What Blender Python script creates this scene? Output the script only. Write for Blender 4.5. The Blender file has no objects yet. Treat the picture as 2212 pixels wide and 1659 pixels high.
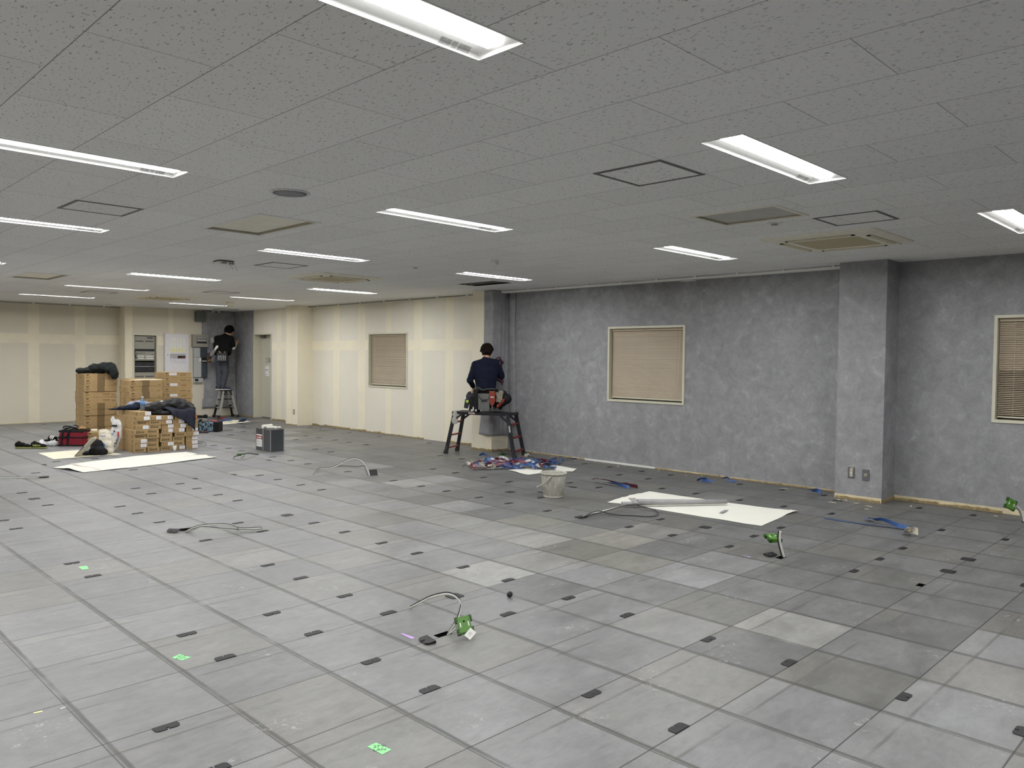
import bpy, bmesh, math, random
from mathutils import Vector, Matrix, noise
random.seed(7)
PI = math.pi
SC = bpy.context.scene
COL = SC.collection

# ------------------------------------------------------------------ camera, world, exposure
cam_d = bpy.data.cameras.new('camera')
cam_d.sensor_width = 36.0
cam_d.lens = 36.0 * 1690.07 / 2212.0
cam_d.clip_end = 200
cam = bpy.data.objects.new('camera', cam_d)
COL.objects.link(cam)
_yaw, _pitch, _roll = 0.7828, -0.0331, 0.0107
_f = Vector((math.cos(_yaw) * math.cos(_pitch), math.sin(_yaw) * math.cos(_pitch), math.sin(_pitch)))
_r = Vector((math.sin(_yaw), -math.cos(_yaw), 0))
_u = _r.cross(_f)
_r2 = _r * math.cos(_roll) + _u * math.sin(_roll)
_u2 = -_r * math.sin(_roll) + _u * math.cos(_roll)
_m = Matrix((( _r2.x, _u2.x, -_f.x), (_r2.y, _u2.y, -_f.y), (_r2.z, _u2.z, -_f.z)))
cam.matrix_world = Matrix.Translation((-2.5065, -2.2188, 1.5154)) @ _m.to_4x4()
SC.camera = cam

world = bpy.data.worlds.new('world')
SC.world = world
world.use_nodes = True
world.node_tree.nodes['Background'].inputs[0].default_value = (0.02, 0.022, 0.03, 1)
world.node_tree.nodes['Background'].inputs[1].default_value = 0.3
SC.view_settings.view_transform = 'Standard'
SC.view_settings.look = 'None'
SC.view_settings.gamma = 1.0
SC.view_settings.use_curve_mapping = False
SC.view_settings.exposure = 2.42
SC.cycles.max_bounces = 8
SC.cycles.diffuse_bounces = 6
SC.cycles.caustics_reflective = False
SC.cycles.caustics_refractive = False
SC.cycles.sample_clamp_indirect = 6.0
LAMP = 27.0           # radiance of a luminaire's diffuser

# ------------------------------------------------------------------ materials
def lin(c):
    return tuple(((v / 255) / 12.92 if v / 255 <= 0.04045 else ((v / 255 + 0.055) / 1.055) ** 2.4) for v in c)

class NT:
    """small node-tree writer"""
    def __init__(self, name, rough=0.6, spec=0.5, metal=0.0):
        self.m = bpy.data.materials.new(name)
        self.m.use_nodes = True
        self.t = self.m.node_tree
        self.b = self.t.nodes['Principled BSDF']
        self.b.inputs['Roughness'].default_value = rough
        self.b.inputs['Specular IOR Level'].default_value = spec
        self.b.inputs['Metallic'].default_value = metal
    def n(self, typ, **kw):
        nd = self.t.nodes.new(typ)
        for k, v in kw.items():
            setattr(nd, k, v)
        return nd
    def put(self, sock, v):
        if isinstance(v, bpy.types.NodeSocket):
            self.t.links.new(v, sock)
        elif v is not None:
            if isinstance(v, tuple) and len(v) == 3 and sock.type == 'RGBA':
                v = (*v, 1)
            sock.default_value = v
    def math(self, op, a, b=None, c=None, clamp=False):
        nd = self.n('ShaderNodeMath', operation=op, use_clamp=clamp)
        self.put(nd.inputs[0], a)
        if b is not None: self.put(nd.inputs[1], b)
        if c is not None: self.put(nd.inputs[2], c)
        return nd.outputs[0]
    def coord(self, kind='Object'):
        return self.n('ShaderNodeTexCoord').outputs[kind]
    def sep(self, v):
        s = self.n('ShaderNodeSeparateXYZ'); self.put(s.inputs[0], v)
        return s.outputs[0], s.outputs[1], s.outputs[2]
    def comb(self, x, y, z=0.0):
        s = self.n('ShaderNodeCombineXYZ')
        self.put(s.inputs[0], x); self.put(s.inputs[1], y); self.put(s.inputs[2], z)
        return s.outputs[0]
    def noise(self, v, scale, detail=2.0, rough=0.5, dist=0.0, stretch=None):
        if stretch:
            mp = self.n('ShaderNodeMapping'); self.put(mp.inputs[0], v); mp.inputs['Scale'].default_value = stretch; v = mp.outputs[0]
        nd = self.n('ShaderNodeTexNoise')
        self.put(nd.inputs['Vector'], v)
        nd.inputs['Scale'].default_value = scale; nd.inputs['Detail'].default_value = detail
        nd.inputs['Roughness'].default_value = rough; nd.inputs['Distortion'].default_value = dist
        return nd.outputs[0]
    def white(self, v):
        nd = self.n('ShaderNodeTexWhiteNoise', noise_dimensions='3D'); self.put(nd.inputs[0], v)
        return nd.outputs[0]
    def ramp(self, fac, stops, interp='LINEAR'):
        nd = self.n('ShaderNodeValToRGB'); self.put(nd.inputs[0], fac)
        r = nd.color_ramp; r.interpolation = interp
        while len(r.elements) < len(stops): r.elements.new(0.5)
        for e, (p, c) in zip(r.elements, stops):
            e.position = p; e.color = (*c, 1) if isinstance(c, tuple) else (c, c, c, 1)
        return nd.outputs[0]
    def mix(self, f, a, b, mode='MIX'):
        nd = self.n('ShaderNodeMix', data_type='RGBA', blend_type=mode)
        self.put(nd.inputs[0], f); self.put(nd.inputs[6], a); self.put(nd.inputs[7], b)
        return nd.outputs[2]
    def smooth(self, v, lo, hi):
        nd = self.n('ShaderNodeMapRange', interpolation_type='SMOOTHSTEP')
        self.put(nd.inputs[0], v); nd.inputs[1].default_value = lo; nd.inputs[2].default_value = hi
        return nd.outputs[0]
    def bump(self, h, strength=0.3, dist=0.01):
        nd = self.n('ShaderNodeBump'); nd.inputs['Strength'].default_value = strength; nd.inputs['Distance'].default_value = dist
        self.put(nd.inputs['Height'], h); self.t.links.new(nd.outputs[0], self.b.inputs['Normal'])
    def col(self, c):
        self.put(self.b.inputs['Base Color'], c); return self

_MC = {}
def M(name, rgb=None, rough=0.6, spec=0.5, metal=0.0, var=0.08, scale=12.0, bump=0.0):
    """plain procedural material: a base colour broken up by soft noise"""
    if name in _MC: return _MC[name]
    t = NT(name, rough, spec, metal)
    c = lin(rgb)
    f = t.noise(t.coord(), scale, 3.0)
    lo = tuple(max(0, v * (1 - var)) for v in c); hi = tuple(min(1, v * (1 + var)) for v in c)
    t.col(t.ramp(f, [(0.3, lo), (0.7, hi)]))
    if bump: t.bump(t.noise(t.coord(), scale * 6, 2.0), bump, 0.004)
    _MC[name] = t.m
    return t.m

def emitter(name, rgb, s):
    t = NT(name)
    t.col(rgb)
    t.b.inputs['Emission Color'].default_value = (*rgb, 1)
    t.b.inputs['Emission Strength'].default_value = s
    return t.m

def floor_material():
    t = NT('grey_access_floor_panels', 0.42, 0.35)
    x, y, _ = t.sep(t.coord())
    P = t.coord()
    ix = t.math('FLOOR', t.math('DIVIDE', x, 0.5)); iy = t.math('FLOOR', t.math('DIVIDE', y, 0.5))
    w = t.white(t.comb(ix, iy, 3.0)); w2 = t.white(t.comb(ix, iy, 11.0)); 
    val = t.ramp(w, [(0.0, 0.192), (0.5, 0.212), (0.93, 0.228), (0.97, 0.245), (1.0, 0.262)])
    # panels replaced later, paler than the rest: (column, row, how much)
    for a, b, k in ((2, 3, 1.42), (4, 2, 1.30), (5, 4, 1.22), (4, 4, 1.28), (5, 5, 1.16), (4, 5, 1.14), (4, 3, 1.10), (6, 10, 1.22), (3, -1, 1.16), (3, 0, 1.10), (2, -2, 1.08), (4, 6, 1.10), (4, 7, 1.08), (1, -4, 1.30), (5, 3, 1.10)):
        hit = t.math('MULTIPLY', t.math('COMPARE', ix, float(a), 0.2), t.math('COMPARE', iy, float(b), 0.2))
        val = t.mix(hit, val, t.mix(1.0, val, (k * 1.01, k, k * 0.94), 'MULTIPLY'))
    # panels turn darker, raggedly from panel to panel, towards the long wall
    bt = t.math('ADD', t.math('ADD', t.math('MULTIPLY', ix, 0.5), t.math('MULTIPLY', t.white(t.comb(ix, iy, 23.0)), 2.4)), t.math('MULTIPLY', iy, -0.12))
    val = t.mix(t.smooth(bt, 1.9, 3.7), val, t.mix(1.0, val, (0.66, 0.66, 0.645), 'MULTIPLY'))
    warm = t.mix(t.smooth(w2, 0.6, 1.0), (0.99, 1.0, 1.02), (1.01, 1.0, 0.955))
    c = t.mix(1.0, val, warm, 'MULTIPLY')
    # cloudy stains, streaked along the panels
    s1 = t.noise(P, 2.2, 5.0, 0.62, 0.4, (1.0, 2.2, 1.0)); s2 = t.noise(P, 16.0, 4.0, 0.6)
    c = t.mix(1.0, c, t.ramp(s1, [(0.28, 0.80), (0.72, 1.16)]), 'MULTIPLY')
    c = t.mix(1.0, c, t.ramp(s2, [(0.3, 0.93), (0.7, 1.06)]), 'MULTIPLY')
    c = t.mix(1.0, c, t.ramp(t.noise(P, 110.0, 3.0, 0.7), [(0.3, 0.945), (0.7, 1.05)]), 'MULTIPLY')
    c = t.mix(1.0, c, t.ramp(t.noise(P, 7.0, 5.0, 0.7, 1.0, (1.0, 3.0, 1.0)), [(0.33, 0.89), (0.5, 1.0), (0.68, 1.09)]), 'MULTIPLY')
    # each panel's own clouding
    off = t.comb(t.math('MULTIPLY', w, 37.0), t.math('MULTIPLY', w2, 19.0), 0.0)
    va = t.n('ShaderNodeVectorMath', operation='ADD'); t.put(va.inputs[0], P); t.put(va.inputs[1], off)
    c = t.mix(1.0, c, t.ramp(t.noise(va.outputs[0], 3.2, 3.0), [(0.3, 0.93), (0.7, 1.07)]), 'MULTIPLY')
    # smudged carpet-tile edge marks
    def near(v, off, period=0.5):
        q = t.math('FRACT', t.math('DIVIDE', t.math('SUBTRACT', v, off), period))
        return t.math('MULTIPLY', t.math('SUBTRACT', 0.5, t.math('ABSOLUTE', t.math('SUBTRACT', q, 0.5))), period)
    wob = t.math('MULTIPLY', t.math('SUBTRACT', t.noise(P, 5.0, 2.0), 0.5), 0.012)
    n1 = t.noise(P, 1.3, 3.0, 0.7)
    dx = near(t.math('ADD', x, wob), 0.018)
    mx = t.math('MULTIPLY', t.math('SUBTRACT', 1.0, t.smooth(dx, 0.004, 0.015)), t.smooth(n1, 0.28, 0.52))
    dx2 = near(x, 0.009)
    mx2 = t.math('MULTIPLY', t.math('SUBTRACT', 1.0, t.smooth(dx2, 0.006, 0.022)), t.math('MULTIPLY', t.smooth(n1, 0.38, 0.62), 0.6))
    dy = near(t.math('ADD', y, wob), -0.11)
    n2 = t.noise(P, 1.7, 2.0, 0.6, 0.0, (1.0, 1.0, 4.0))
    my = t.math('MULTIPLY', t.math('SUBTRACT', 1.0, t.smooth(dy, 0.003, 0.012)), t.smooth(n2, 0.40, 0.60))
    c = t.mix(t.math('MULTIPLY', mx, 0.80), c, (0.05, 0.05, 0.045))
    c = t.mix(t.math('MULTIPLY', mx2, 0.5), c, (0.09, 0.09, 0.08))
    c = t.mix(t.math('MULTIPLY', my, 0.55), c, (0.07, 0.068, 0.06))
    # pale strip between carpet edge and panel seam
    by = near(y, -0.055)
    mb = t.math('MULTIPLY', t.math('SUBTRACT', 1.0, t.smooth(by, 0.045, 0.056)), t.smooth(t.noise(P, 1.1, 1.0), 0.52, 0.6))
    c = t.mix(t.math('MULTIPLY', mb, 0.35), c, t.mix(1.0, c, (1.22, 1.2, 1.12), 'MULTIPLY'))
    # panel seams
    sx = t.math('SUBTRACT', 1.0, t.smooth(near(x, 0.0), 0.0016, 0.0042))
    sy = t.math('SUBTRACT', 1.0, t.smooth(near(y, 0.0), 0.0016, 0.0046))
    c = t.mix(t.math('MULTIPLY', sx, 0.7), c, (0.03, 0.03, 0.028))
    c = t.mix(t.math('MULTIPLY', sy, 0.85), c, (0.025, 0.025, 0.024))
    # plaster smears and flecks
    pl = t.math('MULTIPLY', t.smooth(t.noise(P, 2.6, 1.0), 0.60, 0.72), t.smooth(t.noise(P, 30.0, 4.0, 0.7, 0.6), 0.56, 0.66))
    c = t.mix(t.math('MULTIPLY', pl, 0.45), c, (0.55, 0.55, 0.54))
    vo = t.n('ShaderNodeTexVoronoi'); t.put(vo.inputs['Vector'], P); vo.inputs['Scale'].default_value = 2.6
    fl = t.math('SUBTRACT', 1.0, t.smooth(vo.outputs['Distance'], 0.008, 0.02))
    c = t.mix(t.math('MULTIPLY', fl, t.math('GREATER_THAN', t.sep(vo.outputs['Color'])[0], 0.55)), c,
              t.mix(t.math('GREATER_THAN', t.sep(vo.outputs['Color'])[1], 0.5), (0.03, 0.03, 0.03), (0.6, 0.6, 0.56)))
    t.col(c)
    t.put(t.b.inputs['Roughness'], t.ramp(s1, [(0.3, 0.36), (0.7, 0.52)]))
    t.bump(t.math('ADD', t.math('MULTIPLY', t.math('MAXIMUM', sx, sy), -1.0), t.math('MULTIPLY', s2, 0.12)), 0.35, 0.002)
    return t.m

def ceiling_material():
    t = NT('fissured_rock_wool_ceiling_board', 0.9, 0.2)
    P = t.coord()
    x, y, _ = t.sep(P)
    u = t.math('DIVIDE', t.math('SUBTRACT', x, 0.1947), 0.4559)
    row = t.math('FLOOR', u)
    par = t.math('MULTIPLY', t.math('MODULO', t.math('ADD', row, 100.0), 2.0), 0.5)
    v = t.math('ADD', t.math('DIVIDE', t.math('ADD', y, 1.1278), 0.9228), par)
    def edge(q, per, w):
        fq = t.math('FRACT', q)
        d = t.math('MULTIPLY', t.math('SUBTRACT', 0.5, t.math('ABSOLUTE', t.math('SUBTRACT', fq, 0.5))), per)
        return t.math('SUBTRACT', 1.0, t.smooth(d, w * 0.35, w))
    ex = edge(u, 0.4559, 0.0030); ey = edge(v, 0.9228, 0.0026)
    w = t.white(t.comb(row, t.math('FLOOR', v), 2.0))
    base = t.ramp(w, [(0.0, (0.82, 0.82, 0.815)), (1.0, (0.87, 0.87, 0.865))])
    # worm-like fissures and pin holes
    wv = t.n('ShaderNodeVectorMath', operation='ADD'); t.put(wv.inputs[0], P)
    nz = t.n('ShaderNodeTexNoise'); t.put(nz.inputs['Vector'], P); nz.inputs['Scale'].default_value = 35.0
    sc = t.n('ShaderNodeVectorMath', operation='SCALE'); t.put(sc.inputs[0], nz.outputs['Color']); sc.inputs['Scale'].default_value = 0.022
    t.put(wv.inputs[1], sc.outputs[0])
    f1 = t.noise(wv.outputs[0], 1.0, 1.0, 0.5, 0.0, (118.0, 34.0, 1.0))
    f2 = t.noise(P, 1.0, 2.0, 0.5, 0.0, (150.0, 120.0, 1.0))
    m1 = t.smooth(f1, 0.652, 0.682); m2 = t.smooth(f2, 0.70, 0.74)
    mm = t.math('MAXIMUM', m1, m2)
    c = t.mix(t.math('MULTIPLY', mm, 0.58), base, (0.12, 0.12, 0.115))
    c = t.mix(t.math('MULTIPLY', t.math('MAXIMUM', ex, ey), 0.7), c, (0.10, 0.10, 0.095))
    t.col(c)
    t.bump(t.math('SUBTRACT', t.math('MULTIPLY', t.noise(P, 90.0, 2.0), 0.15), t.math('MAXIMUM', mm, t.math('MAXIMUM', ex, ey))), 0.4, 0.003)
    return t.m

def wallpaper_material():
    t = NT('mottled_grey_wallpaper', 0.75, 0.3)
    P = t.coord()
    d = t.n('ShaderNodeVectorMath', operation='ADD'); t.put(d.inputs[0], P)
    nz = t.n('ShaderNodeTexNoise'); t.put(nz.inputs['Vector'], P); nz.inputs['Scale'].default_value = 9.0; nz.inputs['Detail'].default_value = 3.0
    sc = t.n('ShaderNodeVectorMath', operation='SCALE'); t.put(sc.inputs[0], nz.outputs['Color']); sc.inputs['Scale'].default_value = 0.10
    t.put(d.inputs[1], sc.outputs[0])
    vo = t.n('ShaderNodeTexVoronoi', feature='SMOOTH_F1'); t.put(vo.inputs['Vector'], d.outputs[0]); vo.inputs['Scale'].default_value = 8.5
    vo.inputs['Smoothness'].default_value = 0.35
    v1 = t.sep(vo.outputs['Color'])[0]
    a = t.noise(P, 5.5, 4.0, 0.6, 0.8); b = t.noise(P, 22.0, 3.0, 0.6, 1.2); g = t.noise(P, 0.9, 2.0)
    s = t.math('ADD', t.math('MULTIPLY', a, 0.46), t.math('ADD', t.math('MULTIPLY', b, 0.30), t.math('ADD', t.math('MULTIPLY', v1, 0.08), t.math('MULTIPLY', g, 0.16))))
    c = t.ramp(s, [(0.36, (0.236, 0.236, 0.247)), (0.47, (0.280, 0.281, 0.293)), (0.56, (0.318, 0.320, 0.333)), (0.66, (0.395, 0.398, 0.412))])
    t.col(c)
    t.bump(t.noise(P, 130.0, 3.0), 0.25, 0.002)
    return t.m

def plaster_material(name, axis, strips, bands, base=(224, 220, 206), fill=(238, 230, 206)):
    """bare plasterboard with bands of putty over the joints"""
    t = NT(name, 0.85, 0.25)
    P = t.coord()
    X = t.sep(P)
    wob = t.math('MULTIPLY', t.math('SUBTRACT', t.noise(P, 6.0, 3.0), 0.5), 0.03)
    h = t.math('ADD', X[axis], wob); z = t.math('ADD', X[2], wob)
    m = None
    for src, lst in ((h, strips), (z, bands)):
        for lo, hi in lst:
            k = t.math('MULTIPLY', t.smooth(src, lo - 0.012, lo + 0.012), t.math('SUBTRACT', 1.0, t.smooth(src, hi - 0.012, hi + 0.012)))
            m = k if m is None else t.math('MAXIMUM', m, k)
    thin = t.ramp(t.noise(P, 2.5, 4.0, 0.6), [(0.35, 0.45), (0.65, 1.0)])
    b = t.mix(t.noise(P, 1.4, 4.0, 0.6), lin(tuple(v - 7 for v in base)), lin(tuple(v + 6 for v in base)))
    c = b if m is None else t.mix(t.math('MULTIPLY', m, thin), b, lin(fill))
    c = t.mix(1.0, c, t.ramp(t.noise(P, 160.0, 2.0), [(0.3, 0.95), (0.7, 1.03)]), 'MULTIPLY')
    t.col(c)
    t.bump(t.noise(P, 60.0, 2.0), 0.15, 0.002)
    return t.m

# ------------------------------------------------------------------ mesh builder
TMP = bpy.data.scenes.new('workbench')     # an empty scene to evaluate single objects in, removed at the end
def evaluated(ob):
    TMP.collection.objects.link(ob)
    with bpy.context.temp_override(scene=TMP, view_layer=TMP.view_layers[0]):
        dg = bpy.context.evaluated_depsgraph_get()
        me = bpy.data.meshes.new_from_object(ob.evaluated_get(dg))
    TMP.collection.objects.unlink(ob)
    return me
def wloc(o):
    v = Vector((0, 0, 0))
    while o is not None:
        v = v + o.location; o = o.parent
    return v

class MB:
    def __init__(self): self.bm = bmesh.new()
    def quad(self, pts, mi=0):
        f = self.bm.faces.new([self.bm.verts.new(p) for p in pts]); f.material_index = mi; return f
    def box(self, x0, y0, z0, x1, y1, z1, mi=0, mat=None):
        v = [self.bm.verts.new(p) for p in ((x0, y0, z0), (x1, y0, z0), (x1, y1, z0), (x0, y1, z0), (x0, y0, z1), (x1, y0, z1), (x1, y1, z1), (x0, y1, z1))]
        for q in ((3, 2, 1, 0), (4, 5, 6, 7), (0, 1, 5, 4), (1, 2, 6, 5), (2, 3, 7, 6), (3, 0, 4, 7)):
            self.bm.faces.new([v[i] for i in q]).material_index = mi
        if mat is not None:
            for a in v: a.co = mat @ a.co
        return self
    def bar(self, p0, p1, w, h, up=(0, 0, 1), mi=0):
        """a rectangular bar from p0 to p1, w across, h along `up`"""
        p0 = Vector(p0); p1 = Vector(p1); d = (p1 - p0).normalized(); s = d.cross(Vector(up)).normalized(); n = s.cross(d)
        c = [s * (a * w / 2) + n * (b * h / 2) for a, b in ((-1, -1), (1, -1), (1, 1), (-1, 1))]
        v = [self.bm.verts.new(p0 + q) for q in c] + [self.bm.verts.new(p1 + q) for q in c]
        for q in ((3, 2, 1, 0), (4, 5, 6, 7), (0, 1, 5, 4), (1, 2, 6, 5), (2, 3, 7, 6), (3, 0, 4, 7)):
            self.bm.faces.new([v[i] for i in q]).material_index = mi
        return self
    def prism(self, pts, z0, z1, mi=0, mat=None):
        n = len(pts)
        a = [self.bm.verts.new((p[0], p[1], z0)) for p in pts]; b = [self.bm.verts.new((p[0], p[1], z1)) for p in pts]
        self.bm.faces.new(a[::-1]).material_index = mi; self.bm.faces.new(b).material_index = mi
        for i in range(n): self.bm.faces.new((a[i], a[(i + 1) % n], b[(i + 1) % n], b[i])).material_index = mi
        if mat is not None:
            for v in a + b: v.co = mat @ v.co
        return self
    def tube(self, pts, r, n=8, mi=0, caps=True, flat=1.0):
        pts = [Vector(p) for p in pts]; rs = r if isinstance(r, (list, tuple)) else [r] * len(pts)
        rings = []; prev = None
        for i, p in enumerate(pts):
            d = (pts[min(i + 1, len(pts) - 1)] - pts[max(i - 1, 0)]).normalized()
            if prev is None:
                up = Vector((0, 0, 1)) if abs(d.z) < 0.9 else Vector((1, 0, 0))
                s = d.cross(up).normalized()
            else:
                s = (prev - d * prev.dot(d)).normalized()
            prev = s; t = d.cross(s)
            rings.append([self.bm.verts.new(p + (s * math.cos(2 * PI * k / n) + t * (math.sin(2 * PI * k / n) * flat)) * rs[i]) for k in range(n)])
        for a, b in zip(rings, rings[1:]):
            for k in range(n): self.bm.faces.new((a[k], a[(k + 1) % n], b[(k + 1) % n], b[k])).material_index = mi
        if caps:
            self.bm.faces.new(rings[0][::-1]).material_index = mi; self.bm.faces.new(rings[-1]).material_index = mi
        return self
    def lathe(self, prof, c=(0, 0, 0), n=32, mi=0):
        rings = [[self.bm.verts.new((c[0] + r * math.cos(2 * PI * k / n), c[1] + r * math.sin(2 * PI * k / n), c[2] + z)) for k in range(n)] for r, z in prof]
        for a, b in zip(rings, rings[1:]):
            for k in range(n): self.bm.faces.new((a[k], a[(k + 1) % n], b[(k + 1) % n], b[k])).material_index = mi
        if prof[0][0] > 1e-5: self.bm.faces.new(rings[0][::-1]).material_index = mi
        if prof[-1][0] > 1e-5: self.bm.faces.new(rings[-1]).material_index = mi
        return self
    def ball(self, c, r, seg=14, mi=0, rot=None):
        if not isinstance(r, (tuple, list)): r = (r, r, r)
        m = Matrix.Translation(c) @ (rot.to_4x4() if rot is not None else Matrix()) @ Matrix.Diagonal((*r, 1))
        nv = max(6, seg // 2 + 1); bm = self.bm
        top = bm.verts.new(m @ Vector((0, 0, 1))); bot = bm.verts.new(m @ Vector((0, 0, -1))); R = []
        for j in range(1, nv):
            t = PI * j / nv; z = math.cos(t); q = math.sin(t)
            R.append([bm.verts.new(m @ Vector((q * math.cos(2 * PI * k / seg), q * math.sin(2 * PI * k / seg), z))) for k in range(seg)])
        for k in range(seg):
            l = (k + 1) % seg
            bm.faces.new((top, R[0][k], R[0][l])).material_index = mi; bm.faces.new((bot, R[-1][l], R[-1][k])).material_index = mi
            for u, v in zip(R, R[1:]): bm.faces.new((u[k], v[k], v[l], u[l])).material_index = mi
        return self
    def limb(self, p0, p1, r0, r1, seg=14):
        """a tapered limb with round ends, for the figures"""
        p0 = Vector(p0); p1 = Vector(p1)
        k = max(2, int((p1 - p0).length / max(0.012, min(r0, r1) * 0.45)))
        for i in range(k + 1):
            t = i / k; self.ball(p0.lerp(p1, t), r0 + (r1 - r0) * t, seg)
        return self
    def mesh(self, name, mats, smooth=False, weld=False):
        if weld: bmesh.ops.remove_doubles(self.bm, verts=self.bm.verts, dist=1e-5)
        bmesh.ops.recalc_face_normals(self.bm, faces=self.bm.faces)
        me = bpy.data.meshes.new(name); self.bm.to_mesh(me); self.bm.free()
        for m in (mats if isinstance(mats, (list, tuple)) else [mats]): me.materials.append(m)
        if smooth: me.shade_smooth()
        return me
    def build(self, name, mats, parent=None, smooth=False, bevel=0.0, local=False, weld=False, base=None):
        """link as ONE object; vertices are in world metres unless local"""
        me = self.mesh(name, mats, smooth, weld)
        o = bpy.data.objects.new(name, me); COL.objects.link(o)
        if parent is not None:
            o.parent = parent
            if not local: me.transform(Matrix.Translation(-wloc(parent)))
        elif not local:
            if base is None:
                vs = [v.co for v in me.vertices]
                base = Vector(((min(v.x for v in vs) + max(v.x for v in vs)) / 2, (min(v.y for v in vs) + max(v.y for v in vs)) / 2, min(v.z for v in vs)))
            me.transform(Matrix.Translation(-Vector(base))); o.location = base
        if bevel:
            b = o.modifiers.new('bevel', 'BEVEL'); b.width = bevel; b.segments = 2; b.limit_method = 'ANGLE'
        return o

def remeshed(name, mb, mats, parent=None, voxel=0.012, smooth=4, wrinkle=0.0, wscale=9.0, seed=0.0, local=True, aniso=(1, 1, 1), base=None):
    """fuse overlapping volumes into one continuous skin, smooth it and add folds"""
    me = mb.mesh(name, [])
    o = bpy.data.objects.new(name, me)
    r = o.modifiers.new('r', 'REMESH'); r.mode = 'VOXEL'; r.voxel_size = voxel
    s = o.modifiers.new('s', 'SMOOTH'); s.factor = 0.5; s.iterations = smooth
    nm = evaluated(o); o.modifiers.clear(); o.data = nm; COL.objects.link(o)
    nm.name = name
    nm.materials.clear()
    for m in (mats if isinstance(mats, (list, tuple)) else [mats]): nm.materials.append(m)
    if wrinkle:
        no = [v.normal.copy() for v in nm.vertices]
        for v, n in zip(nm.vertices, no):
            p = Vector((v.co.x * aniso[0], v.co.y * aniso[1], v.co.z * aniso[2])) * wscale + Vector((seed, seed * 2, 0))
            q = 1 - abs(noise.noise(p)) * 2
            w2 = 1 - abs(noise.noise(p * 2.1 + Vector((7, 3, 5)))) * 2.4
            v.co += n * wrinkle * (q - 0.4 + 0.4 * w2 * abs(w2))
    nm.shade_smooth()
    if parent is not None:
        o.parent = parent
        if not local: nm.transform(Matrix.Translation(-wloc(parent)))
    elif not local:
        if base is None:
            vs = [v.co for v in nm.vertices]
            base = Vector(((min(v.x for v in vs) + max(v.x for v in vs)) / 2, (min(v.y for v in vs) + max(v.y for v in vs)) / 2, min(v.z for v in vs)))
        nm.transform(Matrix.Translation(-Vector(base))); o.location = base
    return o

def empty(name, loc, rz=0.0):
    o = bpy.data.objects.new(name, None); COL.objects.link(o); o.location = loc; o.rotation_euler = (0, 0, rz)
    o.empty_display_size = 0.1
    return o
def tag(o, label, cat, group=None, kind=None):
    o['label'] = label; o['category'] = cat
    if group: o['group'] = group
    if kind: o['kind'] = kind
    return o
def struct(o):
    o['kind'] = 'structure'; return o
def kids(o): return [c for c in o.children]
def copy_tree(o, parent=None):
    c = o.copy(); COL.objects.link(c); c.parent = parent
    for ch in kids(o): copy_tree(ch, c)
    return c
def spline(pts, n=8):
    """smooth curve through the points (Catmull-Rom)"""
    P = [Vector(p) for p in pts]; P = [P[0] * 2 - P[1]] + P + [P[-1] * 2 - P[-2]]
    out = []
    for i in range(1, len(P) - 2):
        for k in range(n):
            t = k / n; a, b, c, d = P[i - 1], P[i], P[i + 1], P[i + 2]
            out.append(0.5 * ((2 * b) + (c - a) * t + (2 * a - 5 * b + 4 * c - d) * t * t + (3 * b - a - 3 * c + d) * t ** 3))
    out.append(P[-2]); return out
def add_text(mb, txt, size, mat, mi=0, extrude=0.0004, align='LEFT'):
    """lettering as thin solid glyphs placed by the matrix `mat` (text lies in local XY)"""
    cu = bpy.data.curves.new('t', 'FONT'); cu.body = txt; cu.size = size; cu.extrude = extrude; cu.align_x = align; cu.resolution_u = 2
    ob = bpy.data.objects.new('t', cu); me = evaluated(ob)
    bpy.data.objects.remove(ob); me.transform(mat)
    n = len(mb.bm.faces); mb.bm.from_mesh(me); mb.bm.faces.ensure_lookup_table()
    for i in range(n, len(mb.bm.faces)): mb.bm.faces[i].material_index = mi
    bpy.data.meshes.remove(me)
# frames for flat marks: local x to the right as seen, local y up
def on_y(x, y, z):   # on a face that looks towards -Y
    return Matrix.Translation((x, y, z)) @ Matrix(((1, 0, 0), (0, 0, -1), (0, 1, 0))).to_4x4()
def on_x(x, y, z):   # on a face that looks towards -X (right as seen is -Y)
    return Matrix.Translation((x, y, z)) @ Matrix(((0, 0, -1), (-1, 0, 0), (0, 1, 0))).to_4x4()
def on_floor(x, y, z, a=0.0):
    return Matrix.Translation((x, y, z)) @ Matrix.Rotation(a, 4, 'Z')
# ------------------------------------------------------------------ the room
ZC = 2.608            # ceiling height
WX = 6.58             # right wall
CX = 6.21             # column faces
X0, Y0, YF, YB = -5.5, -6.0, 17.05, 16.68
def sheet_grid(name, us, vs, put, holes, matfn, mats, thick=None):
    """a wall, floor or ceiling as a grid of faces with openings left out"""
    mb = MB(); us = sorted(set(us)); vs = sorted(set(vs)); V = {}
    def vert(i, j):
        if (i, j) not in V: V[(i, j)] = mb.bm.verts.new(put(us[i], vs[j]))
        return V[(i, j)]
    for i in range(len(us) - 1):
        for j in range(len(vs) - 1):
            cu = (us[i] + us[i + 1]) / 2; cv = (vs[j] + vs[j + 1]) / 2
            if any(a < cu < b and c < cv < d for a, b, c, d in holes): continue
            f = mb.bm.faces.new((vert(i, j), vert(i + 1, j), vert(i + 1, j + 1), vert(i, j + 1))); f.material_index = matfn(cu, cv)
    return mb

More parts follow.
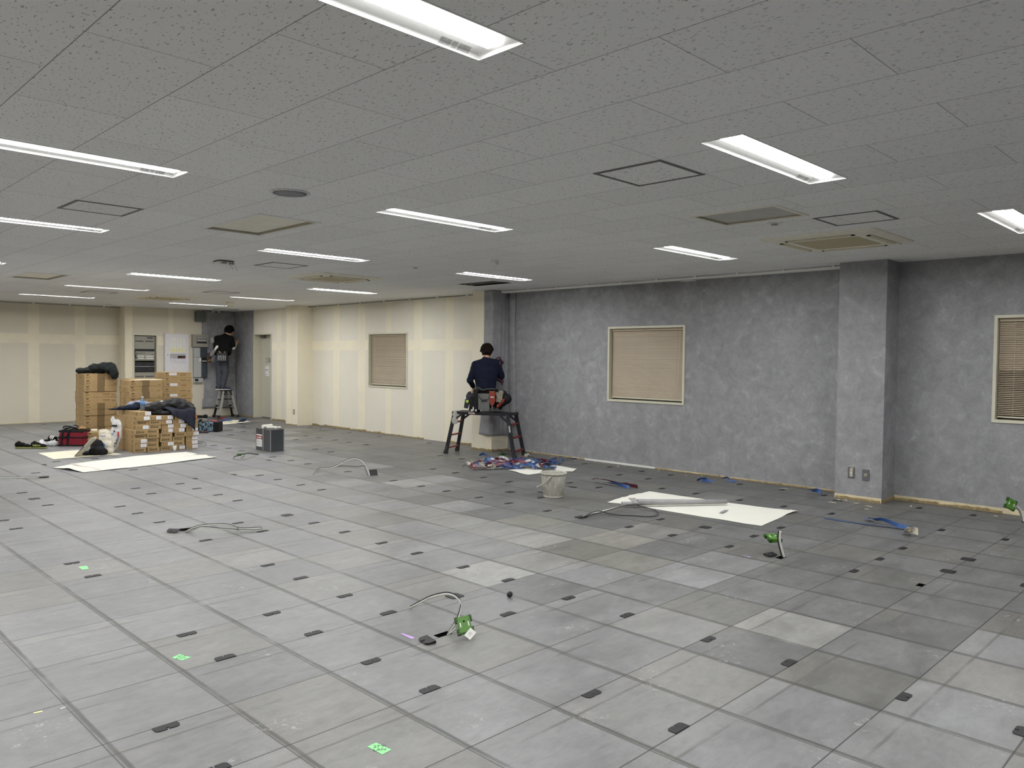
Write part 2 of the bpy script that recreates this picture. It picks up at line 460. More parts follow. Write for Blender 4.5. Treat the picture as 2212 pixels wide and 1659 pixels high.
MF = floor_material(); MCE = ceiling_material(); MW = wallpaper_material()
M_BLACKPL = M('black_plastic', (38, 38, 41), 0.5, 0.4, var=0.2, scale=30)
M_DARK = M('dark_cavity', (14, 14, 14), 0.9, 0.1)
M_PL_R = plaster_material('bare_plasterboard_long_wall', 1, [(11.94, 12.17), (11.0, 11.25), (10.13, 10.30), (9.18, 9.42), (8.29, 8.50), (7.38, 7.55), (14.37, 14.6)], [(1.64, 1.84)])
M_PL_B = plaster_material('bare_plasterboard_end_wall', 0, [(2.09, 2.30), (3.006, 3.222), (1.15, 1.37), (4.92, 5.03), (3.93, 4.10), (0.2, 0.42)], [(1.725, 1.935)], base=(212, 206, 190), fill=(230, 222, 198))
M_PL_C = plaster_material('bare_plasterboard_column', 1, [(13.29, 13.47), (12.96, 13.0), (6.9, 7.05)], [], base=(232, 225, 206), fill=(238, 230, 206))
M_CREAM = M('cream_painted_metal', (206, 203, 184), 0.45, 0.5, var=0.03)
M_WHITE = M('white_paint', (225, 225, 220), 0.5, 0.4, var=0.03)
M_BEIGE = M('yellowed_beige_plastic', (232, 228, 212), 0.5, 0.4, var=0.05)
M_GLUE = M('tan_adhesive_residue', (150, 133, 98), 0.9, 0.2, var=0.35, scale=25)
M_GLUE2 = M('cream_wall_edge', (212, 200, 168), 0.9, 0.2, var=0.12, scale=14)

# floor, with the open cable holes cut through the panels
HOLES = [(0.190, 0.290, 1.003, 1.050), (3.17, 3.255, -0.497, -0.455), (3.165, 3.262, 0.503, 0.55), (6.20, 6.27, -0.48, -0.44)]
us = [X0, 7.2] + [v for h in HOLES for v in h[:2]]; vs = [Y0, 17.4] + [v for h in HOLES for v in h[2:]]
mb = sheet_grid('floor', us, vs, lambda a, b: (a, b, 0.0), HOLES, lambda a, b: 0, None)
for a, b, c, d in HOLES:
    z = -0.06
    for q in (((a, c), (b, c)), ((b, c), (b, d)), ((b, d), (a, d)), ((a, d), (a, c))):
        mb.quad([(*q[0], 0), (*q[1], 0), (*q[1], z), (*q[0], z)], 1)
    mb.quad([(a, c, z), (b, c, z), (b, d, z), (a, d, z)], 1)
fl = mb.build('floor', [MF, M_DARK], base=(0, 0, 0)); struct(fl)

# ceiling with its openings
LIGHTS = [  # x0, y centre, label
    (-1.785, -0.186, None), (-1.785, 2.592, 'recessed ceiling light cut by the left frame edge, the largest of the left side'),
    (-1.345, 5.317, 'recessed ceiling light at the left frame edge, just beyond a square hatch'),
    (-1.325, 9.002, 'recessed ceiling light of which only the tip shows at the left frame edge'),
    (0.972, -0.196, 'big recessed ceiling light overhead with a small white sticker on its reflector'),
    (0.972, 2.598, 'recessed ceiling light between the round speaker and the square hatch'),
    (1.418, 5.340, 'recessed ceiling light just beyond the wide beige return panel, near the white access point'),
    (1.370, 8.985, 'recessed ceiling light behind the white access point, left of the second cassette unit'),
    (1.360, 11.705, 'recessed ceiling light in front of the beige cassette farthest from the camera'),
    (1.355, 14.475, 'recessed ceiling light nearest to the bare end wall, far left'),
    (3.925, -0.680, 'recessed ceiling light cut by the right frame edge, above the grey column'),
    (3.915, 2.130, 'recessed ceiling light in front of the grey wallpapered wall, near the round speaker row end'),
    (4.190, 5.400, 'recessed ceiling light beside the open black hatch over the worker on the trestle'),
    (4.205, 9.100, 'recessed ceiling light just beyond the cassette unit, above the small window in the bare wall'),
    (4.190, 11.850, 'recessed ceiling light above the column beside the door'),
    (4.150, 14.600, 'recessed ceiling light nearest to the worker in the far corner'),
    # added out of view, behind and beside the camera, for the light they give
    (-1.785, -3.0, None), (0.972, -3.0, None), (3.925, -3.5, None), (-4.7, -0.2, None), (-4.7, 2.6, None), (-4.7, 5.3, None), (-4.7, 9.0, None), (-4.7, 11.7, None),
    (-1.325, 11.705, None), (-1.325, 14.475, None)]
LIGHTS[10] = (3.925, -0.680, LIGHTS[10][2])
LW, LL = 0.226, 1.245
LIGHTS = [(x, y, s) for x, y, s in LIGHTS]
_l = list(LIGHTS); LIGHTS = []
for x, y, s in _l: LIGHTS.append((x, y, s))
RETURNS = [(0.43, 3.475, 0.925, 4.457), (0.415, 9.93, 0.90, 10.93), (2.72, 0.40, 3.20, 1.035)]
HATCH = (5.205, 5.85, 5.59, 6.63)
ch = [(x, x + LL, y - LW / 2, y + LW / 2) for x, y, s in LIGHTS] + [(a, c, b, d) for a, b, c, d in RETURNS] + [(HATCH[0], HATCH[2], HATCH[1], HATCH[3])]
us = [X0, 7.2]; vs = [Y0, 17.4]
for a, b, c, d in ch: us += [a, b]; vs += [c, d]
mb = sheet_grid('ceiling', us, vs, lambda a, b: (a, b, ZC), ch, lambda a, b: 0, None)
c = mb.build('ceiling', [MCE], base=(0, 0, ZC))
c.data.transform(Matrix.Translation((0, 0, 0))); struct(c)
mb = MB(); mb.box(X0 - 0.3, Y0 - 0.3, ZC + 0.30, 7.5, 17.7, ZC + 0.36)
struct(mb.build('ceiling_slab', [M_DARK]))

# right wall: wallpapered, bare, then wallpapered again up to the corner
WIN = [(-1.40, -0.075, 0.915, 2.002), (3.55, 4.848, 0.905, 1.985), (9.608, 10.888, 0.910, 1.985)]
DOOR = (14.815, 15.714, 0.0, 2.04)
holes = [(a + 0.03, b - 0.03, c_ + 0.03, d - 0.03) for a, b, c_, d in WIN] + [(DOOR[0] + .03, DOOR[1] - .03, -1, DOOR[3] - .03)]
us = [Y0, 17.05, 7.0, 15.714, 0.0]; vs = [0.0, ZC, 0.045]
for a, b, c_, d in holes: us += [a, b]; vs += [max(c_, 0), d]
mb = sheet_grid('wall_right', us, vs, lambda a, b: (WX, a, b), holes, lambda a, b: 0 if (a < 7.0 or a > 15.714) else 1, None)
struct(mb.build('wall_right', [MW, M_PL_R], base=(0, 0, 0)))
# end wall: stepped
mb = MB()
mb.quad([(X0, YF, 0), (3.935, YF, 0), (3.935, YF, ZC), (X0, YF, ZC)], 0)
mb.quad([(3.935, YF, 0), (3.935, YB, 0), (3.935, YB, ZC), (3.935, YF, ZC)], 1)
NX0, NX1, NZ1 = 4.135, 4.635, 1.955    # equipment niche
us = [3.935, NX0, NX1, WX + 0.4]; vs = [0, NZ1, ZC]
for i in range(3):
    for j in range(2):
        if i == 1 and j == 0: continue
        mb.quad([(us[i], YB, vs[j]), (us[i + 1], YB, vs[j]), (us[i + 1], YB, vs[j + 1]), (us[i], YB, vs[j + 1])], 1)
for q in (((NX0, YB, 0), (NX0, YB + .37, 0), (NX0, YB + .37, NZ1), (NX0, YB, NZ1)), ((NX1, YB, 0), (NX1, YB + .37, 0), (NX1, YB + .37, NZ1), (NX1, YB, NZ1)),
          ((NX0, YB, NZ1), (NX1, YB, NZ1), (NX1, YB + .37, NZ1), (NX0, YB + .37, NZ1)), ((NX0, YB + .37, 0), (NX1, YB + .37, 0), (NX1, YB + .37, NZ1), (NX0, YB + .37, NZ1))):
    mb.quad(q, 1)
struct(mb.build('wall_back', [M_PL_B, M_PL_B], base=(0, 0, 0)))
mb = MB(); mb.quad([(X0, Y0, 0), (X0, YF, 0), (X0, YF, ZC), (X0, Y0, ZC)]); struct(mb.build('wall_left', [M_PL_B], base=(X0, 0, 0)))
mb = MB(); mb.quad([(X0, Y0, 0), (WX, Y0, 0), (WX, Y0, ZC), (X0, Y0, ZC)]); struct(mb.build('wall_front', [MW], base=(0, Y0, 0)))
# columns standing out of the right wall
def column(n, y0, y1, mats, split=None):
    mb = MB(); mb.box(CX, y0, 0, WX + 0.02, y1, ZC)
    struct(mb.build('wall_column_%s' % n, mats, base=(0, 0, 0)))
column('near', 0.848, 1.352, [MW]); column('middle', 6.905, 7.385, [M_PL_C]); column('far', 13.0, 13.50, [M_PL_C])

# ragged strip left where the skirting was pulled off
def residue(n, a, b, z, mat, seed, thick=0.006, step=0.035):
    """a to b along the wall foot; both are (x, y)"""
    rnd = random.Random(seed); mb = MB(); a = Vector((*a, 0)); b = Vector((*b, 0)); d = b - a; L = d.length; d.normalize()
    nrm = Vector((d.y, -d.x, 0))
    if nrm.dot(Vector((-2.5, -2.2, 0)) - a) < 0: nrm = -nrm
    k = max(2, int(L / step)); prev = None; h = z = z * 0.8
    for i in range(k + 1):
        h += (rnd.random() - 0.5) * z * 0.5; h = min(max(h, z * 0.45), z * 1.15)
        if rnd.random() < 0.05: h = z * 1.45
        p = a + d * (L * i / k)
        cur = [mb.bm.verts.new(p), mb.bm.verts.new(p + nrm * thick), mb.bm.verts.new(p + nrm * thick + Vector((0, 0, h))), mb.bm.verts.new(p + Vector((0, 0, h + 0.004)))]
        if prev:
            for s in range(3): mb.bm.faces.new((prev[s], cur[s], cur[s + 1], prev[s + 1]))
        prev = cur
    o = mb.build('trim_%s' % n, [mat]); struct(o); return o
def edge_strip(n, a, b, z0, z1, mat, thick=0.004):
    a = Vector((*a, 0)); b = Vector((*b, 0)); d = (b - a).normalized(); nrm = Vector((d.y, -d.x, 0))
    if nrm.dot(Vector((-2.5, -2.2, 0)) - a) < 0: nrm = -nrm
    mb = MB(); mb.bar(a + nrm * thick / 2 + Vector((0, 0, (z0 + z1) / 2)), b + nrm * thick / 2 + Vector((0, 0, (z0 + z1) / 2)), thick, z1 - z0)
    struct(mb.build('trim_%s' % n, [mat]))
edge_strip('1', (WX, -6), (WX, 0.848), 0.0, 0.052, M_GLUE2); residue('2', (WX, -0.20), (WX, 0.848), 0.028, M_GLUE, 1, 0.012)
edge_strip('3', (CX, 0.848), (CX, 1.352), 0.0, 0.05, M_GLUE2); residue('4', (CX, 0.86), (CX, 1.34), 0.026, M_GLUE, 2, 0.012)
residue('5', (CX, 0.848), (WX, 0.848), 0.045, M_GLUE, 3)
edge_strip('6', (WX, 1.352), (WX, 6.905), 0.0, 0.02, M_GLUE2); residue('7', (WX, 1.352), (WX, 6.905), 0.016, M_GLUE, 4, 0.012)
edge_strip('8', (WX - .006, 4.0), (WX - .006, 5.25), 0.0, 0.026, M_WHITE, 0.008)
residue('9', (CX, 6.905), (CX, 7.385), 0.034, M_GLUE, 5); residue('10', (CX, 6.905), (WX, 6.905), 0.034, M_GLUE, 6)
residue('11', (WX, 7.385), (WX, 8.4), 0.04, M_GLUE, 7); residue('12', (WX, 9.1), (WX, 13.0), 0.036, M_GLUE, 8)
residue('13', (CX, 13.0), (CX, 13.5), 0.03, M_GLUE, 9); residue('14', (WX, 13.5), (WX, 14.8), 0.03, M_GLUE, 10)
residue('15', (WX, 15.72), (WX, 16.68), 0.03, M_GLUE, 11); residue('16', (X0, YF), (3.93, YF), 0.018, M_GLUE2, 12)
residue('17', (3.94, YB), (WX, YB), 0.03, M_GLUE2, 13)

# windows: opening lined with a cream frame, glass behind, closed venetian blind in front of it
M_GLASS = NT('dark_window_glass', 0.05, 0.5).col((0.02, 0.024, 0.03)).m
M_SLAT = M('pinkish_beige_slats', (180, 166, 145), 0.45, 0.4, var=0.05, scale=3)
M_CORD = M('cream_cord', (205, 195, 175), 0.8)
D = 0.10
wlabels = ['beige venetian blind with dark gaps, in the window cut by the right frame edge',
           'closed beige venetian blind with a looped cord, in the window of the grey wallpapered wall',
           'closed beige venetian blind in the small window of the bare plasterboard wall']
for i, (a, b, c_, d) in enumerate(WIN):
    w = bpy.data.objects.new('window_%d' % (i + 1), None); COL.objects.link(w); w.location = (WX, (a + b) / 2, c_); w['kind'] = 'structure'
    mb = MB(); t = 0.03
    for bx in ((a, a + t, c_, d), (b - t, b, c_, d), (a + t, b - t, c_, c_ + t), (a + t, b - t, d - t, d)):
        mb.box(WX - 0.012, bx[0], bx[2], WX + D + 0.04, bx[1], bx[3])
    mb.build('window_frame', [M_CREAM], w)
    mb = MB(); mb.box(WX + D, a + t, c_ + t, WX + D + 0.03, a + t + 0.035, d - t); mb.box(WX + D, b - t - 0.035, c_ + t, WX + D + 0.03, b - t, d - t)
    mb.box(WX + D, a + t, c_ + t, WX + D + 0.03, b - t, c_ + t + 0.035); mb.box(WX + D, a + t, d - t - 0.035, WX + D + 0.03, b - t, d - t)
    mb.box(WX + D, (a + b) / 2 - 0.02, c_ + t, WX + D + 0.03, (a + b) / 2 + 0.02, d - t)
    mb.build('sash', [M('dark_bronze_sash', (70, 62, 55), 0.4)], w)
    mb = MB(); mb.box(WX + D + 0.012, a + t, c_ + t, WX + D + 0.018, b - t, d - t); mb.build('window_pane', [M_GLASS], w)
    mb = MB(); mb.box(WX + 0.16, a - .05, c_ - .05, WX + 0.2, b + .05, d + .05); struct(mb.build('wall_outside_%d' % (i + 1), [M_DARK]))
    bl = empty('venetian_blind', (WX + 0.06, (a + b) / 2, c_ + t)); tag(bl, wlabels[i], 'blind')
    xb = WX + 0.055; y0, y1 = a + t + 0.012, b - t - 0.008; z0, z1 = c_ + t + 0.02, d - t
    mb = MB(); mb.box(xb - 0.018, y0, z1 - 0.035, xb + 0.018, y1, z1 - 0.004); mb.build('head_rail', [M_SLAT], bl)
    mb = MB(); mb.box(xb - 0.012, y0, z0, xb + 0.012, y1, z0 + 0.014); mb.build('bottom_rail', [M_CREAM], bl)
    mb = MB(); z = z1 - 0.05; tilt = math.radians(63 if i == 1 else 52 if i == 2 else 48)
    rnd = random.Random(i)
    while z > z0 + 0.02:
        tl = tilt + rnd.uniform(-0.05, 0.05)
        if i == 0 and z < 1.45: tl -= 0.35
        dx, dz = 0.0125 * math.cos(tl), 0.0125 * math.sin(tl)
        sag = rnd.uniform(-0.001, 0.001)
        prof = [(-dx, -dz), (-0.0018, 0.0018), (dx, dz)]
        vv = [[mb.bm.verts.new((xb + p, yy, z + q + sag)) for p, q in prof] for yy in (y0, y1)]
        for k in range(2): mb.bm.faces.new((vv[0][k], vv[0][k + 1], vv[1][k + 1], vv[1][k]))
        z -= 0.0185
    mb.build('slats', [M_SLAT], bl)
    mb = MB()
    for f in (0.11, 0.5, 0.89): mb.tube([(xb - 0.016, y0 + (y1 - y0) * f, z1 - 0.03), (xb - 0.016, y0 + (y1 - y0) * f, z0)], 0.0012, 5)
    mb.build('ladder_cord', [M_CORD], bl)
    yc = y0 + 0.06
    mb = MB(); mb.tube(spline([(xb - 0.02, yc, z1 - 0.03), (xb - 0.022, yc + 0.01, z1 - 0.35), (xb - 0.024, yc + 0.02, z0 + 0.4), (xb - 0.026, yc + 0.06, z0 + 0.12), (xb - 0.028, yc + 0.17, z0 + 0.02)], 6), 0.002, 6)
    mb.build('pull_cord', [M_CORD], bl)

# door in a deep cream frame
dr = bpy.data.objects.new('door_1', None); COL.objects.link(dr); dr.location = (WX, 15.26, 0); dr['kind'] = 'structure'
a, b, _, d = DOOR
mb = MB()
for y0, y1, z0, z1 in ((a, a + .03, 0, d), (b - .03, b, 0, d), (a + .03, b - .03, d - .03, d)):
    mb.box(WX - 0.014, y0, z0, WX + 0.235, y1, z1)
mb.build('door_frame', [M_CREAM], dr)
mb = MB(); mb.box(WX + 0.215, a + .03, 0, WX + 0.235, b - .03, 0.012); mb.build('threshold', [M('steel_threshold', (120, 116, 108), 0.4, metal=0.6)], dr)
mb = MB(); mb.box(WX + 0.185, a + .035, 0.012, WX + 0.22, b - .035, d - .035); leaf = mb.build('door_leaf', [M('grey_beige_door', (190, 188, 175), 0.5, var=0.03)], dr, bevel=0.002)
mb = MB(); mb.box(WX + 0.205, a, 0, WX + 0.26, b, d); struct(mb.build('wall_outside_4', [M_DARK]))
mb = MB(); mb.box(WX + 0.14, b - 0.27, d - 0.105, WX + 0.185, b - 0.08, d - 0.045); mb.bar((WX + 0.15, b - 0.2, d - 0.05), (WX + 0.06, b - 0.33, d - 0.04), 0.02, 0.01)
mb.build('door_closer', [M('grey_metal', (130, 130, 128), 0.4, metal=0.7)], dr, bevel=0.003)
mb = MB(); add_text(mb, '工場', 0.13, on_x(WX + 0.184, b - 0.235, 1.35)); mb.build('door_lettering', [M('dark_grey_letters', (70, 70, 68))], leaf)
mb = MB(); mb.box(WX + 0.182, b - 0.42, 1.02, WX + 0.1845, b - 0.225, 1.27)
nt = mb.build('notice_sheet', [M('white_paper', (228, 228, 226), 0.8, var=0.02)], leaf)
mb = MB()
for z, w in ((1.245, .12), (1.18, .15), (1.165, .11), (1.14, .13), (1.07, .05), (1.05, .09)): mb.box(WX + 0.1805, b - 0.235 - w, z - .004, WX + 0.1818, b - 0.235, z + .004)
mb.build('notice_print', [M('print_grey_ink', (90, 92, 100))], nt)

# curtain rails along the wall head
M_RAIL = M('white_enamelled_rail', (236, 236, 232), 0.4, var=0.03)
mb = MB()
for x in (6.40, 6.47): mb.box(x - 0.011, 1.36, ZC - 0.040, x + 0.011, 6.95 if x < 6.42 else 6.9, ZC - 0.018)
r1 = empty('curtain_rail', (6.435, 4.1, ZC - 0.04)); tag(r1, 'double white curtain rail along the top of the grey wallpapered wall', 'curtain rail')
mb.build('track', [M_RAIL], r1)
for y in [1.5 + 0.6 * k for k in range(10)]:
    mb = MB(); mb.box(6.385, y - .012, ZC - .018, 6.485, y + .012, ZC); mb.build('bracket', [M_RAIL], r1)
for k in range(10):
    mb = MB(); y = 3.30 + k * 0.023; mb.box(6.390, y - .004, ZC - .066, 6.410, y + .004, ZC - .036); mb.build('runner', [M_WHITE], r1)
def thin_rail(a, b, label, n):
    r = empty('curtain_rail', ((a[0] + b[0]) / 2, (a[1] + b[1]) / 2, ZC - .03)); tag(r, label, 'curtain rail')
    mb = MB(); mb.bar((*a, ZC - .028), (*b, ZC - .028), 0.016, 0.014); mb.build('track', [M('grey_aluminium_rail', (125, 125, 120), 0.4, metal=0.6)], r)
    for k in range(n):
        p = Vector((*a, 0)).lerp(Vector((*b, 0)), (k + 0.5) / n)
        mb = MB(); mb.box(p.x - .02, p.y - .02, ZC - .034, p.x + .02, p.y + .02, ZC); mb.build('bracket', [M_RAIL], r)
thin_rail((6.46, 7.40), (6.46, 12.98), 'thin grey curtain rail along the top of the bare wall with the small window', 7)
thin_rail((-1.0, 16.93), (3.92, 16.93), 'thin grey curtain rail along the top of the end wall at far left', 7)

# ------------------------------------------------------------------ ceiling fittings
M_REFL = M('white_reflector_enamel', (206, 206, 204), 0.6, 0.2, var=0.01)
M_RIM = M('grey_aluminium_trim', (122, 122, 118), 0.45, 0.5, 0.5, var=0.05)
M_LAMP = emitter('lit_diffuser', (1.0, 0.996, 0.985), LAMP)
M_LAMPS = emitter('lit_diffuser_side', (1.0, 0.998, 0.99), 0.75)
def make_light():
    root = empty('ceiling_light', (0, 0, 0))
    h = 0.056; w = LW / 2; bw = 0.040
    mb = MB()
    for s in (-1, 1):
        mb.quad([(0, s * w, 0), (LL, s * w, 0), (LL - 0.05, s * (bw - 0.004), h), (0.05, s * (bw - 0.004), h)])
    for x, xi in ((0, 0.05), (LL, LL - 0.05)):
        mb.quad([(x, -w, 0), (x, w, 0), (xi, bw - 0.004, h), (xi, -bw + 0.004, h)])
    mb.quad([(0.05, -bw, h), (LL - 0.05, -bw, h), (LL - 0.05, bw, h), (0.05, bw, h)])
    mb.build('reflector', [M_REFL], root, local=True)
    mb = MB()
    prof = [(-bw, h - 0.002), (-bw, 0.022), (-bw * 0.92, 0.012), (-bw * 0.8, 0.009), (bw * 0.8, 0.009), (bw * 0.92, 0.012), (bw, 0.022), (bw, h - 0.002)]
    a = [mb.bm.verts.new((0.03, y, z)) for y, z in prof]; b = [mb.bm.verts.new((LL - 0.03, y, z)) for y, z in prof]
    for k in range(7): mb.bm.faces.new((a[k], a[k + 1], b[k + 1], b[k])).material_index = 1 if k != 3 else 0
    mb.bm.faces.new(a).material_index = 1; mb.bm.faces.new(b[::-1]).material_index = 1
    mb.build('diffuser', [M_LAMP, M_LAMPS], root, local=True)
    mb = MB(); t = 0.006
    mb.box(-t, -w - t, -0.003, LL + t, -w, 0.001); mb.box(-t, w, -0.003, LL + t, w + t, 0.001); mb.box(-t, -w, -0.003, 0, w, 0.001); mb.box(LL, -w, -0.003, LL + t, w, 0.001)
    mb.build('rim', [M_WHITE], root, local=True)
    mb = MB(); z = lambda y: h * (w - y) / (w - bw + 0.004) + 0.0
    for k, (x0, x1) in enumerate(((0.0, 0.05), (0.055, 0.08), (0.085, 0.14))):
        X = LL - 0.20
        mb.quad([(X + x0, w - 0.006, z(w - 0.006) - .001), (X + x1, w - 0.006, z(w - 0.006) - .001), (X + x1, w - 0.028, z(w - 0.028) - .001), (X + x0, w - 0.028, z(w - 0.028) - .001)])
    mb.build('rating_sticker', [M('grey_print_sticker', (150, 150, 148), 0.6, var=0.2, scale=60)], root, local=True)
    return root
L0 = make_light()
for k, (x, y, s) in enumerate(LIGHTS):
    o = L0 if k == 0 else copy_tree(L0)
    o.location = (x, y, ZC)
    tag(o, s or 'recessed ceiling light continuing the rows, added outside the picture for its light', 'ceiling light', 'recessed ceiling lights')

def hatch(x0, y0, x1, y1, label, extra=False):
    h = empty('access_hatch', ((x0 + x1) / 2, (y0 + y1) / 2, ZC)); tag(h, label, 'ceiling hatch', 'ceiling access hatches')
    mb = MB(); t = 0.022; z0, z1 = ZC - 0.004, ZC
    for bx in ((x0, y0, x1, y0 + t), (x0, y1 - t, x1, y1), (x0, y0 + t, x0 + t, y1 - t), (x1 - t, y0 + t, x1, y1 - t)): mb.box(bx[0], bx[1], z0, bx[2], bx[3], z1)
    mb.build('frame', [M('dull_aluminium_hatch_rim', (96, 96, 92), 0.5, 0.5, 0.3)], h)
    mb = MB(); mb.box(x0 + t + .002, y0 + t + .002, ZC - 0.002, x1 - t - .002, y1 - t - .002, ZC)
    me = mb.build('lid', [MCE], h)
    me.data.transform(Matrix.Translation(wloc(me))); me.location = -wloc(h)   # board pattern runs through
hatch(1.115, 0.258, 1.575, 0.730, 'square dark-rimmed ceiling hatch nearest to the camera, left of the bright light')
hatch(-0.731, 3.94, -0.266, 4.39, 'square ceiling hatch with a grey rim between two lights at the left')
hatch(3.368, -0.071, 3.818, 0.408, 'square ceiling hatch with a dark rim right beside the large beige cassette unit')
hatch(2.028, 6.255, 2.490, 6.735, 'square ceiling hatch with a thin rim to the left of the middle cassette unit')
hatch(1.963, 12.65, 2.450, 13.11, 'square ceiling hatch with a thin rim left of the farthest cassette unit')
hatch(3.370, 10.834, 3.860, 11.27, 'square ceiling hatch with a thin rim behind the middle cassette unit')
hatch(5.70, 15.62, 6.14, 16.02, 'small ceiling hatch right above the worker in the far corner')

rl = ['wide beige return-air panel sunk in the ceiling beyond the round speaker', 'beige return-air panel sunk in the ceiling at far left', 'return-air panel with a cream rim and grey filter, beside the dark-rimmed hatch']
for i, (x0, y0, x1, y1) in enumerate(RETURNS):
    r = empty('return_air_panel', ((x0 + x1) / 2, (y0 + y1) / 2, ZC)); tag(r, rl[i], 'air vent')
    mb = MB(); t = 0.03; z0, z1 = ZC - 0.006, ZC + 0.001
    for bx in ((x0 - t, y0 - t, x1 + t, y0), (x0 - t, y1, x1 + t, y1 + t), (x0 - t, y0, x0, y1), (x1, y0, x1 + t, y1)): mb.box(bx[0], bx[1], z0, bx[2], bx[3], z1)
    mb.build('rim', [M_WHITE if i < 2 else M_BEIGE], r)
    mb = MB(); h = 0.035 if i < 2 else 0.016
    for q in (((x0, y0), (x1, y0)), ((x1, y0), (x1, y1)), ((x1, y1), (x0, y1)), ((x0, y1), (x0, y0))): mb.quad([(*q[0], ZC), (*q[1], ZC), (*q[1], ZC + h), (*q[0], ZC + h)])
    mb.build('recess_side', [M('brown_grey_recess', (176, 170, 154))], r)
    mb = MB(); mb.box(x0, y0, ZC + h - 0.004, x1, y1, ZC + h)
    if i < 2: mb.box(x0 + 0.02, y0 + 0.02, ZC + h - 0.02, x1 - 0.02, y1 - 0.02, ZC + h - 0.004)
    mb.build('panel', [M_BEIGE if i < 2 else M('grey_filter_cloth', (190, 188, 180), 0.9)], r)

def cassette(x0, y0, x1, y1, label, flip=False):
    r = empty('air_conditioner', ((x0 + x1) / 2, (y0 + y1) / 2, ZC)); tag(r, label, 'air conditioner', 'ceiling cassette air conditioners')
    cx, cy = (x0 + x1) / 2, (y0 + y1) / 2; w = (x1 - x0) / 2; hh = (y1 - y0) / 2; z = ZC
    def oct_(s, c): return [(cx + a * s * w, cy + b * s * hh) for a, b in ((-1, -1 + c), (-1 + c, -1), (1 - c, -1), (1, -1 + c), (1, 1 - c), (1 - c, 1), (-1 + c, 1), (-1, 1 - c))]
    mb = MB(); prev = None
    for s, zz in ((1.0, 0.0), (0.985, -0.012), (0.90, -0.026), (0.62, -0.034), (0.58, -0.030)):
        cur = [mb.bm.verts.new((p[0], p[1], z + zz)) for p in oct_(s, 0.06)]
        if prev:
            for k in range(8): mb.bm.faces.new((prev[k], prev[(k + 1) % 8], cur[(k + 1) % 8], cur[k]))
        prev = cur
    mb.build('panel', [M_BEIGE], r)
    mb = MB(); mb.prism(oct_(0.58, 0.10), z - 0.0305, z - 0.02); mb.build('intake_grille', [M('tan_intake_grille', (188, 176, 144), 0.8, var=0.1, scale=80)], r)
    for k in range(4):
        a = k * PI / 2
        c, s = round(math.cos(a)), round(math.sin(a))
        # louver between the intake and the rim, with dark slot ends
        lx, ly = cx + c * w * 0.76, cy + s * hh * 0.76
        ex, ey = (w * 0.055, hh * 0.55) if c else (w * 0.55, hh * 0.055)
        mb = MB(); mb.box(lx - ex, ly - ey, z - 0.037, lx + ex, ly + ey, z - 0.029); mb.build('louver', [M('pale_beige_louver', (205, 197, 168), 0.5)], r, bevel=0.002)
        mb = MB()
        for q in (-1, 1):
            mx, my = (lx, ly + q * (ey + 0.012)) if c else (lx + q * (ex + 0.012), ly)
            mb.box(mx - 0.014, my - 0.014, z - 0.036, mx + 0.014, my + 0.014, z - 0.028)
        mb.build('slot', [M_DARK], r)
    sx, sy = (cx + w * 0.68, cy - hh * 0.72) if not flip else (cx - w * 0.7, cy + hh * 0.7)
    mb = MB(); mb.box(sx - 0.05, sy - 0.055, z - 0.0375, sx + 0.05, sy + 0.055, z - 0.030); mb.build('sensor_cover', [M_BEIGE], r)
cassette(4.06, 0.205, 5.07, 1.21, 'large beige cassette air conditioner in the ceiling in front of the grey column')
cassette(2.97, 6.73, 3.96, 7.70, 'beige cassette air conditioner in the middle of the ceiling, left of the slotted black hatch', True)
cassette(2.97, 12.66, 3.92, 13.62, 'beige cassette air conditioner farthest from the camera', True)

# open service hatch, black inside
x0, y0, x1, y1 = HATCH
h = empty('open_service_hatch', ((x0 + x1) / 2, (y0 + y1) / 2, ZC)); tag(h, 'open black slotted hatch in the ceiling above the worker on the trestle', 'ceiling hatch')
mb = MB(); H = 0.2
for q in (((x0, y0), (x1, y0)), ((x1, y0), (x1, y1)), ((x1, y1), (x0, y1)), ((x0, y1), (x0, y0))): mb.quad([(*q[0], ZC), (*q[1], ZC), (*q[1], ZC + H), (*q[0], ZC + H)])
mb.quad([(x0, y0, ZC + H), (x1, y0, ZC + H), (x1, y1, ZC + H), (x0, y1, ZC + H)]); mb.build('cavity', [M_DARK], h)
for f in (0.33, 0.62):
    mb = MB(); xx = x0 + (x1 - x0) * f; mb.box(xx - .012, y0, ZC + 0.002, xx + .012, y1 - .02, ZC + 0.02); mb.build('runner_bar', [M('grey_runner_bar', (100, 100, 100), 0.5)], h)

# round speaker, access point, detectors, discs
sp = empty('ceiling_speaker', (0.183, 2.577, ZC)); tag(sp, 'round grey ceiling speaker beyond the big overhead light', 'speaker')
mb = MB(); mb.lathe([(0.134, 0.0), (0.134, -0.005), (0.122, -0.009), (0.112, -0.006), (0.112, 0.0)], (0.183, 2.577, ZC), 48); mb.build('rim', [M('pale_grey_rim', (214, 215, 215))], sp, smooth=True)
mb = MB(); mb.lathe([(0.113, -0.004), (0.06, -0.007), (0.0001, -0.008)], (0.183, 2.577, ZC), 48); mb.build('grille', [M('speaker_mesh_grey', (134, 136, 138), 0.7, var=0.25, scale=300)], sp, smooth=True)
ap = empty('wireless_access_point', (1.60, 6.62, ZC)); tag(ap, 'white wireless access point with dangling wires, hanging from the ceiling', 'access point')
mb = MB(); mb.box(1.50, 6.52, ZC - 0.05, 1.70, 6.72, ZC - 0.012); mb.build('case', [M_WHITE], ap, bevel=0.012)
mb = MB(); mb.box(1.515, 6.535, ZC - 0.014, 1.685, 6.705, ZC); mb.build('mount', [M_BLACKPL], ap)
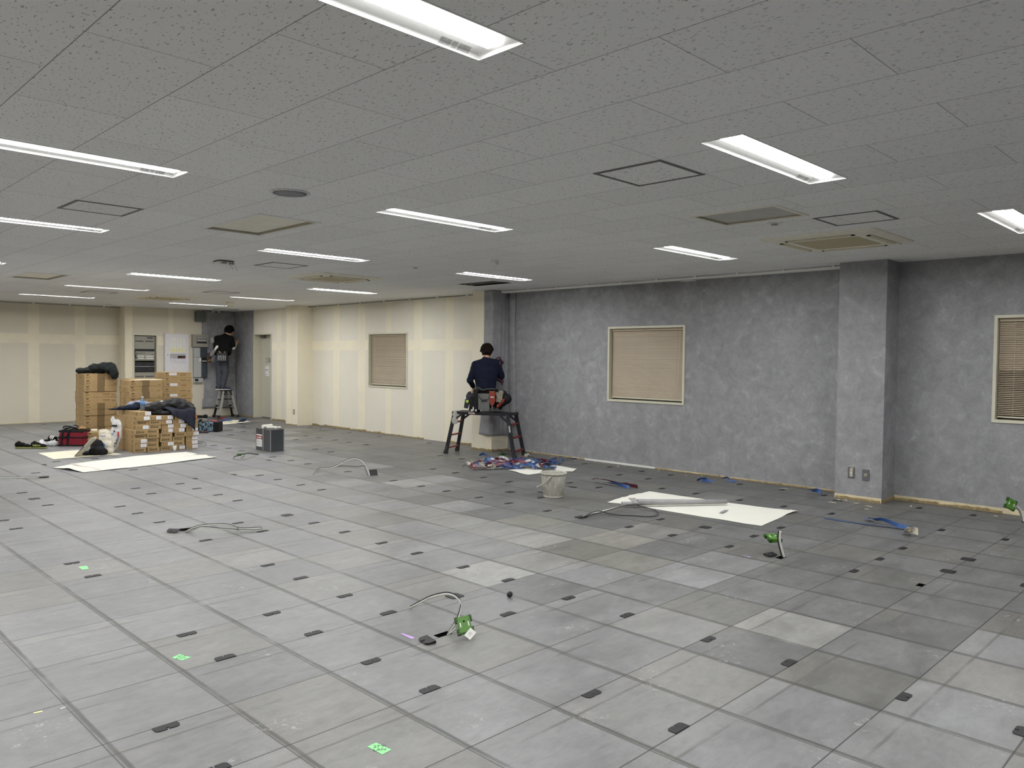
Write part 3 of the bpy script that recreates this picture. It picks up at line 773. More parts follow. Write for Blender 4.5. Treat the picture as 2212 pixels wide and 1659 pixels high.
for p in ((1.54, 6.515), (1.57, 6.515), (1.63, 6.515), (1.66, 6.515)): MB().box(p[0] - .009, p[1] - .003, ZC - .042, p[0] + .009, p[1] + .007, ZC - .022).build('port', [M('grey_port', (120, 120, 122))], ap)
mb = MB(); mb.tube([(1.62, 6.53, ZC - .04), (1.64, 6.50, ZC - .075), (1.66, 6.49, ZC - .105)], 0.002, 5); mb.build('wire', [M_BLACKPL], ap)
mb = MB(); mb.tube([(1.70, 6.56, ZC - .03), (1.715, 6.55, ZC - .07), (1.725, 6.545, ZC - .11)], 0.002, 5); mb.build('wire', [M_BLACKPL], ap)
def detector(x, y, r, h, label, mat, drum=False):
    d = empty('smoke_detector', (x, y, ZC)); tag(d, label, 'smoke detector')
    mb = MB(); mb.lathe([(r, 0), (r, -h * 0.25), (r * 0.92, -h * 0.35)], (x, y, ZC), 28); mb.build('base', [mat], d, smooth=True)
    mb = MB(); mb.lathe([(r * 0.85, -h * 0.3), (r * 0.82, -h * 0.75), (r * 0.6, -h), (0.0001, -h)] if not drum else [(r * 0.93, -h * 0.3), (r * 0.7, -h), (0.0001, -h)], (x, y, ZC), 28); mb.build('sensor_head', [mat], d, smooth=not drum)
detector(3.575, 4.13, 0.055, 0.06, 'white round smoke detector on the ceiling left of the worker on the trestle', M_WHITE)
detector(3.476, 16.26, 0.062, 0.05, 'white smoke detector on the ceiling by the end wall at far left', M_WHITE)
detector(4.88, 13.39, 0.082, 0.085, 'beige drum-shaped detector on the ceiling near the far corner', M_BEIGE, True)
M_LG2 = M('grey_sprinkler_head', (150, 150, 146))
def disc(x, y, r, label):
    d = empty('sprinkler_head', (x, y, ZC)); tag(d, label, 'sprinkler')
    mb = MB(); mb.lathe([(r, 0), (r, -0.004), (r * 0.75, -0.009), (r * 0.6, -0.006)], (x, y, ZC), 28); mb.build('escutcheon', [M_WHITE], d, smooth=True)
    mb = MB(); mb.lathe([(r * 0.5, -0.004), (r * 0.45, -0.016), (0.0001, -0.018)], (x, y, ZC), 20); mb.build('head', [M_LG2], d, smooth=True)
disc(3.381, 0.72, 0.058, 'small round sprinkler head between the return panel and the large cassette')
disc(3.425, 5.358, 0.053, 'small round sprinkler head on the ceiling above the worker on the trestle, far side')
# ------------------------------------------------------------------ equipment on the end wall
M_PANEL = M('pale_lilac_panel_enamel', (214, 213, 217), 0.4, var=0.02)
M_GREYM = M('warm_grey_enamel', (150, 148, 138), 0.45, var=0.03)
M_LGREY = M('pale_grey_enamel', (172, 174, 174), 0.45, var=0.03)
M_DGREY = M('blue_grey_panel', (62, 68, 74), 0.45, var=0.05)
M_INK = M('dark_print_ink', (52, 44, 34), 0.8)
M_YEL = M('pale_yellow_label', (226, 222, 160), 0.7)
rk = empty('equipment_rack', (4.385, 16.75, 0.0)); tag(rk, 'grey rack of sound equipment built into a cream-framed niche in the end wall', 'equipment rack')
mb = MB()
for x0, x1, z0, z1 in ((4.145, 4.165, 0, 1.94), (4.605, 4.625, 0, 1.94), (4.165, 4.605, 1.93, 1.94)): mb.box(x0, 16.72, z0, x1, 17.02, z1)
mb.build('rack_frame', [M('mid_grey_rack', (112, 111, 105), 0.5)], rk)
def unit(name, z0, z1, mat, y=16.72, extras=()):
    mb = MB(); mb.box(4.166, y, z0, 4.604, 17.0, z1); o = mb.build(name, [mat], rk, bevel=0.003)
    for nm, m, bs in extras:
        mb = MB()
        for x0, x1, a, b in bs: mb.box(x0, y - 0.006, a, x1, y, b)
        mb.build(nm, [m], o)
    return o
unit('amplifier', 1.635, 1.93, M_GREYM, extras=(('vent', M('vent_grey', (88, 86, 80)), [(4.18, 4.36, 1.80, 1.83), (4.40, 4.58, 1.80, 1.83), (4.44, 4.57, 1.875, 1.915)]), ('name_plate', M_LGREY, [(4.19, 4.24, 1.785, 1.79)])))
unit('black_panel', 1.585, 1.63, M_BLACKPL)
unit('mixer', 1.365, 1.58, M_GREYM, extras=(('knob', M_BLACKPL, [(4.20 + .035 * k, 4.21 + .035 * k, 1.525, 1.55) for k in range(6)] + [(4.55, 4.565, 1.50, 1.52), (4.20, 4.215, 1.50, 1.52)]),
      ('button_row', M_WHITE, [(4.23, 4.37, 1.455, 1.48), (4.41, 4.58, 1.455, 1.48), (4.23, 4.37, 1.405, 1.43), (4.41, 4.58, 1.405, 1.43)])))
unit('cd_player', 1.24, 1.33, M_BLACKPL, extras=(('display', M('display_smoke', (60, 60, 64)), [(4.2, 4.3, 1.27, 1.285), (4.42, 4.5, 1.27, 1.29)]),))
unit('shelf', 1.222, 1.234, M_LGREY, 16.70)
unit('tuner', 1.10, 1.215, M_BLACKPL, extras=(('display', M('display_smoke', (60, 60, 64)), [(4.18, 4.29, 1.165, 1.185), (4.47, 4.54, 1.165, 1.18)]),))
unit('power_unit', 0.90, 1.09, M_GREYM, extras=(('vent', M('vent_grey', (88, 86, 80)), [(4.18, 4.36, .98, 1.01), (4.40, 4.58, .98, 1.01)]),))
unit('blank_panel', 0.30, 0.89, M_GREYM)
mb = MB(); mb.tube(spline([(4.175, 16.72, 1.60), (4.15, 16.68, 1.55), (4.16, 16.67, 1.46), (4.19, 16.69, 1.42)]), 0.012, 8); mb.build('microphone_cord', [M_BLACKPL], rk)
mb = MB()
for x0, x1, z0, z1 in ((4.103, 4.137, 0.0, 1.995), (4.633, 4.667, 0.0, 1.995), (4.137, 4.633, 1.953, 1.995)): mb.box(x0, YB - 0.012, z0, x1, YB + 0.06, z1)
struct(mb.build('trim_niche', [M_CREAM]))

fa = empty('alarm_panel', (5.08, YB, 1.11)); tag(fa, 'tall pale alarm control panel with rows of yellow and white labels on the end wall', 'control panel')
mb = MB(); mb.box(4.80, YB - 0.09, 1.08, 5.36, YB, 2.01); cab = mb.build('cabinet', [M_PANEL], fa, bevel=0.006)
mb = MB(); mb.box(4.82, YB - 0.094, 1.10, 5.345, YB - 0.09, 1.99); mb.build('door', [M_PANEL], fa, bevel=0.002)
mb = MB(); mb2 = MB()
for i in range(5):
    x = 4.925 + i * 0.071
    for j in range(7): (mb2 if j < 2 else mb).box(x, YB - 0.099, 1.573 + j * 0.049, x + 0.052, YB - 0.094, 1.612 + j * 0.049)
mb.build('zone_label', [M('white_zone_label', (224, 224, 214), 0.7)], fa); mb2.build('zone_label', [M_YEL], fa)
mb = MB(); mb.box(4.915, YB - 0.098, 1.30, 5.28, YB - 0.094, 1.54); cp = mb.build('control_plate', [M('pale_control_plate', (206, 205, 210), 0.4)], fa)
mb = MB(); mb.box(4.915, YB - 0.0985, 1.42, 5.28, YB - 0.098, 1.53); mb.build('control_strip', [M('silver_strip', (168, 168, 172), 0.4)], cp)
mb = MB(); mb.box(5.09, YB - 0.102, 1.425, 5.275, YB - 0.0985, 1.485); ds = mb.build('display', [M('dark_red_display', (30, 14, 14), 0.3)], cp)
mb = MB()
for x in (5.20, 5.225, 5.25): mb.box(x, YB - 0.103, 1.435, x + .014, YB - 0.102, 1.455)
mb.build('red_lamp', [M('red_lamp', (150, 40, 35))], ds)
mb = MB(); mb.lathe([(0.012, -0.003), (0.012, 0.003)], (0, 0, 0), 16); mb.bm.transform(Matrix.Translation((4.862, YB - .097, 1.505)) @ Matrix.Rotation(PI / 2, 4, 'X')); mb.build('lock', [M_RIM], fa)

bp = empty('breaker_panel', (5.65, YB, 1.70)); tag(bp, 'square grey breaker box with three slotted windows, above the two tall meter panels', 'breaker box')
mb = MB(); mb.box(5.455, YB - 0.10, 1.70, 5.845, YB, 2.005); mb.build('cabinet', [M_GREYM], bp, bevel=0.006)
mb = MB(); mb.box(5.475, YB - 0.104, 1.72, 5.83, YB - 0.10, 1.99); mb.build('door', [M_GREYM], bp, bevel=0.002)
for z, m in ((1.925, M_WHITE), (1.865, M_WHITE), (1.81, M_BLACKPL)):
    mb = MB(); mb.box(5.545, YB - .106, z - .02, 5.80, YB - .104, z + .022); w = mb.build('window_slot', [M_BLACKPL], bp)
    mb = MB(); mb.box(5.555, YB - .108, z - .008, 5.79, YB - .106, z + .01); mb.build('label_strip', [m], w)
gb = MB().box(5.535, YB - 0.11, 2.32, 5.772, YB, 2.565).build('junction_box', [M('dull_green_grey_box', (92, 98, 98), 0.5)], bevel=0.004)
tag(gb, 'plain grey junction box high on the end wall at the edge of the dark wallpaper', 'junction box')
for nm, x0, x1, z0, z1, m, lb in (('control_unit', 5.487, 5.645, 1.45, 1.685, M_LGREY, 'pale grey upper left unit under the breaker box'), ('control_unit', 5.655, 5.815, 1.45, 1.685, M_DGREY, 'dark blue-grey upper right unit under the breaker box'),
        ('control_unit', 5.487, 5.668, 0.965, 1.447, M_LGREY, 'tall pale grey lower unit with a small white sticker, left of the dark one'), ('control_unit', 5.672, 5.818, 0.958, 1.447, M_DGREY, 'tall dark blue-grey lower unit with a black display slot')):
    e = empty(nm, ((x0 + x1) / 2, YB, z0)); tag(e, lb, 'control unit')
    mb = MB(); mb.box(x0, YB - 0.085, z0, x1, YB, z1); mb.build('case', [m], e, bevel=0.004)
    if z0 < 1 and m is M_LGREY:
        mb = MB(); mb.box(x1 - .05, YB - .087, 1.355, x1 - .008, YB - .085, 1.44); mb.build('sticker', [M_WHITE], e)
    if z0 < 1 and m is M_DGREY:
        mb = MB(); mb.box(x0, YB - .092, 1.325, x1, YB - .085, 1.447); s = mb.build('display_band', [M_BLACKPL], e)
        mb = MB(); mb.box(x0 + .01, YB - .094, 1.355, x1 - .02, YB - .092, 1.372); mb.build('label_strip', [M_WHITE], s)
pb = empty('intercom', (5.605, YB, 0.83)); tag(pb, 'small grey intercom box with a dark screen, lowest on the end wall', 'intercom')
mb = MB(); mb.box(5.493, YB - 0.07, 0.83, 5.722, YB, 0.948); mb.build('case', [M_LGREY], pb, bevel=0.015)
mb = MB(); mb.box(5.515, YB - 0.073, 0.87, 5.60, YB - 0.069, 0.93); mb.build('screen', [M_BLACKPL], pb)
sw = empty('light_switch', (5.968, YB, 1.81)); tag(sw, 'cream double light switch on the dark wallpaper beside the worker in the corner', 'light switch')
mb = MB(); mb.box(5.931, YB - .026, 1.811, 6.005, YB - .016, 1.932); mb.build('plate', [M_CREAM], sw, bevel=0.003)
for z in (1.835, 1.885):
    mb = MB(); mb.box(5.95, YB - .031, z, 5.986, YB - .026, z + .035); mb.build('rocker', [M_WHITE], sw, bevel=0.002)
sc_ = empty('security_camera', (6.04, YB, 2.555)); tag(sc_, 'white security camera with a black front under the ceiling in the far corner', 'security camera')
mb = MB(); mb.box(5.956, YB - .12, 2.555, 6.126, YB - .006, 2.606); mb.build('housing', [M_WHITE], sc_, bevel=0.012)
mb = MB(); mb.box(5.975, YB - .125, 2.558, 6.075, YB - .119, 2.585); mb.build('lens_window', [M_BLACKPL], sc_)

# outlets on the columns
def outlet(y, z, label, kind):
    e = empty('wall_outlet', (CX, y, z - .06)); tag(e, label, 'wall outlet')
    mb = MB(); mb.box(CX - 0.008, y - .037, z - .06, CX - 0.0006, y + .037, z + .06); mb.build('cover_plate', [M('slate_grey_plate', (98, 98, 104), 0.5)], e, bevel=0.003)
    if kind == 'socket':
        mb = MB(); mb.box(CX - .012, y - .017, z - .042, CX - .008, y + .013, z + .045); s = mb.build('socket', [M_CREAM], e, bevel=0.001)
        mb = MB()
        for zz in (z - .02, z + .022):
            for yy in (y - .007, y + .004): mb.box(CX - .0125, yy - .0015, zz - .007, CX - .012, yy + .0015, zz + .007)
            mb.box(CX - .0125, y - .004, zz - .014, CX - .012, y + .001, zz - .010)
        mb.build('slot', [M_DARK], s)
        mb = MB(); mb.box(CX - .014, y - .022, z + .026, CX - .0085, y + .004, z + .056); mb.build('paper_tag', [M('buff_tag', (190, 176, 150))], e)
    else:
        mb = MB(); mb.box(CX - .012, y - .013, z - .013, CX - .008, y + .013, z + .013); s = mb.build('jack', [M_CREAM], e)
        mb = MB(); mb.lathe([(0.008, 0), (0.008, 0.004)], n=14); mb.bm.transform(Matrix.Translation((CX - .012, y, z)) @ Matrix.Rotation(-PI / 2, 4, 'Y')); mb.build('jack_core', [M('brass_jack', (130, 120, 60), 0.3, metal=0.8)], s)
outlet(1.172, 0.297, 'double power socket on a grey plate on the grey column', 'socket')
outlet(1.016, 0.288, 'small round jack on a grey plate, right of the double socket on the grey column', 'jack')
mb = MB()
for q in ((13.163, 13.172, .245, .345), (13.120, 13.129, .245, .345), (13.129, 13.163, .245, .258), (13.129, 13.163, .332, .345)): mb.box(CX - .006, q[0], q[2], CX, q[1], q[3])
o = mb.build('mounting_frame', [M_DGREY]); tag(o, 'bare dark mounting frame of an outlet on the column beside the door', 'outlet frame')

# ------------------------------------------------------------------ cartons
M_KRAFT = M('kraft_cardboard', (168, 143, 104), 0.8, 0.2, var=0.06, scale=7)
M_TAPE = M('brown_packing_tape', (118, 98, 68), 0.4, 0.5, var=0.04)
M_STICK = M('white_sticker', (226, 226, 232), 0.6, var=0.02)
M_INKK = M('brown_black_carton_ink', (62, 46, 26), 0.8)
M_INKL = M('faint_carton_ink', (120, 92, 56), 0.8)
CW, CDp, CH = 0.548, 0.49, 0.1055
def logo(mb, x, z, s, put):
    """the open-book shaped mark on the cartons"""
    pts = [(-.055, .022), (-.03, .028), (0, .012), (.03, .028), (.055, .022), (.03, .002), (0, -.018), (-.03, .002)]
    mb.prism([(x + a * s, z + b * s) for a, b in pts], 0.0, 0.0006, 0, put)
def bars(mb, x, z, ws, h, gap, put, mi=1):
    for w in ws:
        mb.box(x, z, 0, x + w, z + h, 0.0005, mi, put); x += w + gap
def tile_carton(kind):
    r = empty('tile_carton', (0, 0, 0))
    mb = MB(); mb.box(-CW / 2, -CDp / 2, 0.0005, CW / 2, CDp / 2, CH); mb.build('box', [M_KRAFT], r, local=True, bevel=0.004)
    mb = MB(); F = on_y(0, -CDp / 2, 0)
    x = -CW / 2 + 0.055
    logo(mb, x, CH - 0.026, 0.62, F)
    rnd = random.Random(3)
    for k in range(2): bars(mb, x - .03, CH - 0.060 - k * 0.012, [.011, .014, .009, .013, .012], .009, .004, F)
    add_text(mb, 'GA', 0.022, F @ Matrix.Translation((x - .016, 0.012, 0)), 0)
    if kind == 'tape': bars(mb, CW / 2 - .06, 0.018, [.012, .012], .012, .008, F, 0)
    else:
        for k in range(2): bars(mb, CW / 2 - .24, 0.042 + k * .016, [.02, .03, .024, .03], .010, .004, F)
        if kind == 'plain': add_text(mb, 'GA', 0.048, F @ Matrix.Translation((CW / 2 - .095, 0.030, 0)), 0)
        else: bars(mb, CW / 2 - .3, 0.078, [.06, .1, .05], .006, .02, F)
    mb.build('printing', [M_INKK, M_INKL], r, local=True); mb = MB()
    S = on_x(-CW / 2, 0, 0)
    logo(mb, -0.205, CH - 0.022, 0.3, S)
    for k in range(3): bars(mb, -0.215, 0.06 - k * .018, [.028], .009, .004, S)
    for q in ((-.06, .02, .2, .023), (-.06, .077, .2, .08), (-.06, .02, -.057, .08), (.197, .02, .2, .08)): mb.box(q[0], q[1], 0, q[2], q[3], 0.0005, 1, S)
    bars(mb, -.03, .055, [.05, .06, .05], .005, .01, S); bars(mb, -.03, .038, [.07, .05], .005, .01, S)
    mb.build('printing', [M_INKK, M_INKL], r, local=True)
    if kind == 'tape':
        mb = MB(); mb.box(-.062, -CDp / 2 - .001, .001, .062, -CDp / 2 + .002, CH + .0005); mb.box(-.062, -CDp / 2, CH - .001, .062, CDp / 2, CH + .0006); mb.build('packing_tape', [M_TAPE], r, local=True)
    elif kind == 'plain':
        mb = MB(); mb.box(-CW / 2 - .001, -.045, .001, -CW / 2 + .002, .03, CH); mb.build('packing_tape', [M('grey_brown_tape', (140, 118, 92), 0.4)], r, local=True)
    else:
        mb = MB(); mb.box(-CW / 2 + .10, -CDp / 2 - .0012, CH - .058, -CW / 2 + .245, -CDp / 2, CH - .008); st = mb.build('sticker', [M_STICK], r, local=True)
        mb = MB(); G = on_y(0, -CDp / 2 - .0012, 0)
        for k in range(3): bars(mb, -CW / 2 + .115, CH - .022 - k * .012, [.04, .03, .035], .003, .006, G, 0)
        mb.build('sticker_print', [M('pale_grey_ink', (150, 150, 165))], r, local=True)
    return r
PROTO = {}
def carton(kind, loc, rz, label, group):
    if kind not in PROTO: o = PROTO[kind] = tile_carton(kind)
    else: o = copy_tree(PROTO[kind])
    o.location = loc; o.rotation_euler = (0, 0, rz); tag(o, label, 'carton', group); return o
ORD = ['lowest', 'second from bottom', 'third from bottom', 'fourth from bottom', 'fifth from bottom', 'sixth from bottom', 'seventh from bottom', 'eighth from bottom', 'ninth from bottom', 'tenth from bottom', 'topmost', 'topmost']
def stack(cx, cy, n, kinds, where, rnd, z0=0.0):
    for k in range(n):
        kd = kinds[n - 1 - k] if n - 1 - k < len(kinds) else kinds[-1]
        t = {'tape': 'taped brown carton', 'plain': 'brown carton printed GA at right', 'sticker': 'brown carton with white sticker'}[kd]
        od = 'topmost' if k == n - 1 else ORD[k]
        carton(kd, (cx + rnd.uniform(-.008, .008), cy + rnd.uniform(-.008, .008), z0 + k * CH), rnd.uniform(-.012, .012), '%s, %s of the %s' % (t, od, where), 'cartons in the tall stacks')
rnd = random.Random(5)
stack(2.205, 13.05, 11, ['tape', 'tape', 'tape', 'plain', 'plain', 'tape', 'tape', 'tape', 'tape', 'tape', 'tape'], 'stack under the dark coat', rnd)
stack(2.725, 12.345, 10, ['tape', 'tape', 'tape', 'plain', 'tape'], 'middle tall stack', rnd)
stack(3.86, 13.75, 11, ['sticker', 'plain', 'sticker', 'plain', 'sticker', 'plain'], 'tall stack at right', rnd)
stack(3.02, 13.10, 10, ['plain', 'tape'], 'stack hidden behind the middle one', rnd)
sh = MB(); sh.prism([(2.62, 12.10), (3.04, 12.12), (3.02, 12.45), (2.55, 12.42)], 10 * CH + .001, 10 * CH + .006); o = sh.build('paper_sheet', [M('cream_paper', (226, 216, 190), 0.8, var=0.03)]); tag(o, 'loose cream sheet lying on the middle stack of cartons', 'paper sheet')
for k, (x, y, z) in enumerate(((1.965, 11.02, 0), (1.965, 11.02, CH))):
    pass

# low pile of narrow plank cartons
PW, PD, PH = 0.184, 0.90, 0.0697
def plank_carton(kind):
    r = empty('plank_carton', (0, 0, 0))
    mb = MB(); mb.box(-PW / 2, 0, 0.0005, PW / 2, PD, PH - .0005); mb.build('box', [M_KRAFT], r, local=True, bevel=0.003)
    mb = MB(); F = on_y(0, 0, 0)
    if kind == 'printed':
        for k in range(2): bars(mb, -.072, .022 + k * .016, [.028, .02, .024, .01, .024], .010, .004, F, 0)
        bars(mb, -.07, .056, [.05], .004, .01, F, 0)
    else:
        for k in range(2): bars(mb, -.075, .016 + k * .024, [.012], .012, .004, F, 0)
        for k in range(4): bars(mb, -.048, .012 + k * .012, [.045], .004, .004, F, 1)
    mb.build('printing', [M_INKK, M_INKL], r, local=True); mb = MB()
    S = on_x(-PW / 2, 0, 0)
    for k in range(3): bars(mb, -.86, .014 + k * .014, [.05], .008, .004, S, 1)
    logo(mb, -.45, .048, .32, S); bars(mb, -.48, .022, [.06], .008, .004, S, 1)
    bars(mb, -.27, .022, [.012], .03, .004, S, 1)
    for k in range(4): bars(mb, -.12, .014 + k * .011, [.07], .007, .004, S, 1)
    mb.build('printing', [M_INKK, M_INKL], r, local=True)
    if kind == 'sticker':
        mb = MB(); mb.box(.004, -.0012, .012, .09, 0, .066); mb.build('sticker', [M_STICK], r, local=True)
        mb = MB(); G = on_y(0, -.0012, 0)
        for k in range(3): bars(mb, .022, .024 + k * .013, [.03, .02], .003, .005, G, 0)
        mb.build('sticker_print', [M('pale_grey_ink', (150, 150, 165))], r, local=True)
    return r
LP = {}
colx = [1.972, 2.165, 2.378, 2.575, 2.772]
# kind per column, bottom first (s = white sticker at the right end, p = printed)
colk = ['pssppspss', 'ppppppps', 'pspp' + 'ssss', 'sppp' + 'sssp', 'sssssppp']
jit = [0.0, 0.004, 0.006, 0.008, 0.006, 0.040, 0.044, 0.05, 0.075]
names = ['leftmost', 'second', 'third', 'fourth', 'rightmost']
rnd = random.Random(9)
for c_, x in enumerate(colx):
    n = len(colk[c_]) if c_ else 9
    for k in range(n):
        kd = 'sticker' if colk[c_][k] == 's' else 'printed'
        if kd not in LP: o = LP[kd] = plank_carton(kd)
        else: o = copy_tree(LP[kd])
        dx = jit[k] if c_ == 0 else (rnd.uniform(-.02, .02) if c_ < 4 else rnd.uniform(-.006, .01))
        if c_ == 1: dx = max(dx, jit[k] - 0.008)
        o.location = (x + dx, 10.29 + rnd.uniform(-.01, .02) - 0.004 * c_, k * PH)
        o.rotation_euler = (0, 0, 0)
        lab = 'narrow carton%s, %s in the %s column of the low pile' % (' with white sticker' if kd == 'sticker' else '', 'topmost' if k == n - 1 else ['lowest', 'second up', 'third up', 'fourth up', 'fifth up', 'sixth up', 'seventh up', 'eighth up', 'ninth up'][k], names[c_])
        tag(o, lab, 'carton', 'narrow cartons in the low pile')

# ------------------------------------------------------------------ cable-outlet lids in the floor
M_LID = M('black_ribbed_lid', (31, 31, 34), 0.55, 0.4, var=0.25, scale=60)
def lid_proto():
    """flat lid on the -Y side of a panel seam: straight edge on the seam, two cut corners, thumb notch"""
    mb = MB(); w, d, c = 0.050, 0.047, 0.014
    pts = [(-w, 0), (-w, -d + c), (-w + c * .35, -d + c * .35), (-w + c, -d), (-.004, -d), (-.004, -d + .016), (.004, -d + .016), (.004, -d), (w - c, -d), (w - c * .35, -d + c * .35), (w, -d + c), (w, 0)]
    mb.prism(pts, 0.0005, 0.0032)
    return mb.build('cable_lid', [M_LID], local=True)
LIDS = [(-1.265, 0.5, 1), (-1.265, 1, 0), (-0.765, 1.5, 1), (-0.765, 2, 0), (-0.765, 3.5, 1), (-0.765, 4, 0), (-0.765, 5.5, 1), (-0.765, 6, 0), (-0.265, 0.5, 1), (-0.265, 1, 0), (-0.265, 1.5, 1), (-0.265, 2, 0), (-0.265, 6.5, 1), (-0.265, 7, 0), (-0.265, 7, 1), (-0.265, 7.5, 0), (0.235, -0.5, 1), (0.235, 0, 0), (0.235, 1.5, 1), (0.235, 2, 0), (0.235, 2.5, 1), (0.235, 3, 0), (0.235, 4, 1), (0.235, 5, 0), (0.235, 5.5, 1), (0.235, 6, 0), (0.235, 9, 0), (0.5, 9.74, 2), (0.735, 1, 1), (0.735, 1.5, 0), (0.735, 1.5, 1), (0.735, 4, 1), (0.735, 4.5, 0), (0.735, 6.5, 1), (0.735, 7, 0), (0.735, 9.5, 0), (0.735, 10, 0), (1.235, -1.5, 1), (1.235, -1, 0), (1.235, -0.5, 1), (1.235, 0, 0), (1.235, 0.5, 1), (1.235, 1, 0), (1.235, 1.5, 1), (1.235, 2, 0), (1.235, 2.5, 1), (1.235, 3, 0), (1.235, 3.5, 1), (1.235, 4, 1), (1.235, 4.5, 0), (1.235, 4.5, 1), (1.235, 5.5, 1), (1.235, 6, 0), (1.235, 6.5, 1), (1.235, 7, 0), (1.235, 8.5, 0), (1.235, 10, 0), (1.5, 7.24, 2), (2, 7.24, 2), (2.235, 5.5, 1), (2.235, 6, 0), (2.235, 6.5, 1), (2.235, 7, 0), (2.235, 16.5, 1), (3, 8.24, 2), (3.235, 0, 0), (3.235, 1, 0), (3.235, 1.5, 1), (3.235, 2, 0), (3.235, 2.5, 1), (3.235, 3, 0), (3.235, 3.5, 1), (3.235, 4, 0), (3.235, 4.5, 1), (3.235, 5, 0), (3.235, 5.5, 1), (3.235, 6.5, 1), (3.235, 7.5, 1), (3.235, 8, 0), (3.235, 8.5, 1), (3.235, 9.5, 1), (3.235, 10, 0), (3.235, 10.5, 1), (3.735, -1, 1), (3.735, -0.5, 0), (3.735, -0.5, 1), (3.735, 0, 0), (3.735, 1, 1), (3.735, 1.5, 0), (3.735, 1.5, 1), (3.735, 2, 0), (3.735, 3.5, 1), (3.735, 4, 0), (3.735, 4, 1), (4, 3.74, 3), (4.235, -0.5, 0), (4.235, -0.5, 1), (4.235, 0, 0), (4.235, 1, 1), (4.235, 4.5, 1), (4.235, 5, 0), (4.235, 5.5, 1), (4.235, 6, 0), (4.235, 8.5, 1), (4.235, 9, 0), (4.235, 12, 0), (4.235, 12, 1), (4.5, 3.74, 2), (4.735, 3.5, 1), (4.735, 4, 0), (4.735, 10.5, 0), (4.735, 12, 1), (4.735, 12.5, 1), (5.235, -0.5, 0), (5.235, 0, 0), (5.235, 1, 0), (5.235, 1.5, 0), (5.235, 2, 0), (5.235, 2.5, 1), (5.235, 3, 0), (5.235, 3.5, 1), (5.235, 4, 0), (5.235, 6.5, 1), (5.235, 7, 1), (5.235, 9, 0), (5.235, 9, 1), (5.235, 9.5, 1), (5.235, 10, 0), (5.235, 10.5, 1), (5.235, 11, 0), (5.235, 13.5, 1), (5.735, 3.5, 1), (5.735, 4, 0), (5.735, 13.5, 1), (6, 1.24, 2), (6.235, 0, 0), (6.235, 0.5, 0), (6.235, 1.5, 0), (6.235, 2, 0), (6.235, 2.5, 1), (6.235, 3.5, 1), (6.235, 4, 0), (6.235, 4.5, 1), (6.235, 5, 0), (6.235, 8.5, 1), (6.235, 10, 1), (6.235, 11, 1), (6.235, 12.5, 1)]
lid = lid_proto(); first = True
for x, y, s in LIDS:
    o = lid if first else lid.copy()
    if not first: COL.objects.link(o)
    first = False
    o.location = (x, y, 0); o.rotation_euler = (0, 0, {0: 0, 1: PI, 2: PI / 2, 3: -PI / 2}[s])
    tag(o, 'small black plastic lid of a cable outlet, closed flush in the grey floor', 'cable lid', 'closed cable lids in the floor')
def loose_lid(x, y, a, tilt, label, z=0.0):
    mb = MB(); w, d, c = 0.050, 0.047, 0.014
    pts = [(-w, 0.012), (-w, -d + c), (-w + c, -d), (-.005, -d), (-.005, -d + .02), (.005, -d + .02), (.005, -d), (w - c, -d), (w, -d + c), (w, 0.012)]
    mb.prism(pts, 0.0, 0.005); mb.box(-w, .006, -.010, w, .012, 0.003)
    o = mb.build('cable_lid', [M_LID], local=True); o.location = (x, y, z); o.rotation_euler = (tilt, 0, a)
    tag(o, label, 'cable lid'); return o
# ------------------------------------------------------------------ loose sheets, notes and lids on the floor
M_PAPER = M('white_backing_paper', (222, 221, 212), 0.75, 0.2, var=0.015, scale=3)
M_PAPER2 = M('cream_backing_paper', (224, 219, 198), 0.75, 0.2, var=0.02, scale=3)
def sheet(pts, label, mat=M_PAPER, z=0.002, sag=0.006, name='paper_sheet', cat='paper sheet', seed=1, rag=(), lift=()):
    """a flat sheet with slightly wavy surface; `rag` lists edges (by start index) with a torn outline"""
    rnd = random.Random(seed); out = []
    n = len(pts)
    for i in range(n):
        a = Vector(pts[i][:2]); b = Vector(pts[(i + 1) % n][:2]); L = (b - a).length
        k = max(1, int(L / 0.05)); nr = Vector((b - a).normalized().yx); nr.x = -nr.x
        for j in range(k):
            p = a.lerp(b, j / k)
            if i in rag and j: p = p + nr * rnd.uniform(-.012, .012)
            out.append(p)
    mb = MB(); vs = [mb.bm.verts.new((p.x, p.y, 0)) for p in out]
    f = mb.bm.faces.new(vs); bmesh.ops.triangulate(mb.bm, faces=[f])
    bmesh.ops.subdivide_edges(mb.bm, edges=[e for e in mb.bm.edges if e.calc_length() > 0.25], cuts=2, use_grid_fill=True)
    bmesh.ops.triangulate(mb.bm, faces=mb.bm.faces[:])
    edge = {v for e in mb.bm.edges if e.is_boundary for v in e.verts}
    for v in mb.bm.verts:
        h = abs(noise.noise(Vector((v.co.x * 2.3 + seed, v.co.y * 2.3, 0)))) * sag
        for lx, ly, r, hh in lift:
            d = math.hypot(v.co.x - lx, v.co.y - ly)
            if d < r: h += hh * (1 - d / r) ** 2
        v.co.z = z + h
    for f in mb.bm.faces:
        if f.normal.z < 0: f.normal_flip()
    o = mb.build(name, [mat], smooth=False)
    s = o.modifiers.new('thickness', 'SOLIDIFY'); s.thickness = 0.0012; s.offset = 1
    tag(o, label, cat); return o
sheet([(0.804, 11.172), (0.766, 10.221), (1.690, 10.237), (1.585, 10.856), (1.366, 11.190)], 'cream paper sheet on the floor under the black bag and the sacks', M_PAPER2, seed=2)
sheet([(0.519, 9.338), (0.679, 8.606), (0.898, 8.668), (0.793, 9.537)], 'white paper sheet with a faint red line, at the left end of the long strip', M_PAPER, seed=3, lift=((0.60, 8.95, 0.45, 0.03),))
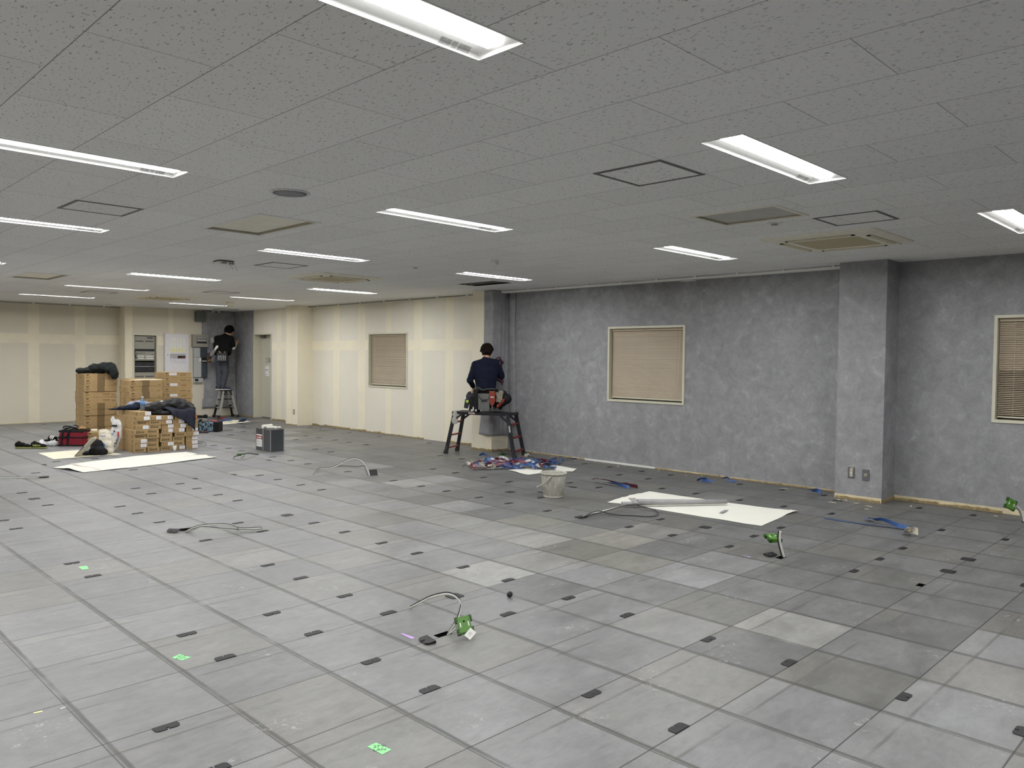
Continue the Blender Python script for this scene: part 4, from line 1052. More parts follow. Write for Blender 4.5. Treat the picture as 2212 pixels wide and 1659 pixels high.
sheet([(0.790, 9.474), (0.892, 8.638), (1.045, 8.643), (1.383, 8.695), (2.097, 8.923), (2.421, 9.019), (2.480, 9.073), (2.594, 8.969), (2.547, 9.194), (2.583, 9.308), (2.501, 9.233), (2.259, 9.381), (2.538, 9.531), (2.524, 9.886), (2.492, 9.913), (1.799, 9.863), (0.791, 9.551)], 'long white paper strip with ragged right end in front of the low carton pile', M_PAPER, z=0.006, seed=4, sag=0.01)
mb = MB(); L = [(0.793, 9.537), (0.901, 8.653)]
mb.bar((*L[0], 0.017), (*L[1], 0.017), 0.006, 0.002); o = mb.build('red_marking_line', [M('faded_red_line', (214, 176, 166))]); tag(o, 'thin faded red line across the left end of the white paper strip', 'marking')
sheet([(4.042, 2.856), (4.344, 2.924), (4.634, 2.950), (4.965, 2.966), (4.979, 2.211), (5.066, 1.240), (4.860, 1.260), (4.581, 1.223), (4.163, 1.173), (4.158, 1.233), (4.133, 1.730), (4.101, 2.508), (4.094, 2.721)], 'large white paper sheet under the grey wallpaper roll, on the right part of the floor', M_PAPER, seed=5, rag=(0, 1, 2), lift=((5.0, 1.24, .35, .02),))
# roll of grey wallpaper lying on it, half unwound
MWP = M('grey_wallpaper_offcut', (158, 157, 158), 0.7, var=0.08, scale=9)
wr = empty('wallpaper_roll', (4.45, 2.25, 0.01)); tag(wr, 'loosely rolled grey wallpaper offcut lying across the white sheet', 'wallpaper roll')
A = Vector((4.075, 2.50, 0.010)); B_ = Vector((4.860, 1.925, 0.010))
def spiral(mb, a, b, r, turns, n=20, r1=None, phase=0.0):
    d = (b - a).normalized(); s = Vector((0, 0, 1)); t = d.cross(s).normalized(); V = []
    K = int(n * turns)
    for p, rr in ((a, r), (b, r1 or r)):
        row = []
        for k in range(K + 1):
            q = 2 * PI * k / n + phase; e = rr * (1 - 0.12 * k / n)
            row.append(mb.bm.verts.new(p + Vector((0, 0, rr)) + s * (math.cos(q) * e * 0.85) + t * (math.sin(q) * e)))
        V.append(row)
    for k in range(K): mb.bm.faces.new((V[0][k], V[0][k + 1], V[1][k + 1], V[1][k]))
mb = MB(); spiral(mb, A, B_, 0.040, 1.8, r1=0.027); o = mb.build('outer_layer', [MWP], wr, smooth=True); m_ = o.modifiers.new('t', 'SOLIDIFY'); m_.thickness = 0.0012
mb = MB(); d_ = (A - B_).normalized(); spiral(mb, A + d_ * 0.16, A - d_ * 0.15, 0.026, 1.6, r1=0.026); o = mb.build('inner_layer', [MWP], wr, smooth=True); m_ = o.modifiers.new('t', 'SOLIDIFY'); m_.thickness = 0.0012
mb = MB(); v = [A + d_ * .02 + Vector((0, 0, .085)), A + d_ * .09 + Vector((0.0, 0.01, .082)), A + d_ * .04 + Vector((-.02, -.03, .035)), A - d_ * .02 + Vector((-.03, -.03, .03))]
mb.quad(v); o = mb.build('folded_corner', [MWP], wr); m_ = o.modifiers.new('t', 'SOLIDIFY'); m_.thickness = 0.0012
sc0 = [(4.381, 1.736), (4.553, 1.775), (4.586, 1.746), (4.412, 1.707)]
mb = MB(); mb.prism(sc0, .012, .0135); tag(mb.build('wallpaper_scrap', [MW]), 'small grey wallpaper scrap on the white sheet, in front of the roll', 'wallpaper scrap')

# sticky notes
M_GREEN = M('mint_sticky_note', (150, 226, 156), 0.7, var=0.02); M_PUR = M('lilac_sticky_note', (196, 160, 224), 0.7, var=0.02); M_PEN = M('black_marker', (30, 34, 32), 0.6)
def note(quad, label, mat, lines=(), rot=0.0, sz=0.02):
    mb = MB(); mb.prism(quad, 0.0006, 0.0014)
    r = mb.build('sticky_note', [mat]); tag(r, label, 'sticky note')
    if lines:
        c = Vector((sum(q[0] for q in quad) / 4, sum(q[1] for q in quad) / 4, 0)); mb = MB()
        for k, tx in enumerate(lines): add_text(mb, tx, sz, on_floor(c.x, c.y, 0.0016, rot) @ Matrix.Translation((-sz * .9, sz * (.25 - 1.0 * k), 0)), extrude=0.0002)
        mb.build('handwriting', [M_PEN], r)
note([(-0.772, 0.278), (-0.729, 0.281), (-0.719, 0.194), (-0.766, 0.188)], 'mint green sticky note with handwriting nearest to the camera', M_GREEN, ('27ケ', 'LAN'), -PI / 4 + 0.15, 0.026)
note([(-0.957, 1.700), (-0.911, 1.719), (-0.886, 1.639), (-0.936, 1.630)], 'mint green sticky note at the left between two black lids', M_GREEN, ('27ケ', 'LAN'), -PI / 4 + 0.15, 0.024)
note([(-0.761, 3.847), (-0.711, 3.829), (-0.726, 3.735), (-0.767, 3.740)], 'small mint green sticky note farthest away at the left', M_GREEN)
note([(0.078, 1.196), (0.089, 1.181), (0.096, 1.091), (0.072, 1.084)], 'lilac sticky strip beside the loose lid of the front cable', M_PUR)
note([(3.044, 0.772), (3.048, 0.759), (3.060, 0.687), (3.027, 0.692)], 'faint lilac sticky strip near the right-hand open cable hole', M('faded_lilac_strip', (160, 150, 178)))
note([(-1.615, 1.492), (-1.584, 1.488), (-1.585, 1.473), (-1.616, 1.480)], 'tiny pale yellow tape scrap on the floor at far left', M_YEL)
note([(-1.524, 1.457), (-1.501, 1.463), (-1.502, 1.454), (-1.523, 1.450)], 'tiny white tape scrap beside the pale yellow one at far left', M_WHITE)

# small scraps scattered along the wall foot
rnd = random.Random(21)
SCR = [(6.014, 1.037), (5.937, 0.874), (5.752, 0.835), (5.868, 1.233), (6.075, 1.244), (6.354, -0.193), (6.286, 0.570), (6.112, 1.182), (5.103, 1.336), (6.341, 2.007)]
for k, (x, y) in enumerate(SCR):
    pts = []; L = rnd.uniform(.02, .05); a0 = rnd.uniform(0, PI)
    mb = MB(); p = [Vector((x, y, .002)) + Vector((math.cos(a0), math.sin(a0), 0)) * (t * L) + Vector((-math.sin(a0), math.cos(a0), 0)) * (t * t * .012) for t in (-1, -.5, 0, .5, 1)]
    mb.tube(p, [.004, .007, .008, .007, .003], 6, flat=0.35); o = mb.build('paper_scrap', [M_PAPER2]); tag(o, 'small curled cream paper scrap on the floor near the grey column', 'paper scrap', 'curled scraps near the grey column')
for k in range(34):
    x = 6.52 - rnd.uniform(0, .22) ** 1.0; y = rnd.uniform(2.5, 6.6); a0 = rnd.uniform(0, PI); L = rnd.uniform(.006, .02)
    mb = MB(); d = Vector((math.cos(a0), math.sin(a0), 0)) * L; nn = Vector((-d.y, d.x, 0)) * .5
    c = Vector((x, y, 0.0)); mb.prism([(c + d)[:2], (c + nn)[:2], (c - d)[:2], (c - nn)[:2]], .0006, .004)
    tag(mb.build('plaster_crumb', [M_GLUE2]), 'cream crumb of plaster on the floor along the wallpapered wall', 'crumb', 'plaster crumbs along the wall foot')
o = MB().ball([(0.967, 1.237, 0.022)][0], (.022, .017, .02), 12).build('black_cap', [M_BLACKPL]); tag(o, 'tiny crumpled black cap on the floor behind the green cable box', 'cap')

# ------------------------------------------------------------------ cables
M_CWHITE = M('white_cable_sheath', (214, 214, 208), 0.5); M_CBLACK = M('black_cable_sheath', (40, 40, 42), 0.5); M_CGREY = M('grey_cable_sheath', (120, 122, 120), 0.5)
M_GRN = M('green_outlet_box', (78, 128, 44), 0.45, 0.5, var=0.06); M_GRND = M('dark_green_outlet_box', (44, 82, 26), 0.5)
def twin(parent, pts, r=0.004, mats=(M_CBLACK, M_CWHITE), name='cable', n=8, off=(0, 0, 1)):
    P = spline(pts, n); o = Vector(off)
    for s, m, k in zip((1, -1), mats, (.75, 1.25)):
        mb = MB(); mb.tube([p + o * (r * s) - Vector((.35, .35, 0)) * (r if s < 0 else 0) for p in P], r * k, 8); mb.build(name, [m], parent, smooth=True)
def gbox(parent, c, rx, rz, s=1.0, tagged=False, ry=0.0):
    R = Matrix.Translation(c) @ Matrix.Rotation(rz, 4, 'Z') @ Matrix.Rotation(ry, 4, 'Y') @ Matrix.Rotation(rx, 4, 'X') @ Matrix.Scale(s, 4)
    mb = MB(); mb.box(-.036, -.045, -.014, .036, .045, .014); bmesh.ops.bevel(mb.bm, geom=mb.bm.edges[:] , offset=.004, segments=2, affect='EDGES'); mb.bm.transform(R)
    h = mb.build('housing', [M_GRN], parent)
    for sx in (-1, 1):
        for sy in (-1, 1):
            mb = MB()
            for k in range(3): mb.box(sx * .036 - .010, sy * .032 - .016 + k * .0115, -.011, sx * .036 + .010, sy * .032 - .008 + k * .0115, .011, 0, None)
            mb.box(sx * .036 - .008, sy * .032 - .016, -.008, sx * .036 + .008, sy * .032 + .016, .006)
            mb.bm.transform(R); mb.build('clamp_port', [M_GRND], parent)
    mb = MB(); mb.lathe([(.005, .0135), (.005, .0155)], n=14); mb.bm.transform(R @ Matrix.Translation((0, .016, 0))); mb.build('screw_hole', [M_DARK], h)
    for sx in (-1, 1):
        mb = MB(); mb.box(sx * .022 - .003, -.012, .0135, sx * .022 + .003, .012, .0155); mb.bm.transform(R); mb.build('white_mark', [M_WHITE], h)
    if tagged:
        mb = MB(); mb.box(-.026, -.02, 0, .026, .02, .0008); mb.bm.transform(R @ Matrix.Translation((.018, -.058, .020)) @ Matrix.Rotation(math.radians(38), 4, 'Z')); tg = mb.build('paper_tag', [M_WHITE], parent)
        mb = MB()
        for k in range(3): mb.box(-.012, -.006 + k * .006, .0009, .010, -.0045 + k * .006, .0013)
        mb.bm.transform(R @ Matrix.Translation((.018, -.058, .020)) @ Matrix.Rotation(math.radians(38), 4, 'Z')); mb.build('tag_print', [M('grey_print', (110, 110, 120))], tg)
# front cable with the green box
e = empty('floor_cable', (0.27, 1.03, 0)); tag(e, 'arched black and white cable with a bright green box and white tag, in the foreground', 'cable')
P = [(0.377, 1.493, 0.012), (0.367, 1.404, 0.060), (0.362, 1.293, 0.120), (0.350, 1.185, 0.165), (0.359, 1.130, 0.180), (0.375, 1.094, 0.175), (0.383, 1.063, 0.160), (0.389, 1.052, 0.135), (0.376, 1.040, 0.110), (0.342, 1.019, 0.080), (0.299, 1.001, 0.050), (0.278, 1.032, -0.010)]
twin(e, P, 0.0048, n=6)
P = [(0.288, 0.967, 0.045), (0.280, 0.992, 0.022), (0.271, 1.020, -0.005)]
twin(e, P, 0.004, (M_CGREY, M_CWHITE), n=6)
G = [(0.303, 0.922, 0.062)][0]
gbox(e, G, math.radians(52), math.radians(-45 + 14), 1.02, True, math.radians(-8))
LL_ = [(0.124, 1.008)][0]
loose_lid(LL_[0] - .005, LL_[1] - .015, math.radians(-100), math.radians(7), 'loose black lid lying upside down beside the hole of the front cable', 0.012)
# left cable bundle
e = empty('floor_cable', (*[(0.241, 4.481)][0], 0)); tag(e, 'white cable loop lying flat out of a lifted lid, left foreground', 'cable')
P = [(0.237, 4.428, 0.005), (0.255, 4.344, 0.045), (0.291, 4.281, 0.070), (0.341, 4.211, 0.085), (0.392, 4.153, 0.090), (0.443, 4.115, 0.090), (0.519, 4.150, 0.060), (0.570, 4.139, 0.035), (0.633, 4.123, 0.025), (0.710, 4.104, 0.020), (0.749, 4.086, 0.020), (0.748, 4.053, 0.015), (0.719, 4.027, 0.012), (0.669, 4.051, 0.012), (0.600, 4.104, 0.015), (0.528, 4.150, 0.025), (0.425, 4.176, 0.045), (0.337, 4.232, 0.060), (0.293, 4.264, 0.060), (0.280, 4.359, 0.030), (0.249, 4.415, 0.006)]
twin(e, P, 0.004, n=4)
mb = MB()
for q in (8, 9): pass
S1 = [(0.569, 4.138, 0.038), (0.554, 4.107, 0.020)]
mb.tube([S1[0], S1[1]], 0.003, 6); mb.build('cable_tie', [M_CBLACK], e)
LL_ = [(0.170, 4.492), (0.245, 4.491)]
loose_lid(LL_[0][0], LL_[0][1], math.radians(-50), math.radians(14), 'black lid lifted by the flat white cable loop, left foreground', 0.02)
loose_lid(LL_[1][0] + .03, LL_[1][1] + .02, math.radians(-10), math.radians(-10), 'second lifted black lid at the root of the flat white cable loop', 0.012)
# middle arched cable
e = empty('floor_cable', (*[(3.231, 6.016)][0], 0)); tag(e, 'tall arched cable rising from a tipped black lid, middle of the floor', 'cable')
c0 = [(3.254, 6.048)][0]
P = [(3.254, 6.048, 0.004), (3.238, 6.064, 0.076), (3.207, 6.095, 0.157), (3.170, 6.132, 0.205), (3.118, 6.184, 0.222), (3.067, 6.235, 0.206), (3.015, 6.287, 0.169), (2.963, 6.339, 0.128), (2.891, 6.411, 0.096)]
P2 = [(2.998, 6.833), (2.718, 6.515)]
twin(e, P + [(P2[0][0], P2[0][1], .03), (P2[1][0], P2[1][1], .004)], 0.005, (M_CBLACK, M_CWHITE), n=6)
P = [(3.238, 6.064, 0.004), (3.217, 6.085, 0.073), (3.207, 6.095, 0.123), (3.150, 6.152, 0.116), (3.077, 6.225, 0.118), (2.994, 6.308, 0.120), (2.943, 6.359, 0.113), (2.891, 6.411, 0.096)]
twin(e, P, 0.004, (M_CBLACK, M_CGREY), n=6)
mb = MB(); q = [(3.233, 6.069, 0.004), (3.282, 6.020, 0.042), (3.289, 6.013, 0.004)]; mb.prism([(0, 0), (.1, 0), (.1, .005), (0, .005)], 0, .09, 0, Matrix.Translation((c0[0] + .0, c0[1] - .01, 0.0)) @ Matrix.Rotation(math.radians(-20), 4, 'Z') @ Matrix.Rotation(math.radians(-38), 4, 'X'))
o = mb.build('cable_lid', [M_LID]); tag(o, 'black lid standing tipped up at the root of the arched cable in the middle', 'cable lid')
# cable in front of the white sheet
e = empty('floor_cable', (*[(3.255, 2.551)][0], 0)); tag(e, 'black cable looped over a white one in front of the white sheet with the roll', 'cable')
P = [(3.248, 2.531, 0.004), (3.382, 2.556, 0.012), (3.533, 2.534, 0.020), (3.674, 2.501, 0.035), (3.842, 2.472, 0.050)]; mb = MB(); mb.tube(spline(P, 6), 0.007, 8); mb.build('white_cable', [M_CWHITE], e, smooth=True)
P = [(3.225, 2.512, 0.010), (3.385, 2.531, 0.030), (3.478, 2.505, 0.035), (3.547, 2.459, 0.010), (3.571, 2.338, 0.008), (3.653, 2.234, 0.008), (3.716, 2.118, 0.008), (3.802, 2.078, 0.010), (3.906, 2.122, 0.012), (4.008, 2.227, 0.015), (4.027, 2.337, 0.020), (3.883, 2.347, 0.060), (3.796, 2.368, 0.075), (3.737, 2.408, 0.070), (3.602, 2.446, 0.050), (3.501, 2.480, 0.030), (3.404, 2.517, 0.015), (3.248, 2.517, 0.006)]
mb = MB(); mb.tube(spline(P, 5), 0.0045, 8); mb.build('black_cable', [M_CBLACK], e, smooth=True)
LL_ = [(3.235, 2.569)][0]; loose_lid(LL_[0], LL_[1], 0.0, 0.0, 'black lid half open at the root of the looped black and white cable', 0.004)
# right cable with the green round box
e = empty('floor_cable', (3.21, 0.53, 0)); tag(e, 'stiff white cable standing up with a green box behind it, right of centre', 'cable')
P = [(3.226, 0.514, 0.004), (3.220, 0.520, 0.030), (3.212, 0.528, 0.069), (3.206, 0.534, 0.101), (3.201, 0.539, 0.140), (3.201, 0.539, 0.172), (3.203, 0.537, 0.205)]
twin(e, P, 0.007, (M_CBLACK, M_CWHITE), n=5, off=(-0.7, 0.7, 0))
P = [(3.244, 0.556, 0.192), (3.253, 0.547, 0.180), (3.251, 0.549, 0.160), (3.239, 0.561, 0.156), (3.227, 0.573, 0.151)]
mb = MB(); mb.tube(spline(P, 5), 0.004, 8); mb.build('lead', [M_CBLACK], e, smooth=True)
G = [(3.289, 0.631, 0.120)][0]; gbox(e, G, math.radians(12), math.radians(-38), 1.15)
LL_ = [(3.203, 0.616)][0]; loose_lid(LL_[0], LL_[1], math.radians(-15), math.radians(9), 'loose black lid beside the open hole of the stiff white cable', 0.014)
# cable at the right frame edge
e = empty('floor_cable', (6.235, -0.46, 0)); tag(e, 'thin cable with a dark green box standing up at the right frame edge', 'cable')
P = [(6.221, -0.446, 0.004), (6.215, -0.440, 0.056), (6.198, -0.423, 0.113), (6.177, -0.402, 0.146)]; twin(e, P, 0.007, (M_CGREY, M_CWHITE), n=5, off=(-0.7, 0.7, 0))
G = [(6.139, -0.359, 0.170)][0]; gbox(e, G, math.radians(78), math.radians(-50), 1.1, False, math.radians(25))
# far cables
e = empty('floor_cable', (*[(2.983, 8.959)][0], 0)); tag(e, 'dark cable tangle with a bit of green in front of the grey metal cans', 'cable')
P = [(2.709, 8.701, 0.010), (2.695, 8.631, 0.040), (2.754, 8.602, 0.060), (2.815, 8.601, 0.070), (2.919, 8.654, 0.070), (3.092, 8.807, 0.030), (3.233, 8.947, 0.004)]; twin(e, P, 0.005, (M_CBLACK, M_CGREY), n=5)
P = [(2.759, 8.598, 0.060), (2.769, 8.523, 0.070), (2.818, 8.576, 0.050), (2.812, 8.674, 0.004)]; twin(e, P, 0.005, (M_CBLACK, M_CWHITE), n=5)
G = [(2.755, 8.573, 0.070)][0]; mb = MB(); mb.box(G[0] - .04, G[1] - .03, G[2] - .015, G[0] + .04, G[1] + .03, G[2] + .015); mb.build('outlet_box', [M_GRND], e, bevel=.004)
e = empty('floor_cable', (*[(6.228, 11.754)][0], 0)); tag(e, 'pale grey cable arch near the foot of the bare wall', 'cable')
P = [(6.164, 12.018, 0.004), (6.191, 11.963, 0.060), (6.201, 11.867, 0.100), (6.202, 11.735, 0.080), (6.342, 11.692, 0.010), (6.145, 11.665, 0.004), (5.954, 11.686, 0.004)]; mb = MB(); mb.tube(spline(P, 5), 0.006, 8); mb.build('cable', [M_CGREY], e, smooth=True)
e = empty('floor_cable', (*[(3.188, 10.742)][0], 0)); tag(e, 'hooked dark cable sticking out beside the low carton pile', 'cable')
P = [(3.024, 10.648, 0.070), (3.061, 10.568, 0.070), (3.108, 10.568, 0.050), (3.184, 10.698, 0.004)]; twin(e, P, 0.005, n=5)
P = [(3.151, 10.946, 0.004), (3.149, 10.789, 0.020), (3.102, 10.623, 0.050)]; mb = MB(); mb.tube(spline(P, 4), 0.004, 6); mb.build('lead', [M_CBLACK], e, smooth=True)
e = empty('floor_cable', (*[(0.169, 8.563)][0], 0)); tag(e, 'white cable running in from the left edge to a black lid', 'cable')
P = [(-0.264, 8.781, 0.020), (-0.138, 8.704, 0.012), (-0.011, 8.629, 0.012), (0.061, 8.471, 0.030), (0.163, 8.514, 0.012)]; twin(e, P, 0.005, (M_CGREY, M_CWHITE), n=5)
LL_ = [(0.210, 8.515)][0]; loose_lid(LL_[0], LL_[1], math.radians(-8), 0.06, 'raised black lid at the end of the white cable on the left', 0.01)
e = empty('floor_cable', (*[(6.256, 6.689)][0], 0)); tag(e, 'thin black cable with a green box at the foot of the column behind the trestle', 'cable')
P = [(6.020, 6.555, 0.090), (6.061, 6.556, 0.060), (6.083, 6.513, 0.030), (6.120, 6.419, 0.010), (6.113, 6.361, 0.005)]; mb = MB(); mb.tube(spline(P, 5), 0.005, 8); mb.build('cable', [M_CBLACK], e, smooth=True)
G = [(6.027, 6.469, 0.020)][0]; mb = MB(); mb.box(G[0] - .05, G[1] - .03, .002, G[0] + .05, G[1] + .03, .03); mb.build('outlet_box', [M_GRND], e, bevel=.005)
e = empty('floor_cable', (*[(6.400, 6.268)][0], 0)); tag(e, 'white outlet block with a black lead beside the right foot of the trestle', 'cable')
P = [(6.273, 6.262, 0.020), (6.101, 6.008, 0.080), (6.052, 5.906, 0.080), (6.104, 5.943, 0.050), (6.124, 6.005, 0.020), (6.038, 5.837, 0.030), (6.059, 5.796, 0.010)]; mb = MB(); mb.tube(spline(P, 5), 0.005, 8); mb.build('lead', [M_CBLACK], e, smooth=True)
G = [(6.169, 6.060, 0.040)][0]; mb = MB(); mb.box(G[0] - .045, G[1] - .025, .004, G[0] + .045, G[1] + .025, .05); mb.build('outlet_box', [M_CREAM], e, bevel=.006)

# ------------------------------------------------------------------ trimmings: strips cut off the wallpaper
M_BLUE = M('blue_backing_film', (60, 94, 152), 0.45, 0.5, var=0.12, scale=20); M_MAR = M('maroon_backing_film', (106, 50, 63), 0.45, 0.5, var=0.15, scale=20)
def ribbon(pts, w, mat, label, group=None, twist=0.0, seed=0, name='film_strip', cat='film strip'):
    rnd = random.Random(seed); P = spline(pts, 6); mb = MB(); prev = None; a = rnd.uniform(0, 6) if group else 0.0
    for i, p in enumerate(P):
        d = (P[min(i + 1, len(P) - 1)] - P[max(i - 1, 0)]).normalized(); s = d.cross(Vector((0, 0, 1)))
        s = s.normalized() if s.length > 1e-3 else Vector((1, 0, 0)); n = s.cross(d)
        q = a + twist * i / len(P); v = s * math.cos(q) + n * math.sin(q)
        lift = abs(math.sin(q)) * w / 2
        cur = [mb.bm.verts.new(p + v * w / 2 + Vector((0, 0, lift))), mb.bm.verts.new(p - v * w / 2 + Vector((0, 0, lift)))]
        for c in cur: c.co.z = max(c.co.z, 0.003)
        if prev: mb.bm.faces.new((prev[0], cur[0], cur[1], prev[1]))
        prev = cur
    o = mb.build(name, [mat]); m_ = o.modifiers.new('t', 'SOLIDIFY'); m_.thickness = 0.0012
    tag(o, label, cat, group); return o
PC = (5.20, 5.46)
for pts, lab, mt, sd in (([(4.933, 5.239), (4.823, 4.910), (4.828, 4.755), (5.077, 4.758), (5.283, 4.937), (5.164, 5.187)], 'white paper sheet sticking out in front of the heap of trimmings, behind the bucket', M_PAPER, 31), ([(5.662, 5.141), (5.781, 5.158), (5.709, 4.679), (5.486, 4.558), (5.363, 4.722)], 'white paper sheet at the right end of the heap of trimmings', M_PAPER, 32),
                     ([(4.892, 5.961), (5.234, 6.036), (5.242, 5.823), (4.964, 5.510), (4.849, 5.648), (4.823, 5.848)], 'cream paper sheet at the left end of the heap of trimmings', M_PAPER2, 33)):
    sheet(pts, lab, mt, seed=sd, sag=.015)
rnd = random.Random(77)
ax = Vector((0.7055, -0.7087, 0)); dp = Vector((0.7087, 0.7055, 0)); pc = Vector((PC[0], PC[1], 0))
def heap_strip(k, mat, label, group, w, zmax=0.07):
    t = rnd.uniform(-.50, .50); base = pc + ax * t + dp * rnd.uniform(-.26, .34)
    a = rnd.uniform(0, 2 * PI); L = rnd.uniform(.12, .34); pts = []
    p = base.copy(); n = rnd.randint(5, 8)
    for i in range(n):
        h = 0.012 + rnd.uniform(0, zmax) * max(0.25, 1 - abs(t) * 1.3)
        pts.append((p.x, p.y, h)); a += rnd.uniform(-1.25, 1.25); p = p + Vector((math.cos(a), math.sin(a) , 0)) * (L / 2.6)
        q = p - pc; q.x = max(min(q.dot(ax), .62), -.55) ; v = (p - pc).dot(dp); v = max(min(v, .36), -.30); p = pc + ax * q.x + dp * v
    ribbon(pts, w, mat, label, group, rnd.uniform(1, 6), 100 + k)
for k in range(24): heap_strip(k, M_BLUE, 'blue strip of backing film in the tangled heap under the trestle', 'blue strips in the heap', rnd.uniform(.018, .036))
for k in range(20): heap_strip(40 + k, M_MAR, 'maroon strip of backing film in the tangled heap under the trestle', 'maroon strips in the heap', rnd.uniform(.02, .045), 0.08)
for k in range(18): heap_strip(80 + k, M('pale_grey_wallpaper_back', (186, 184, 176), 0.7), 'pale grey wallpaper strip in the tangled heap under the trestle', 'pale strips in the heap', rnd.uniform(.02, .045))
def rib(px, mat, w, label, seed, tw=3.0): ribbon(px, w, mat, label, None, tw, seed)
rib([(4.564, 5.580, 0.020), (4.634, 5.534, 0.020), (4.714, 5.480, 0.020), (4.743, 5.384, 0.030)], M_MAR, .05, 'straight maroon strip pointing left out of the heap of trimmings', 1, 0.4)
rib([(5.588, 6.506, 0.020), (5.573, 6.450, 0.040), (5.667, 6.486, 0.020), (5.753, 6.499, 0.010)], M_BLUE, .04, 'small blue strip on the floor left of the heap, behind it', 2)
rib([(4.572, 5.774, 0.020), (4.612, 5.759, 0.030), (4.784, 5.902, 0.020), (4.795, 5.853, 0.020)], M('pale_grey_wallpaper_back', (186, 184, 176)), .05, 'small grey curl of wallpaper left of the heap of trimmings', 3)
rib([(5.812, 5.542, 0.030), (5.872, 5.422, 0.030), (6.086, 5.478, 0.020), (6.200, 5.486, 0.020)], M_BLUE, .035, 'long blue strip running right from the heap along the wall', 4, 1)
rib([(6.277, 5.531, 0.040), (6.257, 5.444, 0.050), (6.207, 5.366, 0.040), (6.076, 5.267, 0.005)], M_BLUE, .035, 'blue strip with a bent end standing near the wall foot', 5, 1)
rib([(6.416, 5.500, 0.020), (6.387, 5.371, 0.020), (6.425, 5.289, 0.010)], M_BLUE, .03, 'short blue strip against the wall foot, right of the bent one', 6, 1)
rib([(5.644, 5.124, 0.020), (5.639, 5.054, 0.040), (5.779, 5.112, 0.030), (5.976, 5.219, 0.010)], M_BLUE, .05, 'folded blue strip between the heap and the bucket rim', 7)
rib([(4.984, 3.789, 0.050), (4.962, 3.697, 0.050), (4.978, 3.627, 0.050), (4.997, 3.529, 0.030), (5.024, 3.437, 0.010), (5.005, 3.297, 0.010), (5.014, 3.165, 0.004)], M_MAR, .05, 'maroon strip trailing on the floor right of the bucket', 8, 1.2)
rib([(4.969, 3.636, 0.020), (4.963, 3.534, 0.020), (4.942, 3.406, 0.020), (4.926, 3.316, 0.010), (4.908, 3.210, 0.004)], M_BLUE, .04, 'blue strip under the maroon one right of the bucket', 9, 2)
rib([(5.988, 2.963, 0.020), (5.945, 2.892, 0.050), (6.034, 2.871, 0.030), (5.953, 2.881, 0.020), (6.055, 2.853, 0.010), (6.082, 2.802, 0.020)], M_BLUE, .035, 'curled blue strip near the wall, behind the white sheet', 10)
rib([(6.353, 2.825, 0.020), (6.326, 2.758, 0.040), (6.308, 2.711, 0.030), (6.297, 2.697, 0.010), (6.304, 2.613, 0.010)], M_BLUE, .03, 'second curled blue strip near the wall, right of the first', 11)
rib([(6.251, 1.661, 0.040), (6.158, 1.585, 0.040), (6.218, 1.557, 0.030), (6.229, 1.521, 0.020), (6.241, 1.505, 0.010)], M_BLUE, .045, 'curled blue strip beside the left foot of the grey column', 12)
rib([(4.971, 0.939, 0.004), (4.948, 0.718, 0.004), (4.957, 0.506, 0.006), (4.982, 0.348, 0.008), (5.006, 0.214, 0.010)], M_BLUE, .032, 'long straight blue strip on the floor in front of the grey column', 13, 0.2)
rib([(5.090, 0.588, 0.030), (5.189, 0.592, 0.020), (5.109, 0.519, 0.020), (5.097, 0.451, 0.030), (5.075, 0.380, 0.020), (4.969, 0.272, 0.020), (4.973, 0.178, 0.010)], M_BLUE, .04, 'crooked blue strip joining the long one in front of the grey column', 14, 2)
rib([(4.836, 0.143, 0.010), (4.710, 0.079, 0.050), (4.752, 0.068, 0.030), (4.809, 0.043, 0.010)], M_PAPER2, .06, 'cream paper curl at the right end of the long blue strip', 15, 2)
# far corner sheet and strips
sheet([(5.228, 14.859), (5.142, 14.224), (5.458, 14.307), (5.935, 14.574), (5.969, 14.962), (5.823, 15.294), (5.380, 15.091)], 'white paper sheet on the floor in front of the worker in the far corner', M_PAPER2, seed=41, sag=.01)
rib([(5.569, 15.507, 0.020), (5.487, 15.170, 0.030), (5.603, 15.265, 0.030), (5.688, 15.267, 0.020)], M('red_brown_film', (132, 56, 60)), .06, 'reddish strip on the floor at the foot of the far stepladder', 16)
rib([(5.298, 14.758, 0.020), (5.320, 14.606, 0.040), (5.419, 14.617, 0.040), (5.626, 14.881, 0.030)], M_BLUE, .06, 'blue strip lying on the far white sheet, left part', 17)
rib([(5.474, 14.364, 0.020), (5.557, 14.318, 0.030), (5.472, 13.955, 0.080), (5.597, 14.066, 0.100)], M_BLUE, .09, 'large blue film corner standing up from the far white sheet', 18, 1)
rib([(4.434, 12.903, 0.010), (4.546, 12.897, 0.010), (4.702, 12.871, 0.010)], M_PAPER2, .04, 'thin white strip on the floor right of the camouflage tool bag', 19, .5)
